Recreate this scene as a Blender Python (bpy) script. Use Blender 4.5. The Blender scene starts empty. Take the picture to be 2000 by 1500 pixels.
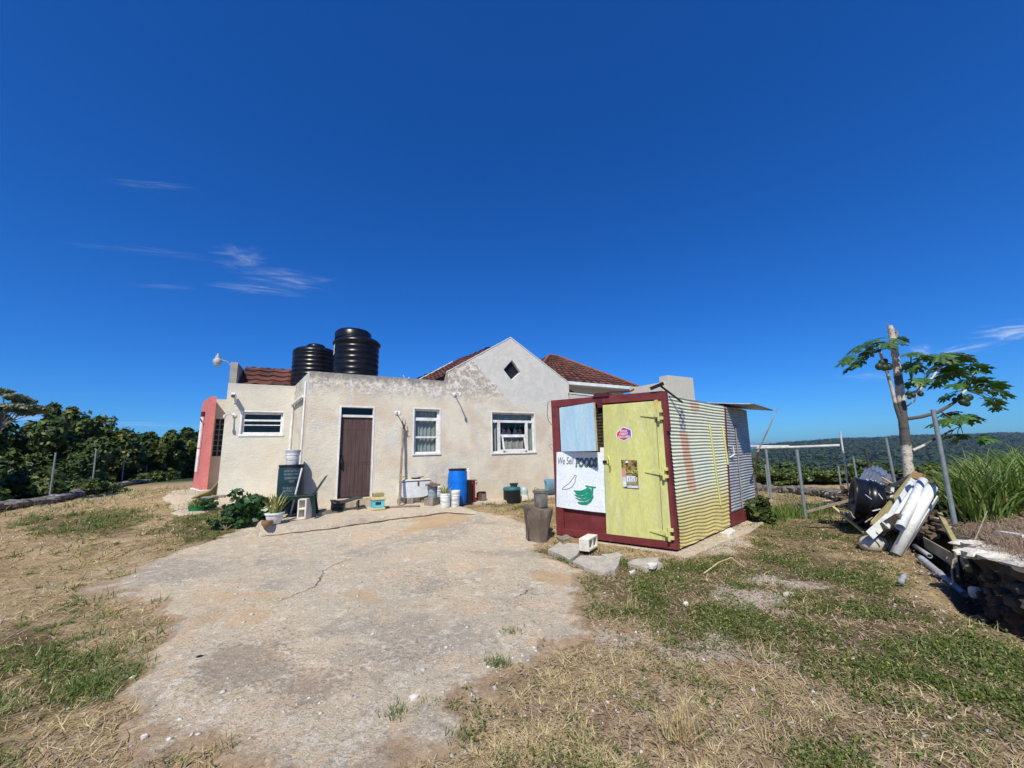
import bpy, bmesh, math, random
import numpy as np
from mathutils import Vector
from mathutils.geometry import tessellate_polygon
random.seed(7); rng = np.random.default_rng(7)
scene = bpy.context.scene
COL = scene.collection
R = math.radians
# ------------------------------------------------------------------ camera
EYE = 1.6; FPX = 755.0; ROLL = 0.025; PITCH = math.atan(130.5/FPX)
fw = np.array([0, math.cos(PITCH), math.sin(PITCH)]); rt0 = np.array([1.0, 0, 0]); up0 = np.cross(rt0, fw)
cr, sr = math.cos(ROLL), math.sin(ROLL)
rt = rt0*cr - up0*sr; up = up0*cr + rt0*sr
cam = bpy.data.cameras.new('camera'); camo = bpy.data.objects.new('camera', cam); COL.objects.link(camo)
cam.sensor_width = 36; cam.lens = FPX/2000*36; cam.clip_start = 0.05; cam.clip_end = 60000
from mathutils import Matrix
camo.matrix_world = Matrix(((rt[0], up[0], -fw[0], 0), (rt[1], up[1], -fw[1], 0), (rt[2], up[2], -fw[2], EYE), (0, 0, 0, 1)))
scene.camera = camo
# ------------------------------------------------------------------ light, sky
SUN_EL = R(50); SUN_DIR = np.array([-0.16, -0.987])          # horizontal direction towards the sun
SUN_DIR /= np.linalg.norm(SUN_DIR)
sun = bpy.data.lights.new('sun', 'SUN'); sun.energy = 4.3; sun.angle = R(0.5); sun.color = (1.0, 0.945, 0.83)
suno = bpy.data.objects.new('sun', sun); COL.objects.link(suno)
sv = Vector((SUN_DIR[0]*math.cos(SUN_EL), SUN_DIR[1]*math.cos(SUN_EL), math.sin(SUN_EL)))
suno.rotation_euler = sv.to_track_quat('Z', 'Y').to_euler(); suno.location = (0, 0, 30)
scene.view_settings.view_transform = 'Standard'; scene.view_settings.look = 'None'
scene.view_settings.exposure = 0.30; scene.view_settings.gamma = 1.0
world = bpy.data.worlds.new('World'); scene.world = world; world.use_nodes = True

class NT:
    """small node-building helper"""
    def __init__(s, tree): s.t = tree; s.n = tree.nodes; s.l = tree.links
    def new(s, typ, **kw):
        n = s.n.new(typ)
        for k, v in kw.items(): setattr(n, k, v)
        return n
    def put(s, sock, v):
        if isinstance(v, bpy.types.NodeSocket): s.l.new(v, sock)
        elif v is not None:
            if sock.type == 'RGBA' and not hasattr(v, '__len__'): v = (v, v, v, 1)
            if sock.type == 'RGBA' and len(v) == 3: v = (*v, 1)
            sock.default_value = v
    def m(s, op, a, b=None, c=None, clamp=False):
        n = s.new('ShaderNodeMath', operation=op); n.use_clamp = clamp
        s.put(n.inputs[0], a); s.put(n.inputs[1], b)
        if c is not None: s.put(n.inputs[2], c)
        return n.outputs[0]
    def vm(s, op, a, b=None):
        n = s.new('ShaderNodeVectorMath', operation=op); s.put(n.inputs[0], a)
        if b is not None: s.put(n.inputs[1], b)
        return n.outputs['Value'] if op in ('DOT_PRODUCT', 'LENGTH') else n.outputs[0]
    def mix(s, f, a, b, mode='MIX'):
        n = s.new('ShaderNodeMix', data_type='RGBA', blend_type=mode)
        s.put(n.inputs[0], f); s.put(n.inputs[6], a); s.put(n.inputs[7], b); return n.outputs[2]
    def noise(s, vec, scale, detail=4, rough=0.55, dist=0.0):
        n = s.new('ShaderNodeTexNoise'); s.put(n.inputs['Vector'], vec)
        n.inputs['Scale'].default_value = scale; n.inputs['Detail'].default_value = detail
        n.inputs['Roughness'].default_value = rough; n.inputs['Distortion'].default_value = dist
        return n.outputs['Fac']
    def rng(s, v, a, b, c=0.0, d=1.0, smooth=True):
        n = s.new('ShaderNodeMapRange'); n.interpolation_type = 'SMOOTHSTEP' if smooth else 'LINEAR'
        s.put(n.inputs[0], v); s.put(n.inputs[1], a); s.put(n.inputs[2], b); s.put(n.inputs[3], c); s.put(n.inputs[4], d)
        return n.outputs[0]
    def scale(s, vec, v): return s.vm('MULTIPLY', vec, v)

w = NT(world.node_tree)
bg = [n for n in w.n if n.type == 'BACKGROUND'][0]
sky = w.new('ShaderNodeTexSky', sky_type='NISHITA'); sky.sun_disc = False
sky.sun_elevation = SUN_EL; sky.sun_rotation = math.atan2(SUN_DIR[0], SUN_DIR[1])
sky.altitude = 50; sky.air_density = 1.0; sky.dust_density = 0.3; sky.ozone_density = 5.0
tc = w.new('ShaderNodeTexCoord'); D = tc.outputs['Generated']
# deepen the Nishita blue per channel, as a phone camera renders it
hs = w.new('ShaderNodeHueSaturation'); hs.inputs['Saturation'].default_value = 1.22; w.put(hs.inputs['Color'], sky.outputs[0])
spr = w.new('ShaderNodeSeparateColor'); w.put(spr.inputs[0], hs.outputs[0]); cmb = w.new('ShaderNodeCombineColor')
for ch, (g_, p_, b_) in enumerate([(.37, .93, .72), (.80, .90, .86), (1.26, .90, 1.02)]):
    k_ = .0976*b_; w.put(cmb.inputs[ch], w.m('MULTIPLY', w.m('POWER', spr.outputs[ch], p_), g_*k_**p_/(.088*2**.30)))
skyc = cmb.outputs[0]
def pix_dir(u, v):
    d = fw + rt*(u-1000)/FPX + up*(750-v)/FPX
    return d/np.linalg.norm(d)
cl_mask = None
# thin cirrus wisps and a few low clouds, each fixed to its own direction of the sky
CL = [(290, 360, 75, 10, .17, 4), (475, 503, 45, 28, .26, 7), (560, 545, 85, 20, .30, 7), (512, 566, 75, 10, .42, 6), (300, 492, 120, 9, .16, 6),
      (320, 560, 60, 6, .2, 3), (1992, 645, 80, 30, 1.0, -6), (1880, 684, 80, 18, .55, -12), (1800, 690, 26, 22, .6, 0), (60, 815, 100, 13, .6, 0), (260, 828, 190, 6, .35, 2),
      (1700, 735, 60, 12, .22, 0), (2100, 700, 90, 30, .5, 0)]
for (u, v, a, b, amp, tilt) in CL:
    c = pix_dir(u, v); rx = pix_dir(u+40, v+40*math.tan(R(tilt)))-c; rx /= np.linalg.norm(rx); ry = np.cross(rx, c); ry /= np.linalg.norm(ry)
    q = np.dot(pix_dir(u+1, v)-pix_dir(u, v), rx)
    X = w.m('DIVIDE', w.vm('DOT_PRODUCT', D, tuple(rx)), float(a*q)); X0 = float(np.dot(c, rx)/(a*q))
    Y = w.m('DIVIDE', w.vm('DOT_PRODUCT', D, tuple(ry)), float(b*q)); Y0 = float(np.dot(c, ry)/(b*q))
    X = w.m('SUBTRACT', X, X0); Y = w.m('SUBTRACT', Y, Y0)
    cv = w.new('ShaderNodeCombineXYZ'); w.put(cv.inputs[0], w.m('MULTIPLY', X, .9)); w.put(cv.inputs[1], w.m('MULTIPLY', Y, 1.5)); w.put(cv.inputs[2], float(u*.37))
    nz = w.noise(cv.outputs[0], 1.3, 5, .6, .6)
    r2 = w.m('ADD', w.m('MULTIPLY', X, X), w.m('MULTIPLY', Y, Y))
    g = w.rng(w.m('SUBTRACT', w.m('SQRT', r2), w.m('MULTIPLY', w.m('SUBTRACT', nz, .5), 2.0)), -.35, 1.35, 1.0, 0.0)
    front = w.m('GREATER_THAN', w.vm('DOT_PRODUCT', D, tuple(c)), 0.3)
    g = w.m('MULTIPLY', w.m('MULTIPLY', g, float(amp*.72)), w.m('MULTIPLY', w.rng(nz, .30, .75, .12, 1.), front))
    cl_mask = g if cl_mask is None else w.m('MAXIMUM', cl_mask, g)
skyc = w.mix(cl_mask, skyc, (7.2, 8.0, 8.8, 1))
w.put(bg.inputs[0], skyc); bg.inputs[1].default_value = 0.088
# ------------------------------------------------------------------ survey helpers: photo pixel -> point in the place
O = np.array([0, 0, EYE])
def ray(u, v): return fw + rt*(u-1000)/FPX + up*(750-v)/FPX
def atz(u, v, z): d = ray(u, v); return O + d*(z-EYE)/d[2]
def aty(u, v, y): d = ray(u, v); return O + d*y/d[1]
def vplane(u, v, p0, ang):
    a = R(ang); n = np.array([-math.sin(a), math.cos(a), 0]); d = ray(u, v)
    return O + d*((np.array([p0[0], p0[1], 0])-O)@n)/(d@n)
# house frame: A = front left corner of the main block, s along the facade, t back, z up
A = atz(605, 725.5, 3.6); A[2] = 0
S_ = np.array([math.cos(R(30)), math.sin(R(30)), 0]); T_ = np.array([-S_[1], S_[0], 0]); Z_ = np.array([0, 0, 1.0])
def H(s, t, z): return A + S_*s + T_*t + Z_*z
Dw = atz(446, 748, 3.6); Dw[2] = 0; Cw = atz(576, 754, 3.6); Cw[2] = 0
SW = (Cw-Dw)/np.linalg.norm(Cw-Dw); TW = np.array([-SW[1], SW[0], 0]); LW = float(np.linalg.norm(Cw-Dw))
def W(s, t, z): return Dw + SW*s + TW*t + Z_*z
LF = atz(1087, 1047, -.05); LF[2] = 0; RF = atz(1322, 1078, -.05); RF[2] = 0
SC = (RF-LF)/np.linalg.norm(RF-LF); TC = np.array([-SC[1], SC[0], 0]); LC = float(np.linalg.norm(RF-LF))
def CF(s, t, z): return LF + SC*s + TC*t + Z_*z           # container front: s right, t back
SD = np.array([math.cos(R(44.1)), math.sin(R(44.1)), 0]); TD = np.array([-SD[1], SD[0], 0])
def CS(s, t, z): return RF + SD*s + TD*t + Z_*z           # container side: s back, t inward
# ------------------------------------------------------------------ noise in numpy
_h = rng.random((256, 256))
def vnoise(x, y):
    xi = np.floor(x).astype(int); yi = np.floor(y).astype(int); fx = x-xi; fy = y-yi
    fx = fx*fx*(3-2*fx); fy = fy*fy*(3-2*fy)
    a = _h[xi % 256, yi % 256]; b = _h[(xi+1) % 256, yi % 256]; c = _h[xi % 256, (yi+1) % 256]; d = _h[(xi+1) % 256, (yi+1) % 256]
    return (a*(1-fx)+b*fx)*(1-fy)+(c*(1-fx)+d*fx)*fy
def fbm(x, y, o=4):
    r = 0; a = .5; t = 0
    for i in range(o): r = r+a*vnoise(x*2**i+17.3*i, y*2**i+9.1*i); t += a; a *= .5
    return r/t
def sstep(x, a, b):
    t = np.clip((x-a)/(b-a), 0, 1); return t*t*(3-2*t)
# ------------------------------------------------------------------ terrain
def patz(x, y):
    dx = x-A[0]; dy = y-A[1]; s = dx*S_[0]+dy*S_[1]; t = dx*T_[0]+dy*T_[1]
    return .42-.03*s+.05*t
def seg_sd(x, y, P):
    """distance to polyline, signed: positive on the right-hand side when walking along it"""
    best = np.full(np.shape(x), 1e9); sg = np.zeros(np.shape(x))
    for (x0, y0), (x1, y1) in zip(P[:-1], P[1:]):
        dx, dy = x1-x0, y1-y0; L2 = dx*dx+dy*dy
        t = np.clip(((x-x0)*dx+(y-y0)*dy)/L2, 0, 1); ex = x-(x0+t*dx); ey = y-(y0+t*dy); d = np.hypot(ex, ey)
        cr_ = (x-x0)*dy-(y-y0)*dx
        m = d < best-1e-9; best = np.where(m, d, best); sg = np.where(m, np.sign(cr_), sg)
    return best*sg
FOOT = [tuple(atz(u, v, -.1)[:2]) for u, v in [(2000, 1225), (1900, 1172), (1830, 1112), (1780, 1068), (1742, 1030)]]
FOOT = [(4.2, 0.5), (4.5, 2.6)] + FOOT + [(7.9, 8.2), (8.6, 9.6)]
LWALL = [(-9.5, 4.5), (-12.6, 8.8)] + [tuple(atz(u, v, z)[:2]) for u, v, z in [(0, 1012, .22), (90, 985, .28), (180, 962, .3), (237, 951, .25), (300, 942, .2)]]
RWALL = [tuple(atz(u, v, z)[:2]) for u, v, z in [(1440, 952, -.3), (1500, 958, -.3), (1560, 963, -.3), (1620, 972, -.25), (1668, 985, -.2)]]
CP = [(0, 0, 0), (0, 2.5, 0), (-3, 3, .02), (3, 3, -.05), (-6, 5, .08), (0, 5, 0), (2.5, 5.5, -.08), (.8, 7.2, -.07), (2.6, 6, -.1), (5.7, 9.3, -.1), (4.5, 6, -.1), (7, 11, -.2), (12, 17, -.35),
      (-4.8, 6.8, .14), (-2.6, 7.6, .13), (-.7, 8.6, .12), (-2.5, 6.5, .08), (1, 10, .1), (1.5, 12, .2), (3, 14, .15), (-4, 9, .3), (-2, 10, .25), (-6, 8.6, .36), (-7.6, 10, .42), (-8.2, 9.6, .45), (-9.6, 12, .62),
      (-11, 10, .40), (-10, 7.5, .3), (-13, 16, .45), (-16, 13, .28), (-20, 19, .28), (-25, 27, .2), (-15, 20, .35), (-9, 16, .55), (0, 18, .2), (8, 18, -.2)]
CP = np.array(CP, float)
RID_U = [1300, 1440, 1475, 1520, 1560, 1600, 1640, 1700, 1730, 1800, 1880, 1940, 2000, 2200, 2600]
RID_P = [-30, -14, -4, 0, 1.5, 3.5, 5, 4.5, 6.5, 7.5, 6.5, 8, 6, 7, 5]
def near_h(x, y):
    num = 0; den = 0
    for cx, cy, cz in CP:
        wt = 1/((x-cx)**2+(y-cy)**2+.6)**2; num = num+wt*cz; den = den+wt
    return num/den
def terrain(x, y):
    x = np.asarray(x, float); y = np.asarray(y, float)
    z = near_h(x, y)
    r = np.hypot(x, y)
    z = z + (fbm(x*1.3, y*1.3)-.5)*.05*sstep(r, 1, 3) + (fbm(x*6+50, y*6, 3)-.5)*.018
    # raised bank on the right
    sd = seg_sd(x, y, FOOT)
    sd = sd+(fbm(x*2.5, y*2.5+30)-.5)*.12 - .28*sstep(y, 4.5, 5.0)
    inner = (y < 11)
    bank = sstep(sd, .10, .22)*inner
    z = z - .30*sstep(sd, -.45, .02)*inner
    z = np.where((sd > 0.05) & inner, (z*(1-bank) + bank*(np.where(y < 4.7, .34, .16)+(.10+.14*sstep(y, 4.4, 5))*np.clip(sd, 0, 1.6)+(fbm(x*2, y*2+7)-.5)*.15)), z)
    # land falls beyond the boundary walls
    ld = -seg_sd(x, y, LWALL); z = z - np.clip(ld-1.0, 0, 14)*.14
    rd = np.clip(x-(8.6+ (y-9.6)*.0+3.5), 0, 40)*(y < 17)*.12; z = z-rd
    back = np.clip((y-19)*.16, 0, 5)*(x > 6); z = z-back
    R0 = np.hypot(x, y-8)
    z = z - 46*sstep(R0, 34, 420)
    u = 1000+FPX*x/np.maximum(y, 1)
    rid = np.interp(u, RID_U, RID_P); zr = 1.6+rid/FPX*2200
    hill = sstep(y, 600, 2200); n = (fbm(x/170+3, y/170, 5)-.5)
    zz = z*(1-hill)+(zr)*hill + n*26*sstep(y, 500, 900)*(1-sstep(y, 1700, 2150)) - sstep(y, 2300, 4500)*70
    z = np.where((y > 500) & (u > 1300), zz, np.where(R0 > 500, -85, z))
    return z
def th(x, y): return float(terrain(np.array([x]), np.array([y]))[0])
def G(u, v, surf=None):
    """point of the ground (or patio) seen at pixel u, v"""
    f = surf or th; d = ray(u, v); t = (0.0-EYE)/d[2]
    for i in range(60):
        p = O+d*t; g = f(p[0], p[1]); t2 = (g-EYE)/d[2]; t = .5*t+.5*t2
    p = O+d*t; p[2] = f(p[0], p[1]); return p
def GP(u, v): return G(u, v, patz)
# ------------------------------------------------------------------ object helpers
def tag(o, label=None, cat=None, group=None, kind=None):
    if label: o['label'] = label
    if cat: o['category'] = cat
    if group: o['group'] = group
    if kind: o['kind'] = kind
    return o
def empty(name, loc, label, cat, group=None):
    o = bpy.data.objects.new(name, None); o.location = [float(c) for c in loc]; o.empty_display_size = .1; COL.objects.link(o)
    return tag(o, label, cat, group)
def root_of(p):
    while p.parent: p = p.parent
    return p
def mesh_np(name, verts, faces, mat, parent=None, smooth=False, uv=None, attrs=None, origin=None):
    verts = np.asarray(verts, np.float32).reshape(-1, 3)
    if parent is not None: off = np.array(root_of(parent).location)
    elif origin is not None: off = np.asarray(origin, float)
    else: off = np.zeros(3)
    verts = verts-off.astype(np.float32)
    me = bpy.data.meshes.new(name)
    if isinstance(faces, np.ndarray):
        k = faces.shape[1]; me.vertices.add(len(verts)); me.vertices.foreach_set('co', verts.ravel())
        me.loops.add(faces.size); me.loops.foreach_set('vertex_index', faces.ravel().astype(np.int32))
        me.polygons.add(len(faces)); me.polygons.foreach_set('loop_start', np.arange(0, faces.size, k, dtype=np.int32))
        me.update(calc_edges=True)
    else:
        me.from_pydata([tuple(map(float, v)) for v in verts], [], faces); me.update()
    if smooth: me.polygons.foreach_set('use_smooth', np.ones(len(me.polygons), bool))
    if uv is not None:
        l = me.uv_layers.new(name='UVMap'); vi = np.zeros(len(me.loops), np.int32); me.loops.foreach_get('vertex_index', vi)
        l.data.foreach_set('uv', np.asarray(uv, np.float32)[vi].ravel())
    if attrs:
        for k2, a in attrs.items():
            at = me.attributes.new(k2, 'FLOAT', 'POINT'); at.data.foreach_set('value', np.asarray(a, np.float32))
    if mat: me.materials.append(mat)
    o = bpy.data.objects.new(name, me); COL.objects.link(o)
    if parent is not None: o.parent = parent
    elif origin is not None: o.location = [float(c) for c in off]
    return o
class MB:
    def __init__(s): s.v = []; s.f = []; s.uv = []
    def add(s, v, f, uv=None):
        n = len(s.v); s.v += [np.asarray(p, float) for p in v]; s.f += [tuple(i+n for i in q) for q in f]
        s.uv += list(uv) if uv is not None else [(0, 0)]*len(v); return s
    def hexa(s, P, uv=None): # 4 bottom, 4 top
        return s.add(P, [(3, 2, 1, 0), (4, 5, 6, 7), (0, 1, 5, 4), (1, 2, 6, 5), (2, 3, 7, 6), (3, 0, 4, 7)], uv)
    def fbox(s, F, a, b):
        (x0, y0, z0), (x1, y1, z1) = a, b
        c = [(x0, y0, z0), (x1, y0, z0), (x1, y1, z0), (x0, y1, z0), (x0, y0, z1), (x1, y0, z1), (x1, y1, z1), (x0, y1, z1)]
        return s.hexa([F(*q) for q in c], [(q[0], q[2]) for q in c])
    def box(s, c, size, yaw=0, pitch=0, roll=0):
        c = np.asarray(c, float); M = np.array(Matrix.Rotation(yaw, 3, 'Z') @ Matrix.Rotation(pitch, 3, 'Y') @ Matrix.Rotation(roll, 3, 'X'))
        hx, hy, hz = [q/2 for q in size]
        P = [(-hx, -hy, -hz), (hx, -hy, -hz), (hx, hy, -hz), (-hx, hy, -hz), (-hx, -hy, hz), (hx, -hy, hz), (hx, hy, hz), (-hx, hy, hz)]
        return s.hexa([c+M@np.array(p) for p in P])
    def bar(s, p0, p1, w, h, upv=(0, 0, 1)):
        p0 = np.asarray(p0, float); p1 = np.asarray(p1, float); d = p1-p0; d /= np.linalg.norm(d)
        x = np.cross(d, np.asarray(upv, float)); x /= np.linalg.norm(x); y = np.cross(x, d)
        P = [p+x*a*w/2+y*b*h/2 for b, pp in ((0, 0),) for p in () ]
        q = lambda p, a, b: p+x*a*w/2+y*b*h/2
        return s.hexa([q(p0, -1, -1), q(p0, 1, -1), q(p1, 1, -1), q(p1, -1, -1), q(p0, -1, 1), q(p0, 1, 1), q(p1, 1, 1), q(p1, -1, 1)])
    def tube(s, pts, r, n=8, cap=True, jit=0):
        pts = [np.asarray(p, float) for p in pts]
        if not hasattr(r, '__len__'): r = [r]*len(pts)
        V = []; X = None
        for i, p in enumerate(pts):
            d = (pts[min(i+1, len(pts)-1)]-pts[max(i-1, 0)]); d /= np.linalg.norm(d)+1e-9
            if X is None: X = np.cross(d, [0, 0, 1.0] if abs(d[2]) < .9 else [1.0, 0, 0])
            X = X-d*(X@d); X /= np.linalg.norm(X)+1e-9; Y = np.cross(d, X)
            for k in range(n):
                a = 2*math.pi*k/n; rr = r[i]*(1+jit*(random.random()-.5)); V.append(p+X*math.cos(a)*rr+Y*math.sin(a)*rr)
        F = [(i*n+k, i*n+(k+1) % n, (i+1)*n+(k+1) % n, (i+1)*n+k) for i in range(len(pts)-1) for k in range(n)]
        if cap: F += [tuple(range(n-1, -1, -1)), tuple((len(pts)-1)*n+k for k in range(n))]
        return s.add(V, F)
    def lathe(s, prof, c, n=32, axis=(0, 0, 1), cap=True):
        c = np.asarray(c, float); ax = np.asarray(axis, float); ax /= np.linalg.norm(ax)
        X = np.cross(ax, [0, 1.0, 0] if abs(ax[1]) < .9 else [1.0, 0, 0]); X /= np.linalg.norm(X); Y = np.cross(ax, X)
        V = []
        for r_, z in prof:
            for k in range(n):
                a = 2*math.pi*k/n; V.append(c+ax*z+(X*math.cos(a)+Y*math.sin(a))*r_)
        F = [(i*n+k, i*n+(k+1) % n, (i+1)*n+(k+1) % n, (i+1)*n+k) for i in range(len(prof)-1) for k in range(n)]
        if cap: F += [tuple(range(n-1, -1, -1)), tuple((len(prof)-1)*n+k for k in range(n))]
        return s.add(V, F)
    def sheet(s, F, loops, th_, uvoff=(0, 0)):
        """flat plate in frame F(s,t,z) from outline + holes in (s,z), from t=0 back to t=th_"""
        flat = [p for L in loops for p in L]; n = len(flat)
        tr = tessellate_polygon([[Vector((p[0], p[1], 0)) for p in L] for L in loops])
        V = [F(p[0], 0, p[1]) for p in flat]+[F(p[0], th_, p[1]) for p in flat]
        def orient(a, b, c):
            A2 = (flat[b][0]-flat[a][0])*(flat[c][1]-flat[a][1])-(flat[b][1]-flat[a][1])*(flat[c][0]-flat[a][0])
            return (a, b, c) if A2 > 0 else (a, c, b)
        tr = [orient(*t) for t in tr]
        Fc = [t for t in tr]+[(t[2]+n, t[1]+n, t[0]+n) for t in tr]
        k = 0
        for L in loops:
            m = len(L)
            for i in range(m): Fc.append((k+i, k+i+n, k+(i+1) % m+n, k+(i+1) % m))
            k += m
        uv = [(p[0]+uvoff[0], p[1]+uvoff[1]) for p in flat]*2
        return s.add(V, Fc, uv)
    def build(s, name, mat, parent=None, smooth=False, bevel=0, auto=None, recalc=True, subsurf=0):
        if parent is None: V = np.array(s.v); org = np.array([(V[:, 0].min()+V[:, 0].max())/2, (V[:, 1].min()+V[:, 1].max())/2, V[:, 2].min()])
        else: org = None
        o = mesh_np(name, s.v, s.f, mat, parent, smooth=False, uv=s.uv, origin=org)
        if recalc:
            b = bmesh.new(); b.from_mesh(o.data); bmesh.ops.recalc_face_normals(b, faces=b.faces); b.to_mesh(o.data); b.free()
        if smooth: o.data.polygons.foreach_set('use_smooth', np.ones(len(o.data.polygons), bool)); o.data.set_sharp_from_angle(angle=R(auto or 40))
        if bevel:
            m = o.modifiers.new('bevel', 'BEVEL'); m.width = bevel; m.segments = 2; m.limit_method = 'ANGLE'; m.angle_limit = R(50)
        if subsurf:
            m = o.modifiers.new('sub', 'SUBSURF'); m.levels = m.render_levels = subsurf
        return o
def copy_tree(o, parent=None, delta=None):
    c = o.copy(); COL.objects.link(c); c.parent = parent
    for ch in list(o.children): copy_tree(ch, c)
    return c
def text(body, size, F, s, z, t, mat, name, parent, shear=0.0, align='LEFT', wide=1.0, offset=0.0):
    cu = bpy.data.curves.new('lettering', 'FONT'); cu.body = body; cu.size = size; cu.shear = shear; cu.align_x = align; cu.offset = offset; cu.resolution_u = 3
    to = bpy.data.objects.new('lettering', cu); COL.objects.link(to); dg = bpy.context.evaluated_depsgraph_get()
    me = bpy.data.meshes.new_from_object(to.evaluated_get(dg)); bpy.data.objects.remove(to)
    V = [F(s+v.co.x*wide, t, z+v.co.y) for v in me.vertices]; Fc = [tuple(p.vertices) for p in me.polygons]
    return mesh_np(name, V, Fc, mat, parent)
# ------------------------------------------------------------------ materials
MAT = {}
def M(name, c1, c2=None, scale=6, rough=.8, bump=.0, bscale=30, metal=0, spec=.35, island=False, sc3=None, fine=0.12, cov=(.35, .65), trans=0, c3=None, c3r=(.6, .75), c3s=None, stretch=(1, 1, 1), bdist=.02):
    m = bpy.data.materials.new(name); m.use_nodes = True; t = NT(m.node_tree); p = [n for n in t.n if n.type == 'BSDF_PRINCIPLED'][0]
    tcn = t.new('ShaderNodeTexCoord'); v = t.scale(tcn.outputs['Object'], stretch)
    c = c1
    if island:
        g = t.new('ShaderNodeNewGeometry'); f = g.outputs['Random Per Island']; c = t.mix(f, c1, c2 or c1)
        if c3: c = t.mix(t.rng(f, *c3r), c, c3)
    else:
        if c2: c = t.mix(t.rng(t.noise(v, scale, 5, .6, .3), *cov), c1, c2)
        if c3: c = t.mix(t.rng(t.noise(t.vm('ADD', v, (5.3, 2.1, 9.7)), c3s or scale*.5, 5, .65, .2), *c3r), c, c3)
        if fine:
            f = t.noise(v, scale*9, 3, .6); k = t.rng(f, .3, .7, 1-fine, 1+fine, False)
            c = t.mix(1.0, c, t.new('ShaderNodeCombineXYZ').outputs[0], 'MULTIPLY') if False else t.mix(1.0, c, _gray(t, k), 'MULTIPLY')
    t.put(p.inputs['Base Color'], c); p.inputs['Roughness'].default_value = rough; p.inputs['Metallic'].default_value = metal
    p.inputs['Specular IOR Level'].default_value = spec
    if bump:
        b = t.new('ShaderNodeBump'); b.inputs['Strength'].default_value = bump; b.inputs['Distance'].default_value = bdist
        t.put(b.inputs['Height'], t.noise(v, bscale, 6, .65)); t.put(p.inputs['Normal'], b.outputs[0])
    if trans:
        tr = t.new('ShaderNodeBsdfTranslucent'); t.put(tr.inputs[0], t.mix(1., c, (1.3, 1.5, .6, 1), 'MULTIPLY')); mx = t.new('ShaderNodeMixShader'); mx.inputs[0].default_value = trans
        out = [n for n in t.n if n.type == 'OUTPUT_MATERIAL'][0]; t.put(mx.inputs[1], p.outputs[0]); t.put(mx.inputs[2], tr.outputs[0]); t.put(out.inputs[0], mx.outputs[0])
    MAT[name] = m; return m
def _gray(t, k):
    c = t.new('ShaderNodeCombineColor'); t.put(c.inputs[0], k); t.put(c.inputs[1], k); t.put(c.inputs[2], k); return c.outputs[0]
def base(name):
    m = bpy.data.materials.new(name); m.use_nodes = True; t = NT(m.node_tree); p = [n for n in t.n if n.type == 'BSDF_PRINCIPLED'][0]
    p.inputs['Specular IOR Level'].default_value = .3; return m, t, p
def bumpn(t, p, hgt, strength, dist=.02):
    b = t.new('ShaderNodeBump'); b.inputs['Strength'].default_value = strength; b.inputs['Distance'].default_value = dist
    t.put(b.inputs['Height'], hgt); t.put(p.inputs['Normal'], b.outputs[0])
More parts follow.
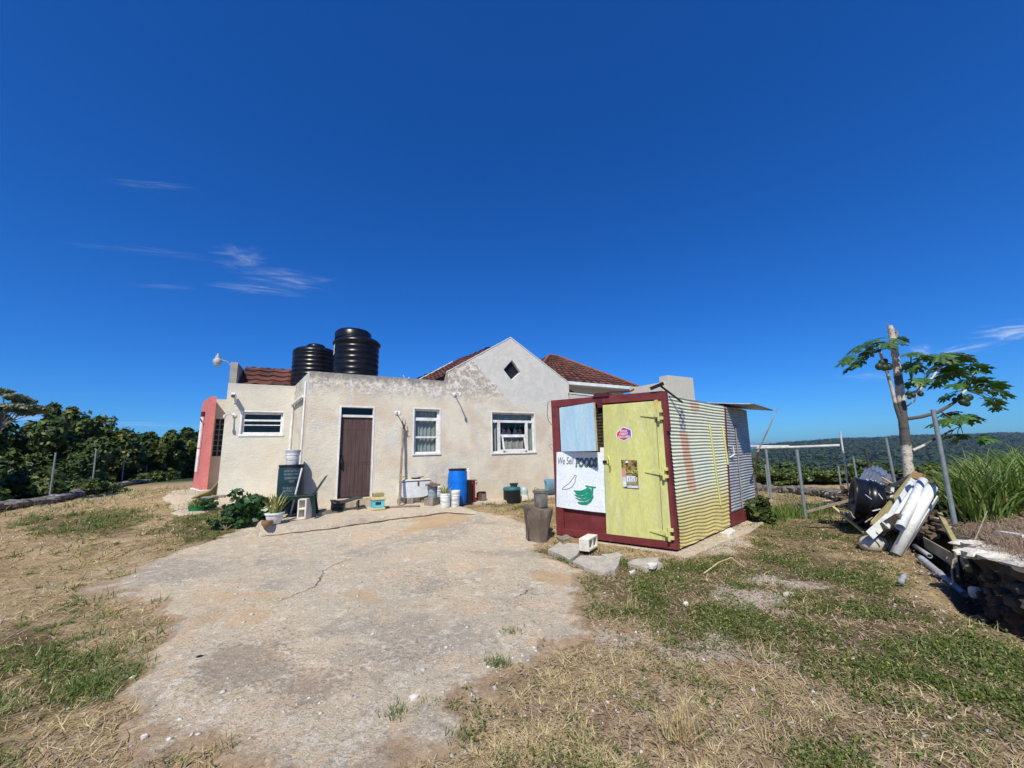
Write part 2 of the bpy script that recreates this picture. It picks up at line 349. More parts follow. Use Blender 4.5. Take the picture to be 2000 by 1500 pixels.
def stucco(name, mode):
    m, t, p = base(name); uvn = t.new('ShaderNodeTexCoord'); uv = uvn.outputs['UV']; ob = uvn.outputs['Object']
    sep = t.new('ShaderNodeSeparateXYZ'); t.put(sep.inputs[0], uv); s, z = sep.outputs[0], sep.outputs[1]
    cream = (.72, .66, .52); tan = (.62, .52, .385); grey = (.58, .58, .52); pale = (.80, .77, .68)
    n1 = t.noise(uv, 1.1, 6, .6, .6); n2 = t.noise(t.vm('ADD', uv, (7, 3, 0)), 2.6, 7, .65, 1.0); n3 = t.noise(uv, 9, 6, .7, .4)
    st = t.noise(t.scale(uv, (5, .7, 1)), 1.6, 6, .65, .5)
    c = t.mix(t.rng(n1, .38, .66), cream, tan)
    c = t.mix(t.rng(n2, .48, .66, 0, .75), c, grey)
    c = t.mix(t.rng(st, .52, .72, 0, .4), c, tan)
    if mode == 'main':
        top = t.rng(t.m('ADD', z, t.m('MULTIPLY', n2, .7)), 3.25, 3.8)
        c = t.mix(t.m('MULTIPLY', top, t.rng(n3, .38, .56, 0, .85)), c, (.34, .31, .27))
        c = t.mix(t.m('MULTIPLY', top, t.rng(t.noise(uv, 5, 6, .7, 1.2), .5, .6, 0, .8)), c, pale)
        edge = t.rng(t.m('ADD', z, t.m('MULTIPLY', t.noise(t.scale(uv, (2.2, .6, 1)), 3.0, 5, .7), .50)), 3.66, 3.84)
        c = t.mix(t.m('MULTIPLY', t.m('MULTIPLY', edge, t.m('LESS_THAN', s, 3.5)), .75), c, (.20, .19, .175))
        # newer grey render on the gable, its edge falling from the left slope to the window
        dg = t.m('ADD', t.m('SUBTRACT', t.m('ADD', z, t.m('MULTIPLY', t.m('SUBTRACT', s, 4.35), .95)), 4.15), t.m('MULTIPLY', t.m('SUBTRACT', n1, .5), .5))
        gm = t.m('MULTIPLY', t.rng(dg, 0, .06), t.rng(t.m('ADD', z, t.m('MULTIPLY', t.m('SUBTRACT', n2, .5), 1.0)), 2.75, 3.25))
        gc = t.mix(t.rng(n2, .35, .7), (.60, .59, .53), (.70, .68, .61))
        c = t.mix(t.m('MULTIPLY', gm, .9), c, gc)
        # damp grey scouring under the middle window and bare patch low down
        lw = t.m('MULTIPLY', t.rng(t.m('ABSOLUTE', t.m('SUBTRACT', s, 3.3)), .1, 1.2, 1, 0), t.rng(z, .6, 1.6, 1, 0))
        c = t.mix(t.m('MULTIPLY', lw, t.rng(n3, .42, .6, 0, .85)), c, (.42, .42, .39))
    else:
        c = t.mix(t.rng(t.m('ADD', z, t.m('MULTIPLY', n2, .5)), 3.6, 3.9, 0, .7), c, (.36, .34, .29))
        dr = t.m('MULTIPLY', t.rng(t.noise(t.scale(uv, (3, .25, 1)), 2.2, 5, .6), .55, .68), t.rng(z, 2.6, 3.6))
        c = t.mix(t.m('MULTIPLY', dr, .5), c, (.38, .36, .31))
        c = t.mix(.5, c, (.64, .62, .53))
    low = t.rng(t.m('ADD', z, t.m('MULTIPLY', n2, .5)), .55, 1.05, 1, 0)
    c = t.mix(t.m('MULTIPLY', low, t.rng(n3, .35, .65, .1, .6)), c, (.62, .54, .40))
    c = t.mix(1., c, _gray(t, t.rng(t.noise(uv, 45, 4, .7), .3, .7, .86, 1.12, False)), 'MULTIPLY')
    t.put(p.inputs['Base Color'], c); p.inputs['Roughness'].default_value = .92
    bumpn(t, p, t.m('ADD', t.m('MULTIPLY', t.noise(uv, 28, 6, .7), 1.), t.m('MULTIPLY', t.noise(uv, 3.5, 5, .6), 1.6)), .55, .02)
    return m
def tile_mat():
    m, t, p = base('clay_roof_tile'); tn = t.new('ShaderNodeTexCoord'); uv = tn.outputs['UV']
    sep = t.new('ShaderNodeSeparateXYZ'); t.put(sep.inputs[0], uv)
    cell = t.new('ShaderNodeCombineXYZ'); t.put(cell.inputs[0], t.m('FLOOR', t.m('MULTIPLY', sep.outputs[0], 2.6))); t.put(cell.inputs[1], t.m('FLOOR', t.m('MULTIPLY', sep.outputs[1], 3.7)))
    wn = t.new('ShaderNodeTexWhiteNoise'); t.put(wn.inputs[0], cell.outputs[0])
    c = t.mix(t.rng(wn.outputs[0], .1, .9), (.075, .027, .020), (.155, .058, .038)); c = t.mix(t.rng(t.noise(uv, 6, 5, .7), .4, .75, 0, .55), c, (.10, .065, .05))
    c = t.mix(1., c, _gray(t, t.rng(t.noise(uv, 60, 3), .3, .7, .8, 1.2, False)), 'MULTIPLY')
    t.put(p.inputs['Base Color'], c); p.inputs['Roughness'].default_value = .7; bumpn(t, p, t.noise(uv, 60, 4), .3, .01); return m
def glass_mat():
    m, t, p = base('window_glass'); out = [n for n in t.n if n.type == 'OUTPUT_MATERIAL'][0]
    gl = t.new('ShaderNodeBsdfGlossy'); gl.inputs['Roughness'].default_value = .03; tr = t.new('ShaderNodeBsdfTransparent'); tr.inputs[0].default_value = (.90, .94, .92, 1)
    fr = t.new('ShaderNodeLayerWeight'); mx = t.new('ShaderNodeMixShader'); t.put(mx.inputs[0], t.m('ADD', t.m('MULTIPLY', t.m('POWER', fr.outputs['Facing'], 4.0), .7), .04)); t.put(mx.inputs[1], tr.outputs[0]); t.put(mx.inputs[2], gl.outputs[0]); t.put(out.inputs[0], mx.outputs[0]); return m
M_st = stucco('cream_stucco', 'main'); M_st2 = stucco('wing_stucco', 'wing'); M_tile = tile_mat(); M_glass = glass_mat()
M('white_trim', (.80, .80, .78), (.66, .66, .62), 3, .5, .1, 40)
M('white_metal', (.78, .78, .77), (.62, .60, .55), 4, .45, .05)
M('concrete_roof', (.42, .40, .36), (.28, .27, .25), 2, .95, .4)
M('door_wood', (.075, .042, .036), (.105, .065, .058), 3, .65, .3, 25, stretch=(6, 6, .6))
M('black_iron', (.012, .012, .014), rough=.5)
M('tank_black', (.004, .0045, .006), (.010, .010, .012), 5, .30, .05, 40, spec=.35)
M('pink_paint', (.60, .19, .17), (.54, .16, .145), 2.5, .85, .3, 40, c3=(.66, .27, .25), c3r=(.55, .8))
M('dark_room', (.03, .032, .034))  # near-black: the dark of unlit rooms put into the colour
M('curtain', (.30, .33, .31), (.22, .25, .24), 6, .9)
M('galvanised', (.42, .44, .45), (.30, .32, .34), 5, .42, .1, 60, metal=.75, spec=.5, c3=(.28, .20, .14), c3r=(.66, .8))
M('galv_post', (.30, .33, .33), (.22, .25, .25), 6, .5, metal=.4)
M('dark_post', (.03, .035, .035), (.06, .06, .055), 6, .6)
M('pipe_white', (.62, .64, .60), (.45, .46, .43), 5, .5)
M('maroon', (.135, .022, .024), (.175, .035, .035), 4, .55, .15, 50, c3=(.09, .03, .02), c3r=(.62, .75))
M('rust', (.12, .05, .03), (.20, .09, .05), 10, .85, .4)
M('blue_panel', (.38, .58, .70), (.46, .66, .74), 3, .75, .1, 30, stretch=(3, 3, .5), c3=(.52, .62, .66), c3r=(.55, .8))
M('raw_ply', (.50, .42, .27), (.38, .30, .18), 6, .8)
M('sign_white', (.76, .79, .80), (.68, .74, .77), 3, .7, .08, 30)
M('ink_black', (.018, .018, .022), rough=.7)
M('ink_green', (.02, .30, .20), (.015, .20, .14), 8, rough=.7)
M('ink_white', (.75, .76, .76), rough=.8, fine=0)
M('chalk', (.55, .60, .62), (.22, .26, .28), 60, rough=.9)
M('yellow_door', (.60, .59, .20), (.50, .50, .20), 2.0, .62, .15, 18, fine=.10, stretch=(2.2, 2.2, .7), c3=(.63, .62, .33), c3r=(.5, .8), c3s=3)
M('yellow_edge', (.62, .48, .13), (.55, .42, .12), 5, .7)
M('slot_shade', (.02, .016, .012), (.09, .07, .045), 20, .9)
M('teal_plastic', (.012, .035, .045), (.018, .045, .055), 3, .45)
M('blue_plastic', (.001, .15, .62), (.002, .12, .52), 3, .42)
M('greyblue_plastic', (.10, .22, .30), (.14, .26, .33), 4, .55)
M('white_plastic', (.74, .75, .73), (.60, .60, .55), 5, .45)
M('grey_plastic', (.30, .34, .38), (.24, .27, .30), 5, .5)
M('white_enamel', (.70, .73, .74), (.58, .60, .60), 2.5, .35, c3=(.35, .25, .15), c3r=(.70, .78), c3s=4)
M('green_plastic', (.006, .022, .017), (.010, .034, .025), 4, .35)
M('bright_green', (.01, .22, .08), rough=.5)
M('lime_plastic', (.40, .60, .10), rough=.5)
M('block_grey', (.50, .45, .36), (.38, .34, .28), 8, .95, .6, 60)
M('block_dark', (.19, .165, .13), (.30, .27, .22), 9, .95, .6, 60, stretch=(2, 2, .5))
M('block_white', (.72, .68, .58), (.58, .54, .45), 6, .95, .5, 60)
M('red_paint', (.24, .012, .016), (.17, .01, .012), 4, .45)
M('terracotta', (.30, .18, .09), (.22, .14, .08), 5, .9)
M('zinc_dull', (.26, .25, .22), (.17, .16, .14), 8, .6, .3, 50, metal=.3)
M('old_wood', (.115, .085, .062), (.19, .155, .12), 5, .95, .9, 20, stretch=(1, 1, .35), c3=(.05, .04, .035), c3r=(.55, .7), c3s=6)
M('cut_wood', (.33, .27, .20), (.22, .17, .12), 7, .9, .5)
M('new_wood', (.58, .44, .25), (.48, .36, .20), 6, .8)
M('grey_wood', (.34, .30, .24), (.22, .19, .15), 5, .9, .5, 30)
M('olive_wood', (.34, .30, .13), (.26, .22, .10), 5, .85)
M('cardboard', (.35, .20, .09), rough=.9)
M('pvc_grey', (.36, .38, .40), (.28, .29, .30), 5, .5)
M('burgundy_edge', (.09, .015, .018), rough=.6)
M('aqua_paint', (.10, .42, .52), (.14, .50, .60), 6, .7)
M('straw_yellow', (.62, .55, .28), (.52, .45, .2), 6, .8)
M('soil_brown', (.20, .12, .07), (.12, .08, .05), 10, 1, .8)
M('teal_rim', (.03, .17, .20), (.02, .10, .12), 6, .5)
M('clear_plastic', (.42, .50, .50), (.34, .42, .42), 6, .15)
M('bark_papaya', (.60, .53, .43), (.42, .36, .28), 7, .95, .6, 18, stretch=(1, 1, 2.2), c3=(.13, .12, .10), c3r=(.52, .58), c3s=1.1)
M('bark', (.16, .13, .10), (.26, .22, .17), 8, .95, .7, 18)
M('leaf_papaya', (.035, .095, .018), (.080, .165, .032), island=True, rough=.42, spec=.5, trans=.18, c3=(.17, .20, .03), c3r=(.93, .97))
M('papaya_fruit', (.022, .035, .015), (.03, .05, .02), 5, .5)
M('leaf_dark', (.016, .038, .009), (.078, .120, .024), island=True, rough=.55, trans=.12, c3=(.17, .19, .05), c3r=(.85, .97))
M('leaf_mid', (.024, .050, .010), (.105, .135, .026), island=True, rough=.55, trans=.15, c3=(.22, .21, .07), c3r=(.85, .98))
M('leaf_pale', (.09, .12, .06), (.20, .22, .13), island=True, rough=.5, trans=.1)
M('leaf_shrub', (.018, .060, .016), (.050, .120, .030), island=True, rough=.4, spec=.5, trans=.15)
M('leaf_snake', (.11, .17, .04), (.42, .40, .14), island=True, rough=.5)
M('grass_tall', (.07, .14, .025), (.20, .27, .06), island=True, rough=.5, trans=.2, c3=(.30, .26, .12), c3r=(.88, .93))
M('blade_dry', (.38, .28, .13), (.60, .49, .26), island=True, rough=.8, trans=.1, c3=(.72, .63, .38), c3r=(.85, .95))
M('blade_green', (.055, .105, .016), (.14, .20, .035), island=True, rough=.6, trans=.2, c3=(.26, .25, .08), c3r=(.8, .95))
M('leaf_far', (.016, .034, .014), (.030, .052, .019), island=True, rough=.9)
M('weed_green', (.050, .085, .010), (.150, .185, .030), island=True, rough=.5, trans=.2, c3=(.30, .30, .10), c3r=(.84, .97))
M('litter_brown', (.20, .13, .085), (.38, .29, .20), island=True, rough=.9)
M('stone_light', (.34, .32, .28), (.60, .57, .50), island=True, rough=.95, bump=0)
M('bank_face_shaded', (.045, .034, .025), (.10, .08, .06), 5, 1, .9, 16, c3=(.20, .17, .13), c3r=(.60, .72), c3s=7)  # rock colour darkened, the shade of the bank face is painted in
M('stone_wall', (.10, .09, .075), (.20, .18, .155), 5, .95, .9, 16, c3=(.45, .42, .37), c3r=(.56, .68), c3s=7)
M('boulder', (.50, .45, .37), (.36, .32, .26), 4, .95, .6, 14)
M('lamp_grey', (.50, .52, .50), (.38, .40, .38), 5, .4)
M('clear_bottle', (.30, .33, .33), rough=.1)

def ground_mat():
    m, t, p = base('dry_ground'); tn = t.new('ShaderNodeTexCoord'); v = tn.outputs['Object']
    at = t.new('ShaderNodeAttribute', attribute_name='green'); far = t.new('ShaderNodeAttribute', attribute_name='far'); bk = t.new('ShaderNodeAttribute', attribute_name='bank'); br = t.new('ShaderNodeAttribute', attribute_name='bare')
    n1 = t.noise(v, .9, 6, .6, .5); n2 = t.noise(v, 5, 6, .65, .6); n3 = t.noise(v, 28, 5, .7, .3); n4 = t.noise(v, 110, 3, .7)
    c = t.mix(t.rng(n1, .35, .65), (.42, .305, .155), (.34, .235, .115)); c = t.mix(t.rng(n2, .42, .68), c, (.50, .385, .215)); c = t.mix(t.rng(n3, .48, .66, 0, .8), c, (.20, .14, .08))
    c = t.mix(t.rng(t.noise(t.vm('ADD', v, (31, 7, 2)), 1.7, 6, .7, .6), .50, .62, 0, .6), c, (.21, .145, .085)); c = t.mix(t.rng(t.noise(t.vm('ADD', v, (3, 17, 2)), 2.6, 6, .7, .6), .56, .66, 0, .6), c, (.55, .42, .30))
    c = t.mix(t.rng(n4, .58, .72, 0, .75), c, (.60, .52, .40))
    g = t.mix(t.rng(n2, .35, .65), (.085, .075, .030), (.18, .125, .065)); gm = t.m('MULTIPLY', t.rng(t.m('ADD', at.outputs['Fac'], t.m('MULTIPLY', t.m('SUBTRACT', n3, .5), .9)), .25, .75), .85)
    c = t.mix(gm, c, g)
    bc = t.mix(t.rng(n3, .35, .65), (.46, .37, .26), (.64, .56, .44))
    c = t.mix(t.rng(t.m('ADD', br.outputs['Fac'], t.m('MULTIPLY', t.m('SUBTRACT', n2, .5), 1.8)), .30, .85, 0, .9), c, bc)
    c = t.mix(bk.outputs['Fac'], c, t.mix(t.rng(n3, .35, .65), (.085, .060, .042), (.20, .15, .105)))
    fc = t.mix(t.rng(t.noise(v, .012, 6, .7), .35, .65), (.030, .055, .022), (.060, .085, .032))
    fc = t.mix(t.rng(t.noise(v, .004, 4, .6), .6, .7, 0, .6), fc, (.14, .13, .06))
    c = t.mix(far.outputs['Fac'], c, fc)
    t.put(p.inputs['Base Color'], c); p.inputs['Roughness'].default_value = 1; p.inputs['Specular IOR Level'].default_value = .1
    bumpn(t, p, t.m('ADD', t.m('MULTIPLY', n3, 1.), t.m('MULTIPLY', n4, .5)), .9, .03); return m
def slab_mat(name, warm=0.0):
    m, t, p = base(name); tn = t.new('ShaderNodeTexCoord'); v = tn.outputs['Object']
    n1 = t.noise(v, .55, 6, .6, .8); n2 = t.noise(t.vm('ADD', v, (3, 8, 1)), 1.7, 7, .68, .8); n3 = t.noise(v, 9, 7, .75, .6); n4 = t.noise(v, 60, 4, .75); n5 = t.noise(t.vm('ADD', v, (13, 1, 5)), .8, 6, .7, .5); n6 = t.noise(v, 24, 5, .75, .3)
    c = t.mix(t.rng(n1, .35, .62), (.56, .45, .30), (.50, .43, .31)); c = t.mix(t.rng(n2, .48, .62, 0, .8), c, (.60, .44, .28)); c = t.mix(t.rng(n5, .50, .60, 0, .85), c, (.37, .32, .245))
    c = t.mix(t.rng(n3, .52, .62, 0, .75), c, (.68, .61, .49)); c = t.mix(t.rng(n6, .53, .61, 0, .7), c, (.30, .25, .185)); c = t.mix(t.rng(n4, .57, .66, 0, .9), c, (.80, .76, .68)); c = t.mix(t.rng(n4, .43, .34, 0, .85), c, (.20, .17, .14))
    if warm: c = t.mix(warm, c, (.56, .47, .36))
    else:
        ed = t.new('ShaderNodeAttribute', attribute_name='edge').outputs['Fac']; dk = t.new('ShaderNodeAttribute', attribute_name='dark').outputs['Fac']; oc_ = t.new('ShaderNodeAttribute', attribute_name='ochre').outputs['Fac']
        c = t.mix(t.rng(t.m('ADD', oc_, t.m('MULTIPLY', t.m('SUBTRACT', n2, .5), 1.2)), .35, .9, 0, .7), c, (.50, .33, .17))
        c = t.mix(t.rng(t.m('ADD', dk, t.m('MULTIPLY', t.m('SUBTRACT', n6, .5), 3.6)), .35, .95, 0, .62), c, (.25, .205, .155))
        so = t.mix(t.rng(n6, .4, .6), (.40, .29, .18), (.30, .21, .13))
        c = t.mix(t.rng(t.m('ADD', ed, t.m('MULTIPLY', t.m('SUBTRACT', n3, .5), 2.2)), .35, .80, 0, .95), c, so)
    t.put(p.inputs['Base Color'], c); p.inputs['Roughness'].default_value = .95; p.inputs['Specular IOR Level'].default_value = .15
    bumpn(t, p, t.m('ADD', t.m('MULTIPLY', n3, 1.), t.m('MULTIPLY', n4, .6)), .9, .025); return m
M_ground = ground_mat(); M_slab = slab_mat('driveway_concrete'); M_patio = slab_mat('patio_concrete', .35)

# papaya bark: pale and ringed, with one long weathered grey band
_m = MAT['bark_papaya']; _t = NT(_m.node_tree); _p = [n for n in _t.n if n.type == 'BSDF_PRINCIPLED'][0]; _old = _p.inputs['Base Color'].links[0].from_socket
_g = _t.new('ShaderNodeNewGeometry'); _s = _t.new('ShaderNodeSeparateXYZ'); _t.put(_s.inputs[0], _g.outputs['Position']); _n = _t.noise(_g.outputs['Position'], 5, 5, .7); _z = _t.m('ADD', _s.outputs[2], _t.m('MULTIPLY', _t.m('SUBTRACT', _n, .5), .5))
_band = _t.m('MULTIPLY', _t.rng(_z, 1.48, 1.53), _t.rng(_z, 2.42, 2.47, 1, 0)); _t.put(_p.inputs['Base Color'], _t.mix(_t.m('MULTIPLY', _band, .92), _old, (.065, .06, .055)))
# ------------------------------------------------------------------ zones of the ground (plan-view polygons)
def GW(pts, z=0.0): return np.array([atz(u, v, z)[:2] for u, v in pts])
def poly_sd(x, y, P):
    """signed distance to polygon, positive inside"""
    d = np.full(np.shape(x), 1e9); ins = np.zeros(np.shape(x), bool); n = len(P)
    for i in range(n):
        x0, y0 = P[i]; x1, y1 = P[(i+1) % n]; dx, dy = x1-x0, y1-y0
        t = np.clip(((x-x0)*dx+(y-y0)*dy)/(dx*dx+dy*dy+1e-12), 0, 1); d = np.minimum(d, np.hypot(x-x0-t*dx, y-y0-t*dy))
        c = ((y0 > y) != (y1 > y)) & (x < (x1-x0)*(y-y0)/(y1-y0+1e-12)+x0); ins ^= c
    return np.where(ins, d, -d)
SLAB = GW([(175, 1165), (300, 1120), (400, 1085), (515, 1052), (640, 1036), (780, 1016), (900, 1006), (990, 1018), (1040, 1035), (1075, 1085), (1115, 1110), (1140, 1135), (1130, 1190), (1090, 1240), (1040, 1285), (975, 1320), (915, 1360), (850, 1410), (760, 1470), (690, 1530), (560, 1560), (350, 1500), (255, 1440), (225, 1370), (260, 1290), (330, 1225), (270, 1195)], .02)
def slab_sd(x, y): return poly_sd(x, y, SLAB)+(fbm(x*1.6, y*1.6+4, 5)-.5)*.75+(fbm(x*7, y*7+4, 4)-.5)*.28+.08+.24*sstep(-np.asarray(x), 2.0, 3.0)*sstep(np.asarray(y), 4.2, 5.5)
GREENS = [([(1060, 1060), (1300, 1090), (1330, 1110), (1240, 1125), (1075, 1105)], .9), ([(520, 1040), (700, 1024), (860, 1008), (860, 1014), (700, 1034), (530, 1052)], .35), ([(40, 1045), (230, 1030), (300, 1052), (220, 1082), (60, 1080)], 1.0), ([(330, 1050), (430, 1030), (515, 1040), (510, 1058), (380, 1080), (300, 1072)], 1.0), ([(-60, 1250), (120, 1235), (210, 1290), (160, 1400), (-20, 1520), (-200, 1500)], .85),
          ([(120, 1180), (180, 1190), (190, 1240), (120, 1230)], .6), ([(1130, 1110), (1330, 1085), (1500, 1050), (1700, 1090), (1850, 1170), (2050, 1300), (2150, 1500), (1850, 1480), (1700, 1330), (1500, 1270), (1330, 1260), (1200, 1210)], .85), ([(1380, 1000), (1700, 1010), (1760, 1080), (1480, 1060)], .6),
          ([(1520, 950), (1660, 985), (1640, 1010), (1490, 1000)], .6), ([(940, 1215), (1010, 1222), (1010, 1245), (950, 1240)], .8), ([(930, 985), (1060, 975), (1060, 1000), (930, 1008)], .5), ([(1420, 1330), (1700, 1360), (1750, 1520), (1450, 1520)], .5), ([(60, 985), (200, 960), (230, 965), (80, 1003)], .6)]
BARES = [([(1480, 1105), (1600, 1120), (1640, 1145), (1560, 1140), (1470, 1120)], 1), ([(1420, 1130), (1500, 1150), (1540, 1185), (1450, 1175), (1400, 1150)], 1), ([(1120, 1225), (1320, 1225), (1420, 1255), (1580, 1290), (1400, 1290), (1180, 1270)], 1), ([(1030, 1110), (1130, 1130), (1100, 1200), (1040, 1180)], .8),
         ([(1230, 1330), (1400, 1340), (1430, 1420), (1250, 1420)], .45), ([(700, 1380), (900, 1370), (900, 1480), (700, 1500)], .4), ([(230, 1190), (330, 1210), (290, 1300), (230, 1350)], .4), ([(1330, 1060), (1460, 1030), (1480, 1045), (1360, 1085)], .9)]
GREENS = [(GW(p), a) for p, a in GREENS]; BARES = [(GW(p), a) for p, a in BARES]
def zone(x, y, L, soft=.35):
    r = np.zeros(np.shape(x))
    for P, a in L: r = np.maximum(r, a*sstep(poly_sd(x, y, P)+(fbm(x*1.9+P[0][0], y*1.9, 4)-.5)*1.0, -soft, soft))
    return r
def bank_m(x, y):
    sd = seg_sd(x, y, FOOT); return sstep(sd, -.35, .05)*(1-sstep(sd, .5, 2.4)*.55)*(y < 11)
# ------------------------------------------------------------------ ground sheet, reaching past the horizon
ang = np.concatenate([np.arange(-180, -64, 4.0), np.arange(-64, 64, .42), np.arange(64, 180, 4.0)]); ang = np.radians(ang)
rad = [0.0]; r_ = .5
while r_ < 5200: rad.append(r_); r_ *= 1.014 if r_ < 16 else (1.03 if r_ < 300 else 1.018)
rad = np.array(rad[1:]); RR, AA = np.meshgrid(rad, ang, indexing='ij'); X = RR*np.sin(AA); Y = RR*np.cos(AA)
Z = terrain(X, Y); nr, na = X.shape
i, j = np.meshgrid(np.arange(nr-1), np.arange(na), indexing='ij'); j2 = (j+1) % na
F = np.stack([i*na+j, i*na+j2, (i+1)*na+j2, (i+1)*na+j], -1).reshape(-1, 4)[:, ::-1].copy()
V = np.stack([X, Y, Z], -1).reshape(-1, 3); V = np.vstack([V, [[0, 0, 0]]]); xx, yy = V[:, 0], V[:, 1]
near = (np.hypot(xx, yy) < 60)
gr = np.zeros(len(V)); bn = np.zeros(len(V)); bm = np.zeros(len(V)); gr[near] = zone(xx[near], yy[near], GREENS); bn[near] = zone(xx[near], yy[near], BARES); bm[near] = bank_m(xx[near], yy[near])
ld = -seg_sd(xx, yy, LWALL); fr = np.maximum(sstep(np.hypot(xx, yy), 26, 34), np.maximum(sstep(ld, .5, 2)*(yy > 0), sstep(yy, 19, 21)*(xx > 5)))
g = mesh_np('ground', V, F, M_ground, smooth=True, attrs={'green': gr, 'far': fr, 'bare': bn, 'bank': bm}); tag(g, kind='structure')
me = MB(); me.lathe([(.01, -62), (16000, -62)], (0, 0, 0), 64, cap=False)
ms, t, p = base('sea_water'); p.inputs['Base Color'].default_value = (.01, .05, .10, 1); p.inputs['Roughness'].default_value = .25; tcs = t.new('ShaderNodeTexCoord'); bumpn(t, p, t.noise(tcs.outputs['Object'], .05, 4), .5, 1.0)
tag(me.build('sea', ms), kind='structure')
# driveway: a worn concrete sheet whose rim dips into the soil
def sheet_on(name, sd_fn, bounds, step, mat, top=.014, hfn=None, attrf=None):
    x0, x1, y0, y1 = bounds; gx = np.arange(x0, x1, step); gy = np.arange(y0, y1, step); X, Y = np.meshgrid(gx, gy, indexing='ij')
    sd = sd_fn(X, Y); Z = (hfn or terrain)(X, Y)+np.where(sd > 0, top*sstep(sd, -.02, .12), 0)-np.clip(-sd, 0, 1)*.35-.006*(sd <= 0)
    keep = sd > -.12; n1, n2 = X.shape; i, j = np.meshgrid(np.arange(n1-1), np.arange(n2-1), indexing='ij')
    k = keep[:-1, :-1] & keep[1:, :-1] & keep[1:, 1:] & keep[:-1, 1:]; F = np.stack([i*n2+j, (i+1)*n2+j, (i+1)*n2+j+1, i*n2+j+1], -1)[k]
    used = np.unique(F); mp = -np.ones(n1*n2, int); mp[used] = np.arange(len(used)); V = np.stack([X, Y, Z], -1).reshape(-1, 3)[used]
    at = attrf(V[:, 0], V[:, 1], sd.ravel()[used]) if attrf else None
    return tag(mesh_np(name, V, mp[F], mat, smooth=True, attrs=at), kind='structure')
DARKS = [(GW(p), a) for p, a in [([(400, 1250), (560, 1240), (700, 1320), (640, 1420), (480, 1410), (380, 1350)], 1), ([(720, 1120), (860, 1110), (900, 1160), (760, 1180)], .5), ([(240, 1130), (420, 1110), (430, 1150), (260, 1170)], .45), ([(980, 1130), (1060, 1100), (1070, 1170), (990, 1210)], .5), ([(660, 1230), (820, 1220), (860, 1290), (700, 1310)], .55)]]
OCHRE = [(GW(p), a) for p, a in [([(800, 1030), (920, 1018), (900, 1040), (800, 1052)], 1), ([(600, 1170), (760, 1150), (790, 1190), (640, 1205)], .8), ([(330, 1180), (560, 1190), (520, 1240), (330, 1240)], .6), ([(1040, 1120), (1130, 1120), (1120, 1190), (1050, 1180)], .9), ([(860, 1080), (960, 1070), (940, 1100), (850, 1100)], .5)]]
drv = sheet_on('driveway', slab_sd, (-7, 1.6, 2.0, 9.6), .035, M_slab, top=.02, attrf=lambda x, y, sd: {'edge': 1-sstep(sd, -.02, .34), 'dark': zone(x, y, DARKS, .3), 'ochre': zone(x, y, OCHRE, .25)})
def ribbon(pts, w0, lift, name, mat, parent=None, hfn=None):
    V = []; F = []
    P = []
    for a, b in zip(pts[:-1], pts[1:]):
        for k in range(8): P.append(a+(b-a)*k/8)
    P = [p+np.array([random.gauss(0, .012), random.gauss(0, .012), 0]) for p in P]
    for i, p in enumerate(P):
        d = P[min(i+1, len(P)-1)]-P[max(i-1, 0)]; nrm = np.array([-d[1], d[0], 0]); nrm /= np.linalg.norm(nrm)+1e-9; w_ = w0*(.4+random.random())*(math.sin(math.pi*(i+.5)/len(P))**.4)
        for s in (-1, 1):
            q = p+nrm*s*w_/2; q[2] = (hfn or (lambda x, y: th(x, y)+.02))(q[0], q[1])+lift; V.append(q)
        if i: F.append((2*i-2, 2*i-1, 2*i+1, 2*i))
    return mesh_np(name, V, F, mat, parent)
ribbon([G(u, v) for u, v in [(545, 1178), (585, 1162), (615, 1150), (628, 1130), (632, 1118), (660, 1103), (690, 1094)]], .014, .004, 'crack', MAT['soil_brown'], drv)
ribbon([G(u, v) for u, v in [(1000, 1173), (1025, 1163), (1040, 1150)]], .012, .004, 'crack', MAT['soil_brown'], drv)
# patio along the facade
PAT = [GP(512, 1027)[:2], GP(640, 1020)[:2], GP(760, 1006)[:2], GP(870, 999)[:2], GP(934, 999)[:2], GP(897, 987)[:2], H(3.42, -.62, 0)[:2], H(5.4, -.42, 0)[:2], H(7.2, -.35, 0)[:2], H(7.2, .0, 0)[:2], H(.02, .0, 0)[:2], Cw[:2]+.02*SW[:2], W(.0, -.02, 0)[:2], W(-.15, -.4, 0)[:2], W(.9, -1.35, 0)[:2]]
PAT = np.array(PAT)
def pat_top(X, Y): return patz(X, Y)+(fbm(X*2, Y*2, 4)-.5)*.012
def build_patio():
    x0, x1, y0, y1 = -9.2, 2.2, 6.8, 13.4; st = .045; gx = np.arange(x0, x1, st); gy = np.arange(y0, y1, st); X, Y = np.meshgrid(gx, gy, indexing='ij')
    sd = poly_sd(X, Y, PAT)+(fbm(X*3, Y*3+9, 4)-.5)*.10*(1-sstep((X-A[0])*T_[0]+(Y-A[1])*T_[1], -.5, -.2)); Z = np.where(sd > 0, pat_top(X, Y), pat_top(X, Y)-.22*sstep(-sd, 0, .05))
    keep = sd > -.1; n1, n2 = X.shape; i, j = np.meshgrid(np.arange(n1-1), np.arange(n2-1), indexing='ij'); k = keep[:-1, :-1] & keep[1:, :-1] & keep[1:, 1:] & keep[:-1, 1:]
    F = np.stack([i*n2+j, (i+1)*n2+j, (i+1)*n2+j+1, i*n2+j+1], -1)[k]; used = np.unique(F); mp = -np.ones(n1*n2, int); mp[used] = np.arange(len(used)); V = np.stack([X, Y, Z], -1).reshape(-1, 3)[used]
    o = mesh_np('patio_pavement', V, mp[F], M_patio, smooth=True); o.data.set_sharp_from_angle(angle=R(35)); tag(o, kind='structure')
build_patio()
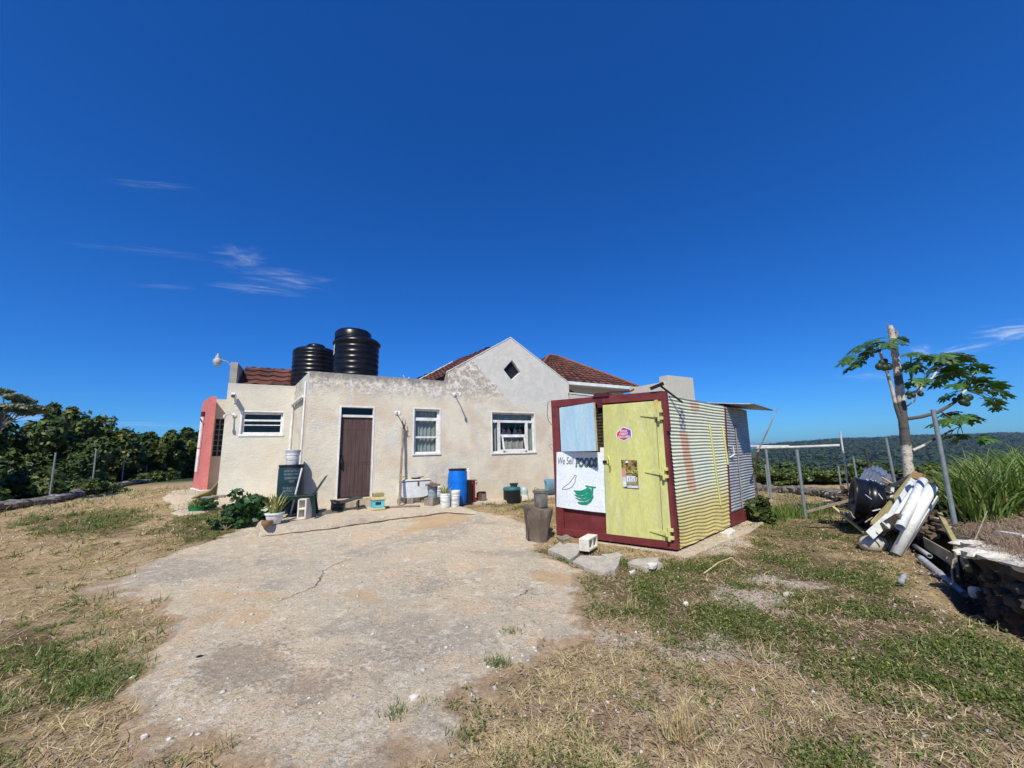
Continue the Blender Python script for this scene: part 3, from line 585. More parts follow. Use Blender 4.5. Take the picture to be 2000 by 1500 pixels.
ribbon([np.array([p[0]+.02, p[1]-.05, 0]) for p in PAT[:5]], .085, .006, 'edge_gap', MAT['bank_face_shaded'], drv)
# small porch pad left of the wing
PPAD = np.array([G(u, v)[:2] for u, v in [(322, 972), (350, 957), (380, 953), (430, 955), (432, 992), (400, 1000), (345, 1010), (338, 996)]])
sheet_on('porch_pavement', lambda x, y: poly_sd(x, y, PPAD)+(fbm(x*2, y*2, 4)-.5)*.4, (-14, -7, 7, 17), .06, M_slab, top=.03)
USE_HAZE = True
# ------------------------------------------------------------------ the house
house = empty('house', A+[0, 0, .1], 'cream stucco bungalow with a gabled front, brown tile roofs and flat-roofed block', 'house')
def rect(a, b, c, d): return [(a, c), (b, c), (b, d), (a, d)]
TH = .16
DOOR = (.71, 1.53, .58, 2.80); W1 = (2.525, 3.29, 1.575, 2.81); W2 = (4.86, 6.42, 1.54, 2.78)
DIA = [(5.63, 4.46), (5.29, 4.09), (5.59, 3.75), (5.95, 4.06)][::-1]
mb = MB()
fac = [(0, -.1), (7.80, -.1), (7.80, 3.48), (7.84, 3.50), (7.84, 3.82), (5.59, 5.14), (3.50, 3.87), (3.43, 3.60), (0, 3.61)]
mb.sheet(H, [fac, rect(*DOOR), rect(*W1), rect(*W2), DIA[::-1]], TH)
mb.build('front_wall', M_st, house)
# side return, back and right walls, roof slab
side = MB(); a0 = A[:2]; c0 = Cw[:2]; dirs = (c0-a0)/np.linalg.norm(c0-a0); Ls = float(np.linalg.norm(c0-a0)); sd3 = np.array([dirs[0], dirs[1], 0]); sn = np.array([dirs[1], -dirs[0], 0])
SIDE = lambda s, t, z: A+sd3*(Ls-s)+sn*(-t)*-1+Z_*z
side.sheet(lambda s, t, z: A+sd3*(Ls-s)+np.array([-sn[0], -sn[1], 0])*(-t)+Z_*z, [rect(-4.5, Ls-.001, -.1, 3.605)], TH, (3.7, 0))
side.build('side_wall', M_st, house)
bk = MB(); bk.fbox(H, (-2.5, 8.0, 0), (12.6, 8.15, 3.5)); bk.fbox(H, (12.6, .3, 0), (12.75, 8.0, 3.5)); bk.build('back_wall', M_st, house)
rs = MB(); rs.hexa([H(*q) for z in (3.08, 3.2) for q in [(.1, TH, z), (12.5, TH, z), (12.5, 8, z), (-.7, 8, z)]]); rs.hexa([np.array([*W(s, t, 0)[:2], z]) for z in (3.2, 3.3) for s, t in [(.15, .16), (LW-.05, .16), (LW-.05, 6), (.15, 6)]]); rs.build('flat_roof', MAT['concrete_roof'], house)
rp = MB(); rp.sheet(H, [[(7.86, -.1), (13.2, -.1), (13.2, 4.2), (12.8, 4.22), (11.16, 3.91), (10.9, 3.9), (10.9, 3.36), (7.86, 3.47)]], .15, (2, .4)); rp.build('right_wall', M_st2, house)
rc = MB(); rc.fbox(H, (7.86, -.02, 3.47), (10.9, .16, 3.50)); rc.v[-8:-4] = [H(7.86, -.02, 3.47), H(10.9, -.02, 3.36), H(10.9, .16, 3.36), H(7.86, .16, 3.47)]; rc.v[-4:] = [H(7.86, -.02, 3.51), H(10.9, -.02, 3.40), H(10.9, .16, 3.40), H(7.86, .16, 3.51)]; rc.build('wall_coping', MAT['white_trim'], house)
pr = MB(); pr.fbox(H, (12.80, -.14, -.1), (14.40, .3, 4.46)); pr.build('wall_pier', M_st2, house, bevel=.01)
# thin pale coping on gable
cp = MB()
for (s0, z0), (s1, z1) in [((3.50, 3.885), (5.59, 5.155)), ((5.59, 5.155), (7.85, 3.835))]:
    cp.hexa([H(s0, -.012, z0-.005), H(s1, -.012, z1-.005), H(s1, TH+.012, z1-.005), H(s0, TH+.012, z0-.005), H(s0, -.012, z0+.022), H(s1, -.012, z1+.022), H(s1, TH+.012, z1+.022), H(s0, TH+.012, z0+.022)])
cp.build('gable_coping', MAT['white_trim'], house)
# diamond vent: white reveal and dark louvred pane
dv = MB(); cen = np.array([sum(p[0] for p in DIA)/4, sum(p[1] for p in DIA)/4])
dl = [(cen+(np.array(p)-cen)*.995) for p in DIA]
for i in range(4):
    p, q = dl[i], dl[(i+1) % 4]; pi = cen+(p-cen)*.93; qi = cen+(q-cen)*.93
    dv.hexa([H(p[0], .004, p[1]), H(q[0], .004, q[1]), H(q[0], .15, q[1]), H(p[0], .15, p[1]), H(pi[0], .004, pi[1]), H(qi[0], .004, qi[1]), H(qi[0], .15, qi[1]), H(pi[0], .15, pi[1])])
dvo = dv.build('gable_vent', MAT['white_trim'], house)
d2 = MB(); d2.add([H(p[0], .11, p[1]) for p in dl], [(0, 1, 2, 3)]); d2.build('vent_pane', MAT['black_iron'], dvo)
def window(F, s0, s1, z0, z1, name, spec, depth=.075, fw_=.045, curtains=True, fold=.045, cz=None):
    fr = MB(); t0 = depth; t1 = depth+.05
    def b(a, c, e, f, dt=0): fr.fbox(F, (a, t0-dt, e), (c, t1, f))
    b(s0, s1, z1-fw_, z1); b(s0, s1, z0, z0+fw_, .015); b(s0, s0+fw_, z0+fw_, z1-fw_); b(s1-fw_, s1, z0+fw_, z1-fw_)
    for kind, a, lo, hi, ww in spec:
        if kind == 'h': b(lo+.001, hi-.001, a-ww/2, a+ww/2, .01)
        else: b(a-ww/2, a+ww/2, lo+.001, hi-.001, .012)
    f = fr.build(name, MAT['white_metal'], house, bevel=.004)
    gl = MB(); gl.add([F(s0+.01, t0+.03, z0+.01), F(s1-.01, t0+.03, z0+.01), F(s1-.01, t0+.03, z1-.01), F(s0+.01, t0+.03, z1-.01)], [(0, 1, 2, 3)]); gl.build('window_pane', M_glass, f)
    if curtains:
        for a, c, zz0, zz1 in (cz or [(s0, s1, z0, z1)]):
            cu = MB(); n = max(8, int((c-a)/.012)); V = []
            for k in range(n+1):
                s = a+(c-a)*k/n; tt = t1+.06+.018*math.sin(2*math.pi*(s/fold)+math.sin(s*9))
                V += [F(s, tt, zz0), F(s, tt, zz1)]
            cu.add(V, [(2*k, 2*k+2, 2*k+3, 2*k+1) for k in range(n)]); cu.build('curtain', MAT['curtain'], f, smooth=True)
    return f
# white reveals (boxed returns of the openings)
def reveal(F, s0, s1, z0, z1, name='window_surround', th_=.03, dp=.15, sides='lrtb', out=.012):
    r = MB()
    if 'l' in sides: r.fbox(F, (s0-.001, -out, z0), (s0+th_, dp, z1))
    if 'r' in sides: r.fbox(F, (s1-th_, -out, z0), (s1+.001, dp, z1))
    if 't' in sides: r.fbox(F, (s0+th_, -out, z1-th_), (s1-th_, dp, z1+.001))
    if 'b' in sides: r.fbox(F, (s0-.01, -out-.015, z0-.03), (s1+.01, dp, z0+.012))
    return r.build(name, MAT['white_trim'], house, bevel=.003)
reveal(H, *W1[:2], W1[2], W1[3]); reveal(H, *W2[:2], W2[2], W2[3])
a, b_, c, d = W1; zt = d-.30
window(H, a+.03, b_-.03, c+.012, d-.03, 'window', [('h', zt, a+.05, b_-.05, .085), ('h', (zt+c)/2-.02, a+.05, b_-.05, .045), ('v', b_-.075, c+.04, zt, .05), ('v', a+.075, c+.04, zt, .03)], fold=.11)
# blind slats in the middle window
bl = MB()
for k in range(7): z = c+.10+k*.035; bl.fbox(H, (a+.08, .26, z), (b_-.12, .268, z+.022))
bl.build('window_blind', MAT['curtain'], house); bl = MB()
for k in range(5): z = c+.62+k*.04; bl.fbox(H, (a+.08, .26, z), (b_-.12, .268, z+.026))
bl.build('window_blind', MAT['curtain'], house)
a, b_, c, d = W2; zt = d-.29
window(H, a+.03, b_-.03, c+.012, d-.03, 'window', [('h', zt, a+.05, b_-.05, .075), ('v', a+.29, c+.03, zt-.03, .085), ('v', b_-.29, c+.03, zt-.03, .085), ('h', c+.53, a+.33, b_-.33, .05), ('h', c+.075, a+.33, b_-.33, .06)],
       cz=[(a+.03, a+.27, c, zt), (b_-.27, b_-.03, c, zt), (a+.03, b_-.03, zt+.02, d)], fold=.09)
ob = MB()                                                           # lower sash pushed out at the bottom
q = lambda s, z, o: H(s, .05-o*(1-(z-c-.08)/.45)*.10, z)
for (s0, s1, z0, z1) in [(a+.37, b_-.37, c+.06, c+.11), (a+.37, b_-.37, c+.47, c+.51), (a+.37, a+.42, c+.11, c+.47), (b_-.42, b_-.37, c+.11, c+.47)]:
    ob.hexa([q(s0, z0, 1), q(s1, z0, 1), q(s1, z0, 1)+T_*.03, q(s0, z0, 1)+T_*.03, q(s0, z1, 1), q(s1, z1, 1), q(s1, z1, 1)+T_*.03, q(s0, z1, 1)+T_*.03])
ob.build('open_sash', MAT['white_metal'], house, bevel=.003)
# door with transom
a, b_, c, d = DOOR; reveal(H, a, b_, c, d, 'door_surround', .035, .16, 'lrt')
ds = MB(); ds.fbox(H, (a-.05, -.16, c-.22), (b_+.06, .15, c)); ds.build('door_step', M_patio, house, bevel=.02)
dfm = MB(); dfm.fbox(H, (a+.036, .05, 2.525), (b_-.036, .12, 2.585)); dfm.build('transom_bar', MAT['white_metal'], house)
door = MB(); n = 8
for k in range(n):
    s0 = a+.038+(b_-a-.076)*k/n; s1 = a+.038+(b_-a-.076)*(k+1)/n-.004; door.fbox(H, (s0, .085+.002*(k % 2), c+.012), (s1, .12, 2.523))
nl = door
for z in (2.22, 1.42, 1.36, .72):
    for k in range(n*2): s = a+.06+(b_-a-.12)*k/(n*2-1); nl.fbox(H, (s-.007, .078, z-.007), (s+.007, .086, z+.007))
dr = door.build('door', MAT['door_wood'], house)
hd = MB(); hd.tube([H(a+.10, .085, 1.30), H(a+.10, .02, 1.32), H(a+.085, .0, 1.42), H(a+.10, .02, 1.52), H(a+.10, .085, 1.55)], .013, 8); hd.fbox(H, (a+.07, .075, 1.26), (a+.13, .085, 1.60)); hd.build('door_handle', MAT['black_iron'], dr)
tg = MB(); tg.add([H(a+.04, .09, 2.585), H(b_-.04, .09, 2.585), H(b_-.04, .09, 2.765), H(a+.04, .09, 2.765)], [(0, 1, 2, 3)]); tg.build('transom_pane', M_glass, house)
# wing
mb = MB(); WW = (.34, 1.38, 2.19, 2.86); mb.sheet(W, [[(0, 0), (LW, 0), (LW, 3.60), (0, 3.60)], rect(*WW)], TH, (10, 0)); mb.build('wing_wall', M_st2, house)
ws = MB(); ws.hexa([W(0, .01, 0), W(.15, TH, 0), W(.15, 6, 0), W(0, 6, 0), W(0, .01, 3.6), W(.15, TH, 3.6), W(.15, 6, 3.6), W(0, 6, 3.6)]); ws.build('wing_side_wall', M_st2, house)
window(W, WW[0]+.04, WW[1]-.04, WW[2]+.03, WW[3]-.04, 'window', [('h', 2.60, .4, 1.32, .05), ('h', 2.47, .4, 1.32, .025)], depth=.07, curtains=False, fw_=.055)
r = MB(); s0, s1, z0, z1 = WW
r.fbox(W, (s0, -.004, z0), (s0+.04, .15, z1)); r.fbox(W, (s1-.04, -.004, z0), (s1, .15, z1)); r.fbox(W, (s0+.04, -.004, z1-.035), (s1-.04, .15, z1)); r.fbox(W, (s0-.01, -.02, z0-.03), (s1+.01, .15, z0+.03)); r.build('window_surround', MAT['white_trim'], house, bevel=.003)
rm = MB(); rm.fbox(W, (.3, .5, 2.0), (1.45, .55, 3.0)); rm.build('room_dark_backing', MAT['dark_room'], house)  # dark backing plate standing in for the unlit room behind the pane
# tile roofs: stepped courses with rolls
def tile_roof(name, P00, P10, P01, P11, parent, eave=True):
    """P00-P10 eave, P01-P11 ridge"""
    P00, P10, P01, P11 = [np.asarray(p, float) for p in (P00, P10, P01, P11)]
    Lr = max(np.linalg.norm(P11-P01), np.linalg.norm(P10-P00)); Ls_ = np.linalg.norm((P01+P11)/2-(P00+P10)/2)
    nu = int(Lr/.045)+2; nc = max(2, int(Ls_/.27)); V = []; UV = []
    nrm = np.cross(P10-P00, P01-P00); nrm /= np.linalg.norm(nrm); nrm = nrm if nrm[2] > 0 else -nrm
    rows = []
    for k in range(nc):
        for f_ in (0.0, .15, .6, .97): rows.append((k, f_))
    rows.append((nc-1, 1.0))
    for k, f_ in rows:
        vv = (k+f_)/nc; lift = .045*(1-f_)+.004
        for i in range(nu):
            uu = i/(nu-1); p = (P00*(1-uu)+P10*uu)*(1-vv)+(P01*(1-uu)+P11*uu)*vv; sx = uu*Lr
            wv = .018*math.cos(2*math.pi*sx/.39)+.006*math.cos(4*math.pi*sx/.39+.7)
            V.append(p+nrm*(lift+wv)); UV.append((sx, vv*Ls_))
    nrw = len(rows); F = np.array([(a*nu+i, a*nu+i+1, (a+1)*nu+i+1, (a+1)*nu+i) for a in range(nrw-1) for i in range(nu-1)])
    o = mesh_np(name, V, F, M_tile, parent, smooth=True, uv=UV); o.data.set_sharp_from_angle(angle=R(50)); return o
tile_roof('tiled_roof', W(.19, .30, 3.62), W(2.3, .30, 3.62), W(.19, 1.30, 4.33), W(2.3, 1.30, 4.33), house)
tile_roof('tiled_roof', W(2.3, 2.6, 3.6), W(.19, 2.6, 3.6), W(2.3, 1.31, 4.33), W(.19, 1.31, 4.33), house)
fas = MB(); fas.fbox(W, (.19, .20, 3.55), (LW, .29, 3.625)); fas.build('roof_fascia', MAT['white_trim'], house)
gs = MB(); gs.fbox(W, (-.01, .10, 3.605), (.16, 2.5, 4.20)); gs.build('roof_end_wall', MAT['concrete_roof'], house, bevel=.01)
# gable roof behind the front gable, its back barge wall and the roof beyond
def gz(s): return 3.87+(s-3.50)*.6077 if s < 5.59 else 5.14-(s-5.59)*.584
for s0, s1 in ((3.0, 5.59), (8.2, 5.59)):
    q_ = .24 if s0 < 5 else -.13; e = [(s0, .20, gz(s0)-.10), (s0, 4.0, gz(s0)+q_), (s1, .20, gz(s1)-.10), (s1, 4.0, gz(s1)+q_)]
    tile_roof('tiled_roof', H(*e[0]), H(*e[1]), H(*e[2]), H(*e[3]), house)
bw = MB(); bw.hexa([H(3.3, 4.0, 3.4), H(5.2, 4.0, 3.4), H(5.2, 4.16, 3.4), H(3.3, 4.16, 3.4), H(3.3, 4.0, 4.08), H(5.2, 4.0, 5.22), H(5.2, 4.16, 5.22), H(3.3, 4.16, 4.08)]); bw.build('barge_wall', MAT['white_trim'], house)
tile_roof('tiled_roof', H(3.4, 4.2, 4.18), H(3.4, 8.3, 4.18), H(7.0, 4.2, 6.05), H(7.0, 8.3, 6.05), house); tile_roof('tiled_roof', H(10.6, 4.2, 4.2), H(10.6, 8.3, 4.2), H(7.01, 4.2, 6.05), H(7.01, 8.3, 6.05), house)
bg2 = MB(); bg2.add([H(3.5, 4.22, 3.2), H(10.5, 4.22, 3.2), H(10.4, 4.22, 4.2), H(7.0, 4.22, 6.0), H(3.5, 4.22, 4.2)], [(0, 1, 2, 3, 4)]); bg2.build('upper_gable', M_tile, house)
# hip roof on the right
EZ = 4.13; e = dict(fl=(7.1, 1.1, EZ), fr=(12.45, 1.1, EZ), bl=(7.1, 6.3, EZ), br=(12.45, 6.3, EZ), rl=(9.72, 3.7, 5.80), rr=(10.24, 3.7, 5.80))
hr = tile_roof('hip_roof', H(*e['fl']), H(*e['fr']), H(*e['rl']), H(*e['rr']), house)
tile_roof('hip_roof', H(*e['bl']), H(*e['fl']), H(9.72, 3.71, 5.8), H(9.72, 3.7, 5.8), house); tile_roof('hip_roof', H(*e['fr']), H(*e['br']), H(10.24, 3.7, 5.8), H(10.24, 3.71, 5.8), house)
hcp = MB()
for k1, k2 in (('fl', 'rl'), ('fr', 'rr'), ('rl', 'rr')): hcp.tube([H(*e[k1])+Z_*.05, H(*e[k2])+Z_*.05], .06, 8)
M('ridge_clay', (.26, .085, .04), (.17, .06, .035), 5, .7); hcp.build('ridge_cap', MAT['ridge_clay'], house)
hf = MB(); hf.fbox(H, (7.15, 1.02, EZ-.12), (12.5, 1.09, EZ+.0)); hf.fbox(H, (12.44, 1.10, EZ-.12), (12.5, 6.3, EZ)); hf.build('roof_fascia', MAT['white_trim'], house)
hw = MB(); hw.fbox(H, (7.5, 1.75, 3.1), (12.1, 1.9, EZ)); hw.fbox(H, (7.15, 1.1, EZ-.08), (12.44, 1.75, EZ-.05)); hw.fbox(H, (12.1, 1.75, 3.1), (12.2, 6.2, EZ)); hw.build('upper_wall', M_st2, house)
# downpipes on the return wall
dp = MB(); o3 = -sn*0.06 if False else np.array([-.86, -.5, 0])*.06
def SP(l, z, o=.05): return A+sd3*l+np.array([-math.sin(math.atan2(sd3[1], sd3[0])), math.cos(math.atan2(sd3[1], sd3[0])), 0])*o+Z_*z
dp.tube([SP(.28, 3.03), SP(2.05, 3.03), SP(2.14, 2.98), SP(2.14, .45)], .042, 10); dp.build('downpipe', MAT['white_trim'], house, smooth=True)
dp = MB(); dp.tube([SP(.30, 3.40, .03), SP(.30, 3.06, .03), SP(.33, .42, .03)], .022, 10); dp.build('downpipe', MAT['white_trim'], house, smooth=True)
# wall lamps
def wall_lamp(F, s, z, arm=.30, lean=0.0):
    l = MB(); l.lathe([(.0, 0), (.055, 0), (.055, .02), (.03, .03)], F(s, -.001, z), 16, axis=F(s, -1, z)-F(s, 0, z)); l.tube([F(s, -.02, z), F(s-lean*.6, -arm*.6, z+.02), F(s-lean, -arm, z-.02)], [.014, .014, .02], 8)
    lo = l.build('wall_lamp', MAT['white_plastic'], house, smooth=True)
    b = MB(); b.lathe([(.012, .05), (.03, .04), (.038, 0), (.03, -.04), (.01, -.055)], F(s-lean, -arm-.01, z-.05), 14); b.build('lamp_bulb', MAT['white_plastic'], lo, smooth=True)
wall_lamp(H, 2.08, 2.66, .32); wall_lamp(H, 3.70, 3.22, .42); wall_lamp(W, .20, 2.72, .26, .16)
sc = MB(); sc.fbox(W, (.16, -.03, 3.06), (.24, 0, 3.16)); sc.tube([W(.20, -.02, 3.12), W(.19, -.12, 3.18)], .018, 8); sc.box(W(.18, -.17, 3.24), (.09, .22, .09), R(27), 0, R(-12)); so = sc.build('security_camera', MAT['white_plastic'], house, bevel=.008)
s2 = MB(); s2.box(W(.18, -.285, 3.215), (.08, .015, .08), R(27), 0, R(-12)); s2.build('camera_lens', MAT['black_iron'], so)
# yard lamp on the end wall
yl = MB(); yl.tube([W(.0, .3, 3.98), W(-.03, .28, 4.14), W(-.12, .25, 4.24), W(-.30, .22, 4.28)], .014, 8); yo = yl.build('yard_lamp', MAT['lamp_grey'], house, smooth=True)
y2 = MB(); y2.lathe([(.0, .17), (.03, .17), (.035, .11), (.055, .10), (.06, .03), (.10, .0), (.105, -.03), (.10, -.10), (.085, -.12), (.075, -.16), (.03, -.19), (0, -.195)], W(-.33, .22, 4.27), 20, cap=False); y2.build('lamp_head', MAT['lamp_grey'], yo, smooth=True)
# pink fin wall and recessed porch wall
E0 = np.array([-9.47, 12.0, 0]); PD = np.array([math.cos(R(136)), math.sin(R(136)), 0]); PN = np.array([math.cos(R(27)), math.sin(R(27)), 0])
Lp = 1.62; pf = MB(); ol = [(0, .3), (Lp, .3), (Lp, 3.28), (Lp-.06, 3.40), (Lp-.18, 3.48), (Lp-.4, 3.52), (0, 3.52)]
def PF(s, t, z): return E0+PD*s+PN*t+Z_*z
V1 = [PF(s, 0, z) for s, z in ol]; V2 = [PF(s, .15, z) for s, z in ol]; n = len(ol)
pf.add(V1+V2, [tuple(range(n-1, -1, -1)), tuple(range(n, 2*n))]+[(i, (i+1) % n, (i+1) % n+n, i+n) for i in range(n)]); pf.build('pink_fin_wall', MAT['pink_paint'], house)
pl = MB(); pl.hexa([PF(-.04, -.06, .3), PF(Lp+.05, -.06, .3), PF(Lp+.05, .3, .3), PF(-.04, .3, .3), PF(-.04, -.06, .66), PF(Lp+.05, -.06, .66), PF(Lp+.05, .3, .66), PF(-.04, .3, .66)]); pl.build('plinth', MAT['white_trim'], house, bevel=.01)
ct = MB(); PO = lambda s, z, o=.04: PF(s, 0, z)-np.array([-PD[1], PD[0], 0])*0+np.array([PD[1], -PD[0], 0])*-o
PO = lambda s, z, o=.05: E0+PD*s+np.array([-PD[1], PD[0], 0])*o+Z_*z
ct.tube([PO(.78, 2.92), PO(.80, 1.95)], .05, 8); ct.tube([PO(.80, 1.90), PO(.82, 1.20)], .05, 8); ct.build('conduit', MAT['white_trim'], house)
mt = MB(); mt.tube([PO(.78, 2.95), PO(.78, 3.10)], .055, 8); mt.tube([PO(.78, 2.75), PO(.62, 2.86, .12)], .02, 6); mt.build('conduit_cap', MAT['burgundy_edge'], house)
RW = lambda s, t, z: np.array([-9.47, 12.55, 0])+PN*s+np.array([-PN[1], PN[0], 0])*t+Z_*z
rw = MB(); gw = (-.17, 1.24, 1.66, 2.86); rw.sheet(RW, [[(-.22, .2), (2.2, .2), (2.2, 3.75), (.35, 3.62), (.1, 3.50), (-.22, 3.50)], rect(*gw)], .15, (12, 0)); rw.build('porch_wall', M_st2, house)
gb = MB()
for k in range(12): s = gw[0]+(gw[1]-gw[0])*k/11; gb.fbox(RW, (s-.012, .03, gw[2]), (s+.012, .06, gw[3]))
for k in range(8): z = gw[2]+(gw[3]-gw[2])*k/7; gb.fbox(RW, (gw[0], .028, z-.012), (gw[1], .062, z+.012))
gbo = gb.build('grid_window', MAT['galv_post'], house)
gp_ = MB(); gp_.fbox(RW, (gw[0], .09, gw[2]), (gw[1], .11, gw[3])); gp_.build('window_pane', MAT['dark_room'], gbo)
# clothes seen behind the gable window
M('cloth_white', (.50, .47, .45), (.34, .32, .32), 5, .9)
for k, s in enumerate((5.30, 5.50, 5.68, 5.92, 6.10)):
    hg = empty('hanging_garment', H(s, .42, 2.0), ['pale shirt on a hanger behind the gable window, leftmost of the five', 'pale shirt on a hanger behind the gable window, second from the left', 'pale shirt on a hanger in the middle of the gable window', 'pale shirt on a hanger behind the gable window, second from the right', 'pale shirt on a hanger behind the gable window, rightmost of the five'][k], 'shirt', 'clothes hanging behind the gable window')
    m = MB(); zt = 2.33; m.tube([H(s, .42, zt+.08), H(s+.02, .42, zt+.11), H(s+.03, .42, zt+.07), H(s, .42, zt), H(s-.09, .40, zt-.07)], .006, 5); m.build('hanger', MAT['white_plastic'], hg)
    m = MB(); top = 2.28; bot = 1.45
    V = [H(s-.03, .42, top), H(s+.04, .42, top), H(s+.11, .40, top-.22), H(s+.10, .44, bot), H(s-.10, .42, bot), H(s-.11, .44, top-.22)]; V2 = [v+T_*.03 for v in V]
    m.add(V+V2, [(0, 5, 4, 3, 2, 1), (6, 7, 8, 9, 10, 11)]+[(i, (i+1) % 6, (i+1) % 6+6, i+6) for i in range(6)]); m.build('shirt', MAT['cloth_white'], hg)

# ------------------------------------------------------------------ water tanks on the roof
def tank(c, z0, D, Hh, kind):
    c = np.array([c[0], c[1], 0]); r = D/2
    t = empty('water_tank', [c[0], c[1], z0], 'taller black ribbed roof tank on the right, with a wide domed rim' if kind else 'lower black ribbed roof tank on the left, with a small round lid', 'water tank', 'black water tanks on the roof')
    pr = [(r*.97, 0)]; nrib = 9 if kind else 11; hb = Hh*.74 if kind else Hh*.84
    for k in range(nrib):
        z = hb*(k+.15)/nrib; dz = hb/nrib; pr += [(r*.965, z), (r*.985, z+dz*.12), (r*.985, z+dz*.28), (r*.962, z+dz*.42)]
    if kind: pr += [(r*.97, hb), (r*1.04, hb+.03), (r*1.05, hb+.08), (r*.93, hb+.16), (r*.80, hb+.20)]; lid = hb+.19
    else: pr += [(r*.99, hb*.99), (r*.97, hb+.05), (r*.86, hb+.11), (r*.5, hb+.17)]; lid = hb+.15
    m = MB(); m.lathe(pr, c+Z_*z0, 56); b = m.build('tank_body', MAT['tank_black'], t, smooth=True, auto=60)
    m = MB()
    if kind: m.lathe([(r*.80, 0), (r*.80, .18), (r*.70, .25), (r*.3, .30), (.01, .31)], c+Z_*(z0+lid)+np.array([-.12, 0, 0]), 40)
    else:
        m.lathe([(r*.40, 0), (r*.42, .06), (r*.36, .13), (r*.2, .16), (.01, .165)], c+Z_*(z0+lid), 32)
        for k in range(10):
            a_ = 2*math.pi*k/10; p = c+np.array([math.cos(a_), math.sin(a_), 0])*r*.38+Z_*(z0+lid+.05); m.box(p, (.05, .02, .10), a_)
    m.build('tank_lid', MAT['tank_black'], t, smooth=True, auto=50)
    return t
tank((-4.32, 10.5), 3.2, 1.20, 1.86, 1); tank((-6.05, 11.6), 3.3, 1.27, 1.66, 0)
m = MB(); p0 = H(1.25, .25, 0)
tl = MB(); tp = np.array([-4.95, 10.30, 4.25])
M('label_grey', (.55, .56, .55), (.2, .2, .2), 30, .7)
ml = MB()
for k in range(4):
    a0_ = R(196+k*7); a1_ = R(196+(k+1)*7); rr = .598
    ml.add([np.array([-4.32+math.cos(x_)*rr, 10.5+math.sin(x_)*rr, z]) for x_, z in ((a0_, 4.28), (a1_, 4.28), (a1_, 4.60), (a0_, 4.60))], [(0, 1, 2, 3)])
tk = [o for o in bpy.data.objects if o.name == 'water_tank'][0]; ml.build('tank_label', MAT['label_grey'], tk)
rp_ = empty('roof_pipe', H(2.45, .35, 3.2), 'thin white pipe stubs sticking up behind the parapet', 'pipe'); m = MB(); m.tube([H(2.44, .4, 3.2), H(2.40, .4, 3.62), H(2.32, .38, 3.76)], .014, 6); m.tube([H(2.50, .4, 3.2), H(2.49, .4, 3.72)], .012, 6); m.build('pipe', MAT['white_plastic'], rp_)
# ------------------------------------------------------------------ container shop
shop = empty('container_shop', CF(LC/2, 1, -.05), 'maroon shipping container stall with a yellow door and corrugated yellow side', 'container')
b = MB(); b.fbox(CF, (0, 0, 0.10), (.17, .12, 2.46)); b.fbox(CF, (LC-.14, 0, .10), (LC, .12, 2.40)); b.fbox(CF, (0, -.004, -.02), (LC, .13, .10))
b.hexa([CF(0, -.004, 2.46), CF(LC, -.004, 2.40), CF(LC, .13, 2.40), CF(0, .13, 2.46), CF(0, -.004, 2.60), CF(LC, -.004, 2.545), CF(LC, .13, 2.545), CF(0, .13, 2.60)])
b.build('front_frame', MAT['maroon'], shop, bevel=.006)
BK = CS(4.6, 0, 0); BL = BK+(LF-RF)
bx = MB(); top = lambda p, z: np.array([p[0], p[1], z])
Li = LF+.13*TC+.02*SC; Ri = RF+.13*TC-.03*SC; Bi = CS(4.5, .04, 0); Bl = Bi+(LF-RF)*.97
for a_, c_ in ((Li, Bl), (Bl, Bi), (Bi, Ri)):
    bx.add([top(a_, -.02), top(c_, -.02), top(c_, 2.44), top(a_, 2.44)], [(0, 1, 2, 3)])
bx.add([top(Li, 2.44), top(Ri, 2.42), top(Bi, 2.40), top(Bl, 2.44)], [(0, 1, 2, 3)]); bx.add([top(Li, 0.03), top(Ri, 0.03), top(Bi, 0.03), top(Bl, 0.03)], [(0, 1, 2, 3)])
bx.build('container_body', MAT['maroon'], shop)
m = MB(); m.fbox(CF, (.17, .05, .10), (.80, .08, 2.44)); m.fbox(CF, (.80, .05, .10), (1.05, .08, .55)); m.build('left_door', MAT['maroon'], shop)
m = MB(); m.fbox(CF, (.801, .060, .56), (1.13, .075, 2.44))  # dark ribbed panel painted as the unlit interior seen beside the hatch
for k in range(30): m.fbox(CF, (.82, .045, .60+k*.06), (1.12, .059, .625+k*.06))
m.build('slot_panel', MAT['slot_shade'], shop)
for k in range(26):
    pass
# blue hatch, hinged on its left edge and standing slightly open
HA = math.atan2(-.28, .90)
def HT(s, t, z): return CF(.20, -.0, 0)+(SC*math.cos(HA)+TC*math.sin(HA))*s+(TC*math.cos(HA)-SC*math.sin(HA))*t+Z_*z
m = MB(); m.fbox(HT, (0, -.012, 1.56), (.925, .004, 2.43)); ho = m.build('blue_hatch', MAT['blue_panel'], shop, bevel=.003)
m = MB(); m.fbox(HT, (.927, -.012, 1.56), (.945, .02, 2.43)); m.fbox(HT, (0, .006, 1.56), (.925, .02, 2.43)); m.build('hatch_edge', MAT['raw_ply'], ho)
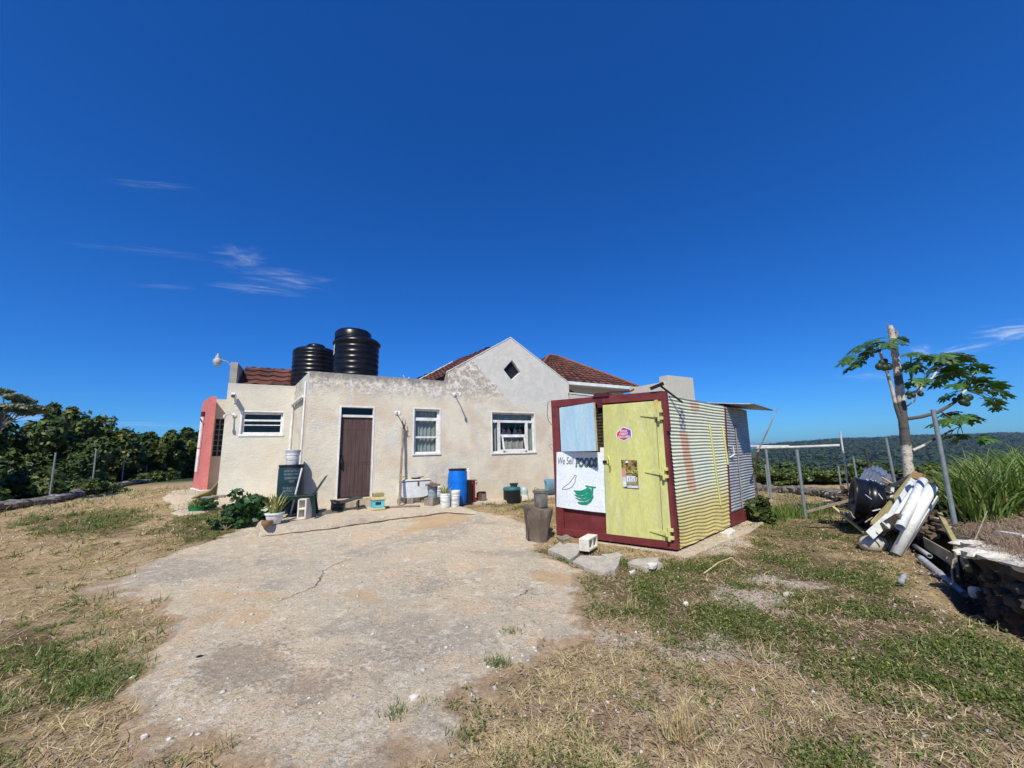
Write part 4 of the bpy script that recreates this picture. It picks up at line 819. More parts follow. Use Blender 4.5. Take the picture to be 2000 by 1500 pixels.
# sign sheet
M('letter_green', (.16, .40, .30), (.34, .40, .40), 9, .7, cov=(.42, .55))
SGZ = 0.0
m = MB(); ol = [(.035, .50), (.30, .485), (.55, .475), (.80, .465), (1.06, .46), (1.075, 1.0), (1.10, 1.50), (1.105, 1.62), (1.03, 1.62), (1.03, 1.535), (.6, 1.55), (.09, 1.555)]
m.sheet(lambda s, t, z: CF(s, t-.012, z), [ol], .01); sg = m.build('sign_board', MAT['sign_white'], shop)
FS = lambda s, t, z: CF(s, t-.0155, z)
text('We Sell', .20, FS, .10, 1.315, 0, MAT['ink_black'], 'sign_lettering', sg, shear=.25, wide=.56, offset=.0)
text('FOODS', .225, lambda s, t, z: FS(s, t, z), .50, 1.27, 0, MAT['ink_black'], 'sign_lettering', sg, shear=.22, wide=.60, offset=.014)
text('FOODS', .222, lambda s, t, z: FS(s, t-.003, z), .502, 1.271, 0, MAT['letter_green'], 'sign_lettering', sg, shear=.22, wide=.605, offset=-.004)
def stroke(pts, wd, mat, name, parent, lift=0.0, F=FS):
    P = [np.array(p, float) for p in pts]; V = []; Fc = []
    for i, p in enumerate(P):
        d = P[min(i+1, len(P)-1)]-P[max(i-1, 0)]; d /= np.linalg.norm(d)+1e-9; nn = np.array([-d[1], d[0]])
        for sgn in (-1, 1): q = p+nn*sgn*wd/2; V.append(F(q[0], -lift, q[1]))
        if i: Fc.append((2*i-2, 2*i, 2*i+1, 2*i-1))
    return mesh_np(name, V, Fc, mat, parent)
def sp(u, v): # crop pixel of the sign (1179x1500) to board coordinates
    px, py = 1080+u/10.72, 870+v/10.71; p = vplane(px, py, LF, math.degrees(math.atan2(SC[1], SC[0]))); return ((p-LF)@SC, p[2])
ban = [sp(*q) for q in [(455, 615), (510, 640), (490, 660), (480, 700), (470, 760), (440, 820), (400, 870), (340, 905), (270, 918), (195, 915), (215, 890), (270, 845), (335, 805), (380, 750), (420, 690), (455, 650), (460, 620)]]
stroke(ban, .009, MAT['ink_black'], 'sign_drawing', sg)
M('banana_green', (.005, .30, .16), (.004, .22, .12), 12, .6)
for kk, q in enumerate([[(440, 940), (500, 945), (600, 945), (690, 910), (730, 875), (760, 890), (740, 960), (680, 1020), (600, 1040), (500, 1020), (460, 960)], [(455, 1025), (520, 1040), (620, 1060), (720, 1010), (770, 900), (800, 900), (800, 980), (740, 1070), (620, 1100), (520, 1080)],
          [(475, 1090), (560, 1120), (680, 1110), (760, 1060), (810, 960), (820, 890), (855, 890), (850, 1000), (790, 1110), (680, 1160), (560, 1145)], [(520, 1185), (600, 1180), (700, 1180), (790, 1130), (850, 1030), (860, 1080), (800, 1180), (720, 1235), (620, 1235), (560, 1215)]]):
    P = [sp(*z) for z in q]; cx = sum(p[0] for p in P)/len(P)
    tr = tessellate_polygon([[Vector((p[0], p[1], 0)) for p in P]]); mesh_np('sign_drawing', [FS(p[0], -.001*kk, p[1]) for p in P], [tuple(t) for t in tr], MAT['banana_green'], sg)
    stroke(P+[P[0]], .007, MAT['ink_green'], 'sign_drawing', sg, lift=.001*kk+.001)
stroke([sp(*q) for q in [(690, 840), (760, 855), (830, 868), (910, 875)]], .022, MAT['ink_green'], 'sign_drawing', sg, lift=.005)
# yellow door
YD = lambda s, t, z: CF(s, t, z)
m = MB(); m.sheet(lambda s, t, z: CF(s, t-.008, z), [[(1.05, .10), (2.03, .10), (2.10, 2.385), (1.135, 2.40)]], .04); yd = m.build('yellow_door', MAT['yellow_door'], shop, bevel=.005)
m = MB(); m.hexa([CF(2.04, -.006, .10), CF(2.17, -.006, .10), CF(2.17, .03, .10), CF(2.04, .03, .10), CF(2.11, -.006, 2.37), CF(2.20, -.006, 2.37), CF(2.20, .03, 2.37), CF(2.11, .03, 2.37)]); m.build('door_edge', MAT['yellow_door'], yd)
m = MB(); m.fbox(CF, (2.095, -.02, 2.12), (2.15, -.002, 2.40)); m.build('door_trim', MAT['yellow_edge'], yd)
for z in (2.14, 1.18, .22):
    h = MB(); h.hexa([CF(1.83, -.012, z+.0), CF(2.12, -.014, z-.045), CF(2.12, -.034, z-.045), CF(1.83, -.022, z+.0), CF(1.83, -.012, z+.02), CF(2.12, -.014, z+.045), CF(2.12, -.034, z+.045), CF(1.83, -.022, z+.02)])
    h.fbox(CF, (2.10, -.075, z-.04), (2.16, -.004, z+.04)); h.tube([CF(2.15, -.06, z-.11), CF(2.15, -.06, z+.10)], .02, 10); h.fbox(CF, (2.16, -.055, z+.035), (2.22, -.004, z+.085)); h.fbox(CF, (2.16, -.055, z-.085), (2.22, -.004, z-.035)); h.build('hinge', MAT['yellow_door'], yd, bevel=.003)
h = MB(); h.tube([CF(1.20, -.02, 1.20), CF(1.235, -.07, 1.30), CF(1.225, -.075, 1.40), CF(1.19, -.03, 1.47)], [.012, .016, .016, .012], 8); h.fbox(CF, (1.155, -.03, 1.33), (1.22, -.006, 1.39)); h.tube([CF(1.155, -.02, 1.0), CF(1.165, -.02, 1.3)], .006, 5); h.build('latch_handle', MAT['yellow_door'], yd)
h = MB(); h.fbox(CF, (1.075, -.03, 1.335), (1.15, -.014, 1.385)); h.build('latch_plate', MAT['black_iron'], yd)
# hexagonal sticker
def grad_mat(name, cols, axis=0):
    m_, t, p = base(name); at = t.new('ShaderNodeTexCoord'); sx = t.new('ShaderNodeSeparateXYZ'); t.put(sx.inputs[0], at.outputs['UV']); c = cols[0][1]
    for (x0, c0_), (x1, c1_) in zip(cols[:-1], cols[1:]): c = t.mix(t.rng(sx.outputs[axis], x0, x1), c, c1_)
    t.put(p.inputs['Base Color'], c); p.inputs['Roughness'].default_value = .4; return m_
M_stk = grad_mat('sticker_print', [(0, (.62, .06, .07)), (.45, (.45, .06, .17)), (1, (.16, .05, .30))])
hx = [(1.375, 1.87), (1.375, 1.80), (1.50, 1.735), (1.635, 1.80), (1.635, 1.91), (1.505, 1.965)]; hc_ = np.mean(hx, 0)
big = [tuple(hc_+(np.array(q)-hc_)*1.13) for q in hx]
mesh_np('sticker_border', [CF(s, -.0105, z) for s, z in big], [tuple(range(6))], MAT['ink_white'], yd)
mesh_np('sticker', [CF(s, -.0125, z) for s, z in hx], [tuple(range(6))], M_stk, yd, uv=[((s-1.37)/.27, 0) for s, z in hx])
for tx, sz, z in (('Digicel', .055, 1.885), ('CREDIT', .055, 1.833), ('SOLD HERE', .052, 1.782)): text(tx, sz, lambda s, t, z: CF(s, t-.0145, z), 1.505, z, 0, MAT['ink_white'], 'sticker_lettering', yd, align='CENTER', wide=.85, offset=.001)
# poster
def quad(name, s0, s1, z0, z1, lift, mat, skew=0): return mesh_np(name, [CF(s0, -lift, z0), CF(s1, -lift, z0-skew), CF(s1, -lift, z1-skew), CF(s0, -lift, z1)], [(0, 1, 2, 3)], mat, yd)
M('poster_dark', (.03, .03, .025), (.30, .24, .06), 14, .4, cov=(.42, .55), c3=(.16, .05, .03), c3r=(.55, .65)); M('poster_pink', (.55, .25, .22)); M('poster_light', (.50, .52, .56), (.70, .70, .72), 12, .5); M('poster_yellow', (.62, .55, .10), (.45, .40, .10), 8); M('poster_green', (.22, .28, .12), (.30, .26, .18), 16)
quad('poster', 1.42, 1.705, .905, 1.395, .0105, MAT['poster_dark'], .01); quad('poster_print', 1.42, 1.49, 1.10, 1.25, .012, MAT['poster_pink']); quad('poster_print', 1.42, 1.49, .93, 1.10, .012, MAT['poster_light'])
quad('poster_print', 1.50, 1.66, 1.0, 1.12, .012, MAT['poster_light']); quad('poster_print', 1.50, 1.67, .97, 1.02, .0135, MAT['poster_green']); quad('poster_print', 1.50, 1.70, .915, .955, .0135, MAT['poster_light'])
quad('poster_print', 1.50, 1.67, 1.155, 1.215, .013, MAT['ink_black']); mesh_np('poster_print', [CF(s, -.0145, z) for s, z in ((1.50, 1.365), (1.53, 1.385), (1.56, 1.345), (1.50, 1.34))], [(3, 2, 1, 0)], MAT['ink_white'], yd)
text('LOYALTY', .068, lambda s, t, z: CF(s, t-.0150, z), 1.59, 1.165, 0, MAT['poster_yellow'], 'poster_lettering', yd, align='CENTER', wide=.72, offset=.003)
for q in range(9): s = 1.51+.02*q; quad('poster_print', s, s+.009, 1.03, 1.03+.05+.03*random.random(), .015, MAT['poster_dark' if q % 2 else 'ink_white'])
# corrugated side
def corr(name, F, s0b, s0t, s1b, s1t, z0, z1, mat, pitch=.066, amp=.010, warp=0.0, bow=0.0, parent=shop, ns=60):
    nz = int((z1-z0)/pitch*8)+1; V = []; UV = []
    for a in range(nz+1):
        f_ = a/nz; zz = z0+(z1-z0)*f_
        for i in range(ns+1):
            g_ = i/ns; s = (s0b+(s1b-s0b)*g_)*(1-f_)+(s0t+(s1t-s0t)*g_)*f_
            lowf = max(0, 1-(zz-z0)/.8); ph = zz+warp*lowf*(g_-.5)*.35+warp*.02*lowf*math.sin(g_*17)
            dent = (fbm(np.array([s*3.0]), np.array([zz*3+5]))[0]-.5)*.012*(1+2.5*lowf*warp)
            V.append(F(s, -.02-amp*math.sin(2*math.pi*ph/pitch)+dent+bow*(g_-.5)**2, zz+.003*math.sin(s*5))); UV.append((s, zz))
    Fq = np.array([(a*(ns+1)+i, a*(ns+1)+i+1, (a+1)*(ns+1)+i+1, (a+1)*(ns+1)+i) for a in range(nz) for i in range(ns)])
    return mesh_np(name, V, Fq, mat, parent, smooth=True, uv=UV)
def side_paint():
    m_, t, p = base('painted_corrugated_sheet'); tcn = t.new('ShaderNodeTexCoord'); uv = tcn.outputs['UV']; sx = t.new('ShaderNodeSeparateXYZ'); t.put(sx.inputs[0], uv); s, z = sx.outputs[0], sx.outputs[1]
    n = t.noise(uv, 3, 6, .7, .5); nf = t.noise(uv, 14, 5, .75); N = t.m('MULTIPLY', t.m('SUBTRACT', n, .5), .25)
    c = t.mix(t.rng(n, .35, .65), (.74, .72, .50), (.66, .68, .50))
    c = t.mix(t.rng(t.m('ADD', z, N), .35, 1.15, 1, 0), c, (.62, .52, .20))
    def boxm(s0, s1, z0, z1, k=.05, tilt=0):
        ss = t.m('ADD', t.m('SUBTRACT', s, t.m('MULTIPLY', t.m('SUBTRACT', 2.0, z), tilt)), N)
        return t.m('MULTIPLY', t.m('MULTIPLY', t.rng(ss, s0-k, s0+k), t.rng(ss, s1-k, s1+k, 1, 0)), t.m('MULTIPLY', t.rng(t.m('ADD', z, N), z0-k, z0+k), t.rng(t.m('ADD', z, N), z1-k, z1+k, 1, 0)))
    c = t.mix(t.m('MULTIPLY', boxm(.46, .80, .80, 1.86, .03, .16), .8), c, (.62, .33, .20))
    ck = t.new('ShaderNodeTexChecker'); ck.inputs['Scale'].default_value = 11; t.put(ck.inputs['Vector'], uv)
    c = t.mix(t.m('MULTIPLY', boxm(.52, .78, 1.88, 2.28, .03), t.m('ADD', t.m('MULTIPLY', ck.outputs['Fac'], .55), .3)), c, (.12, .12, .22))
    c = t.mix(t.m('MULTIPLY', boxm(.0, .12, .2, 1.25, .04), .5), c, (.20, .25, .38)); c = t.mix(t.m('MULTIPLY', boxm(.9, 1.8, .9, 1.5, .2), .25), c, (.50, .66, .62))
    c = t.mix(t.m('MULTIPLY', boxm(1.1, 1.5, 2.25, 2.6, .06), .6), c, (.66, .30, .18)); c = t.mix(t.m('MULTIPLY', t.rng(z, 2.42, 2.47), .7), c, (.45, .66, .60))
    ru = t.m('MULTIPLY', t.rng(nf, .60, .72), t.rng(z, .1, 1.1, .8, .12)); c = t.mix(ru, c, (.16, .07, .03))
    t.put(p.inputs['Base Color'], c); p.inputs['Roughness'].default_value = .6; return m_
M_side = side_paint(); M('dull_zinc', (.46, .47, .46), (.36, .38, .38), 4, .6, .1, 60, metal=.25, c3=(.30, .22, .15), c3r=(.62, .8))
corr('side_cladding', CS, .10, .12, 2.51, 2.97, -.02, 2.47, M_side, pitch=.060, amp=.0065, warp=.8)
corr('grey_cladding', CS, 2.54, 3.01, 4.42, 4.62, .22, 2.46, MAT['dull_zinc'], pitch=.060, amp=.008)
m = MB(); m.fbox(CS, (2.52, -.03, -.03), (4.44, .0, .20)); m.fbox(CS, (3.35, -.045, -.03), (3.40, -.03, .20)); m.build('side_sill', MAT['maroon'], shop)
m = MB(); m.hexa([CS(2.50, -.045, -.02), CS(2.535, -.045, -.02), CS(2.535, 0, -.02), CS(2.50, 0, -.02), CS(2.965, -.045, 2.42), CS(3.0, -.045, 2.42), CS(3.0, 0, 2.42), CS(2.965, 0, 2.42)]); m.build('corner_strip', MAT['burgundy_edge'], shop)
m = MB(); m.fbox(CS, (-.0, -.05, 1.86), (.10, .0, 2.54)); m.fbox(CS, (.0, -.012, -.02), (.10, .0, 1.86)); m.build('corner_post', MAT['maroon'], shop, bevel=.004)
m = MB(); m.bar(CS(1.90, -.045, 2.03), CS(2.03, -.045, .45), .03, .02); m.bar(CS(2.66, -.045, 2.0), CS(2.72, -.045, 1.2), .03, .02); m.build('side_batten', MAT['yellow_door'], shop)
m = MB(); m.tube([CS(2.86, -.03, 1.60), CS(3.02, -.09, 1.58), CS(3.04, -.09, 1.40), CS(2.90, -.03, 1.34)], .016, 7); m.build('side_handle', MAT['white_metal'], shop)
m = MB(); m.tube([CS(3.5, -.05, 2.1), CS(3.42, -.05, 1.3), CS(3.3, -.05, .25)], .012, 5); m.build('side_rod', MAT['grey_wood'], shop)
m = MB(); m.bar(CF(LC-.02, -.03, 2.64), CS(.45, -.14, 2.36), .03, .02); m.bar(CF(LC-.18, -.03, 2.60), CF(LC+.05, -.06, 2.66), .04, .05); m.build('roof_bracket', MAT['black_iron'], shop)
m = MB(); m.hexa([CF(.95, -.03, 2.565), CF(1.28, -.03, 2.555), CF(1.28, .2, 2.555), CF(.95, .2, 2.565), CF(1.0, -.03, 2.64), CF(1.24, -.03, 2.625), CF(1.24, .2, 2.625), CF(1.0, .2, 2.64)]); m.fbox(CF, (1.03, -.02, 2.36), (1.13, .03, 2.52))
m.tube([CF(.95, 0, 2.58), CF(1.3, -.02, 2.63), CF(1.7, -.02, 2.60), CF(1.75, .0, 2.63)], .014, 6); m.build('roof_scrap', MAT['burgundy_edge'], shop)
m = MB(); m.tube([CF(-.02, 0, 2.58), CF(-.06, -.02, 2.56), CF(-.09, -.02, 2.35), CF(-.07, -.02, 2.20), CF(-.0, -.01, 2.10)], .006, 5); m.tube([CF(-.0, -.02, 1.60), CF(-.08, -.02, 1.68), CF(-.02, -.02, 1.72), CF(.12, -.02, 1.56)], .004, 4); m.build('wire', MAT['black_iron'], shop)
# loose zinc sheet on the roof
def zinc(name, P, mat, parent=None, nrib=11, amp=.012, n=None, bendf=None, nv=8):
    P = [np.asarray(p, float) for p in P]; nrm = np.cross(P[1]-P[0], P[3]-P[0]); nrm /= np.linalg.norm(nrm); nu = nrib*8; V = []
    for a in range(nv+1):
        for i in range(nu+1):
            u = i/nu; v = a/nv; p = (P[0]*(1-u)+P[1]*u)*(1-v)+(P[3]*(1-u)+P[2]*u)*v
            if bendf is not None: p = p+bendf(u, v)
            V.append(p+nrm*amp*math.sin(2*math.pi*nrib*u))
    F = np.array([(a*(nu+1)+i, a*(nu+1)+i+1, (a+1)*(nu+1)+i+1, (a+1)*(nu+1)+i) for a in range(nv) for i in range(nu)])
    return mesh_np(name, V, F, mat, parent, smooth=True, origin=None if parent is not None else P[0])
zs = zinc('roof_sheet', [CS(3.2, -.56, 2.47), CS(4.95, -.52, 2.44), CS(4.75, .7, 2.62), CS(2.9, .7, 2.62)], MAT['galvanised'], shop, 12)
zs.modifiers.new('thick', 'SOLIDIFY').thickness = .012
# slab under the container and scattered feet blocks
fb = MB(); V0 = [CF(.1, -.10, -.0), CF(LC+.10, -.22, 0), CS(4.7, -.42, 0), CS(4.7, 1.5, 0)]
pad = [CF(.05, .06, 0), CF(1.0, -.05, 0), CF(LC-.2, -.02, 0), CS(-.18, -.22, 0), CS(1.2, -.30, 0), CS(2.4, -.40, 0), CS(3.6, -.34, 0), CS(4.6, -.1, 0), CS(4.6, 1.2, 0)]
n = len(pad); fb.add([np.array([p[0], p[1], -.25]) for p in pad]+[np.array([p[0], p[1], -.055]) for p in pad], [tuple(range(n, 2*n))]+[(i, (i+1) % n, (i+1) % n+n, i+n) for i in range(n)]); tag(fb.build('concrete_pavement', M_slab, bevel=.02), kind='structure')

# ------------------------------------------------------------------ things on the patio
def cyl_thing(name, label, cat, c, D, Hh, mat, prof=None, group=None, n=36):
    t = empty(name, c, label, cat, group); m = MB(); r = D/2
    m.lathe(prof or [(r, 0), (r, Hh)], c, n); m.build('body', MAT[mat], t, smooth=True, auto=40); return t
def bucket(name, label, c, D, Hh, mat='white_plastic', lid=None, group='plastic buckets outside the house', handle=True, fill=None):
    t = empty(name, c, label, 'bucket', group); r = D/2; m = MB()
    m.lathe([(r*.84, 0), (r*.86, .01), (r*.93, Hh*.70), (r*1.0, Hh*.71), (r*1.0, Hh*.75), (r*.95, Hh*.76), (r*.96, Hh*.84), (r*1.02, Hh*.85), (r*1.02, Hh*.88), (r*.96, Hh*.89), (r*.97, Hh*.985), (r, Hh), (r*.93, Hh), (r*.90, Hh*.80)], c, 32, cap=False)
    m.lathe([(.001, .004), (r*.84, .004)], c, 32, cap=False); m.lathe([(r*.9, Hh*.8), (.001, Hh*.8)], c, 32, cap=False); m.build('bucket_body', MAT[mat], t, smooth=True, auto=35)
    if handle:
        h = MB(); pts = []
        for k in range(9): a_ = math.pi*k/8; pts.append(c+np.array([math.cos(a_)*r*1.03, -math.sin(a_)*r*1.04-.005, Hh*.74-math.sin(a_)*.10]))
        h.tube(pts, .004, 5); h.build('handle', MAT['galv_post'], t)
    if lid:
        l = MB(); l.lathe([(r*1.05, Hh-.03), (r*1.06, Hh+.005), (r*1.0, Hh+.018), (r*.9, Hh+.012), (.001, Hh+.012)], c, 32, cap=False); l.build('lid', MAT[lid], t, smooth=True, auto=40)
    if fill:
        l = MB(); l.lathe([(r*.9, Hh*.93), (.001, Hh*.95)], c, 24, cap=False); l.build('fill', MAT[fill], t)
    return t
def leaf_blades(mb_, c, n, L, wd, up_=1.2, spread=1.0, seg=4, curl=.6, r0=.03):
    for i in range(n):
        a_ = random.random()*6.283; el = R(90)-abs(random.gauss(0, .38))*spread; l = L*(.6+.5*random.random()); p = np.array(c)+np.array([math.cos(a_), math.sin(a_), 0])*r0*random.random(); d = np.array([math.cos(a_)*math.cos(el), math.sin(a_)*math.cos(el), math.sin(el)]); sx = np.array([-math.sin(a_), math.cos(a_), 0])*math.cos(random.gauss(0, .4))
        V = []
        for k in range(seg+1):
            f_ = k/seg; ww = wd*(1-f_**2.2)*(.75+.5*min(1, f_*3)); V += [p-sx*ww/2, p+sx*ww/2]; p = p+d*l/seg; d = d+np.array([math.cos(a_)*.2, math.sin(a_)*.2, -curl*.3*f_*1.6]); d /= np.linalg.norm(d)
        mb_.add(V, [(2*k, 2*k+1, 2*k+3, 2*k+2) for k in range(seg)])
def cblock(name, label, c, yaw, mat, size=(.40, .19, .19), standing=False, group=None, tilt=(0, 0), solid=False):
    t = empty(name, c, label, 'concrete block', group); m = MB(); L, w_, h = size; tw = .032
    Mx = np.array(Matrix.Rotation(yaw, 3, 'Z') @ Matrix.Rotation(tilt[0], 3, 'Y') @ Matrix.Rotation(tilt[1], 3, 'X'))
    def Fb(x, y, z):
        q_ = np.array([x, y, z])
        if standing == 'side': q_ = np.array([x, z-h/2, y+w_/2])
        elif standing: q_ = np.array([y, z-h/2, x+L/2])
        return np.array(c)+Mx@q_
    if solid: m.fbox(Fb, (-L/2, -w_/2, 0), (L/2, w_/2, h))
    else:
        m.fbox(Fb, (-L/2, -w_/2, 0), (L/2, -w_/2+tw, h)); m.fbox(Fb, (-L/2, w_/2-tw, 0), (L/2, w_/2, h))
        for x in (-L/2, -tw/2, L/2-tw): m.fbox(Fb, (x, -w_/2+tw-.001, .002), (x+tw, w_/2-tw+.001, h-.002))
    m.build('block', MAT[mat], t, bevel=.006); return t
YP = R(30)
# green-black drum with chalk writing
bc = GP(551, 1003); bc = bc+np.array([.03, .20, 0]); Dm = .52; Hd = 1.0; r = Dm/2
drum = empty('chalked_drum', bc, 'dark teal plastic drum covered in white chalk writing, beside the wing wall', 'drum')
m = MB(); m.lathe([(r*.95, 0), (r*.98, .03), (r, .10), (r, .33), (r*1.01, .35), (r, .37), (r, .64), (r*1.01, .66), (r, .68), (r*.995, Hd-.08), (r*.95, Hd-.04), (r*.93, Hd), (r*.9, Hd), (r*.9, Hd-.03), (.001, Hd-.03)], bc, 48, cap=False); m.build('drum_body', MAT['teal_plastic'], drum, smooth=True, auto=40)
m = MB(); m.lathe([(r*.955, Hd-.035), (r*1.0, Hd-.03), (r*1.0, Hd+.005), (r*.93, Hd+.01), (r*.93, Hd-.02)], bc, 48, cap=False); m.build('drum_ring', MAT['black_iron'], drum, smooth=True)
def onDrum(cx, rr, th0): return lambda s, t, z: np.array([cx[0]+math.cos(th0+s/rr)*(rr+.004-t), cx[1]+math.sin(th0+s/rr)*(rr+.004-t), cx[2]+z])
th0 = math.atan2(-bc[1], -bc[0])
for k, (tx, sz, z, x) in enumerate([('DR PETNUTS JUST', .062, .86, -.15), ('BIO MATES CHEF', .060, .79, -.15), ('SUMMUMAN IS', .064, .71, -.13), ('MUTE', .060, .64, -.04), ('TO MINUTE SIX', .062, .50, -.16), ('ABUTMENT BOX', .064, .44, -.15), ('UP BULLET', .062, .37, -.13)]):
    text(tx, sz, onDrum(bc, r, th0), x, z, 0, MAT['chalk'], 'chalk_writing', drum, wide=.62, shear=.1, offset=-.001)
bucket('paint_bucket', 'white lidded bucket on top of the dark chalked drum', bc+[-.0, 0, Hd+.012], .29, .30, 'white_plastic', lid='grey_plastic')
wp = empty('white_pole', GP(570, 1003), 'white pole leaning on the dark chalked drum', 'pole'); m = MB(); p0 = GP(567, 1006); p1 = aty(590, 914, bc[1]-.22); m.tube([p0, p1], .018, 8); m.build('pole', MAT['white_plastic'], wp)
# dark green garden chair
ch = GP(577, 1010); chair = empty('garden_chair', ch, 'dark green plastic garden chair with its back to the right, before the drum', 'chair')
def CH(x, y, z): a_ = R(22); x, y, z = x*1.22, y*1.05, z*1.05; return ch+np.array([x*math.cos(a_)-y*math.sin(a_), x*math.sin(a_)+y*math.cos(a_), z])
m = MB()
m.hexa([CH(-.27, -.22, .40), CH(.24, -.20, .37), CH(.24, .26, .37), CH(-.27, .28, .40), CH(-.27, -.22, .425), CH(.24, -.20, .395), CH(.24, .26, .395), CH(-.27, .28, .425)]); m.fbox(CH, (-.285, -.24, .35), (-.262, .30, .43)); m.fbox(CH, (-.27, -.245, .355), (.25, -.222, .42)); m.build('seat', MAT['green_plastic'], chair, bevel=.01)
for x0, y0, dx, dy in ((-.27, -.23, -.035, -.04), (-.27, .28, -.035, .04), (.24, -.22, .07, -.03), (.24, .27, .07, .03)):
    m = MB()
    m.hexa([CH(x0+dx-.022, y0+dy-.012, 0), CH(x0+dx+.022, y0+dy-.012, 0), CH(x0+dx+.022, y0+dy+.012, 0), CH(x0+dx-.022, y0+dy+.012, 0), CH(x0-.035, y0-.015, .42), CH(x0+.035, y0-.015, .42), CH(x0+.035, y0+.015, .42), CH(x0-.035, y0+.015, .42)])
    m.build('leg', MAT['green_plastic'], chair, bevel=.006)
m = MB()
for k in range(5):
    y = -.20+.11*k; m.hexa([CH(.23, y, .38), CH(.255, y, .38), CH(.255, y+.07, .38), CH(.23, y+.07, .38), CH(.40, y, .72), CH(.425, y, .72), CH(.425, y+.07, .72), CH(.40, y+.07, .72)])
m.hexa([CH(.375, -.24, .66), CH(.40, -.24, .66), CH(.40, .32, .66), CH(.375, .32, .66), CH(.42, -.20, .76), CH(.445, -.20, .76), CH(.445, .28, .76), CH(.42, .28, .76)]); m.build('backrest', MAT['green_plastic'], chair, bevel=.008)
cblock('cinder_block', 'pale cinder block standing on end beside the green chair', GP(594, 1013), R(-8), 'block_white', standing=True, group='cinder blocks')
# flower pots
pc = GP(535, 1023); pot = empty('flower_pot', pc, 'white fluted flower pot of snake plants at the patio corner', 'plant pot'); m = MB(); m.lathe([(.10, 0), (.115, .02), (.15, .17), (.165, .175), (.165, .20), (.15, .205), (.14, .18), (.001, .17)], pc, 32, cap=False); m.build('pot', MAT['white_plastic'], pot, smooth=True, auto=40)
m = MB(); leaf_blades(m, pc+[0, 0, .17], 30, .42, .045, spread=.8, curl=.1, r0=.11); m.build('snake_plant', MAT['leaf_snake'], pot, recalc=False)
pc2 = GP(512, 1012)+np.array([.02, .1, 0]); pot = empty('flower_pot', pc2, 'small dark patterned pot with a drying snake plant behind the white fluted pot', 'plant pot'); m = MB(); m.lathe([(.08, 0), (.12, .10), (.11, .18), (.10, .17), (.001, .16)], pc2, 24, cap=False); M('pot_pattern', (.04, .04, .10), (.5, .5, .52), 22, .4, cov=(.48, .52)); m.build('pot', MAT['pot_pattern'], pot, smooth=True)
m = MB(); leaf_blades(m, pc2+[0, 0, .15], 26, .38, .035, spread=1.3, curl=.4, r0=.08); m.build('snake_plant', MAT['leaf_snake'], pot, recalc=False)
cyl_thing('clay_pot', 'empty tan clay bowl at the corner of the patio', 'bowl', GP(521, 1028), .18, .10, 'terracotta', [(.06, 0), (.09, .04), (.095, .10), (.085, .10), (.08, .05), (.001, .04)])
# boards and offcuts along the walls
bt = [(455, 990, 500, 984, 'grey_wood', 'weathered board lying along the wing wall'), (468, 993, 512, 988, 'straw_yellow', 'pale batten lying beside the wing wall'), (428, 992, 470, 986, 'grey_wood', 'grey board leaning low at the wing corner'), (560, 1010, 600, 1002, 'zinc_dull', 'dark metal strip under the garden chair'), (596, 1003, 636, 997, 'grey_wood', 'short grey stick on the patio by the block'), (742, 992, 820, 990, 'cut_wood', 'flat white batten along the wall foot by the hive')]
for (u0, v0, u1, v1, mt_, lb) in bt:
    p = GP(u0, v0)+[0, 0, .02]; q_ = GP(u1, v1)+[0, 0, .03]; m = MB(); m.bar(p, q_, .07, .025); tag(m.build('board', MAT[mt_]), lb, 'board', 'boards lying by the walls')
# low black bench
sb = GP(676, 996); st = empty('low_bench', sb, 'low black shoe-rack bench with a warped top below the door', 'bench')
BF = lambda x, y, z: sb+S_*x+T_*y+Z_*z
m = MB(); V = []
for i in range(9):
    x = -.33+.66*i/8; zc = .22-.035*math.sin(math.pi*(i/8)*1.6)*(1 if i > 1 else .3)
    for y in (-.14, .16): V += [BF(x, y, zc+(.0 if y > 0 else -.02)), BF(x, y, zc+.02+(.0 if y > 0 else -.02))]
F_ = []
for i in range(8): a_ = i*4; b2 = a_+4; F_ += [(a_+1, b2+1, b2+3, a_+3), (a_, a_+2, b2+2, b2), (a_, b2, b2+1, a_+1), (a_+2, a_+3, b2+3, b2+2)]
F_ += [(0, 1, 3, 2), (32, 34, 35, 33)]; m.add(V, F_); m.build('bench_top', MAT['dark_post'], st)
for x, y in ((-.29, -.1), (-.29, .13), (-.05, -.1), (.22, -.1), (.28, .13)):
    m = MB(); m.fbox(BF, (x-.018, y-.018, 0), (x+.018, y+.018, .185)); m.build('leg', MAT['dark_post'], st)
m = MB(); m.fbox(BF, (-.27, -.11, .03), (-.06, .12, .16)); m.build('side_panel', MAT['black_iron'], st)
# little painted hive box
hb_ = GP(737, 995); hv = empty('hive_box', hb_, 'small turquoise and yellow painted box with a timber block on top', 'box'); HB = lambda x, y, z: hb_+S_*x+T_*y+Z_*z
m = MB(); m.fbox(HB, (-.135, -.12, .05), (.135, .13, .22)); m.build('box_body', MAT['aqua_paint'], hv, bevel=.006)
m = MB(); m.fbox(HB, (-.15, -.14, .22), (.155, .145, .285)); m.fbox(HB, (-.15, -.14, .0), (.155, .145, .048)); m.build('box_rim', MAT['straw_yellow'], hv, bevel=.01)
m = MB(); m.fbox(HB, (-.07, -.128, .12), (.05, -.121, .18)); m.build('box_slot', MAT['teal_plastic'], hv)
m = MB(); m.fbox(HB, (-.11, -.09, .286), (.13, .10, .37)); tag(m.build('timber_block', MAT['olive_wood'], bevel=.006), 'olive timber block resting on the small turquoise box', 'wood block')
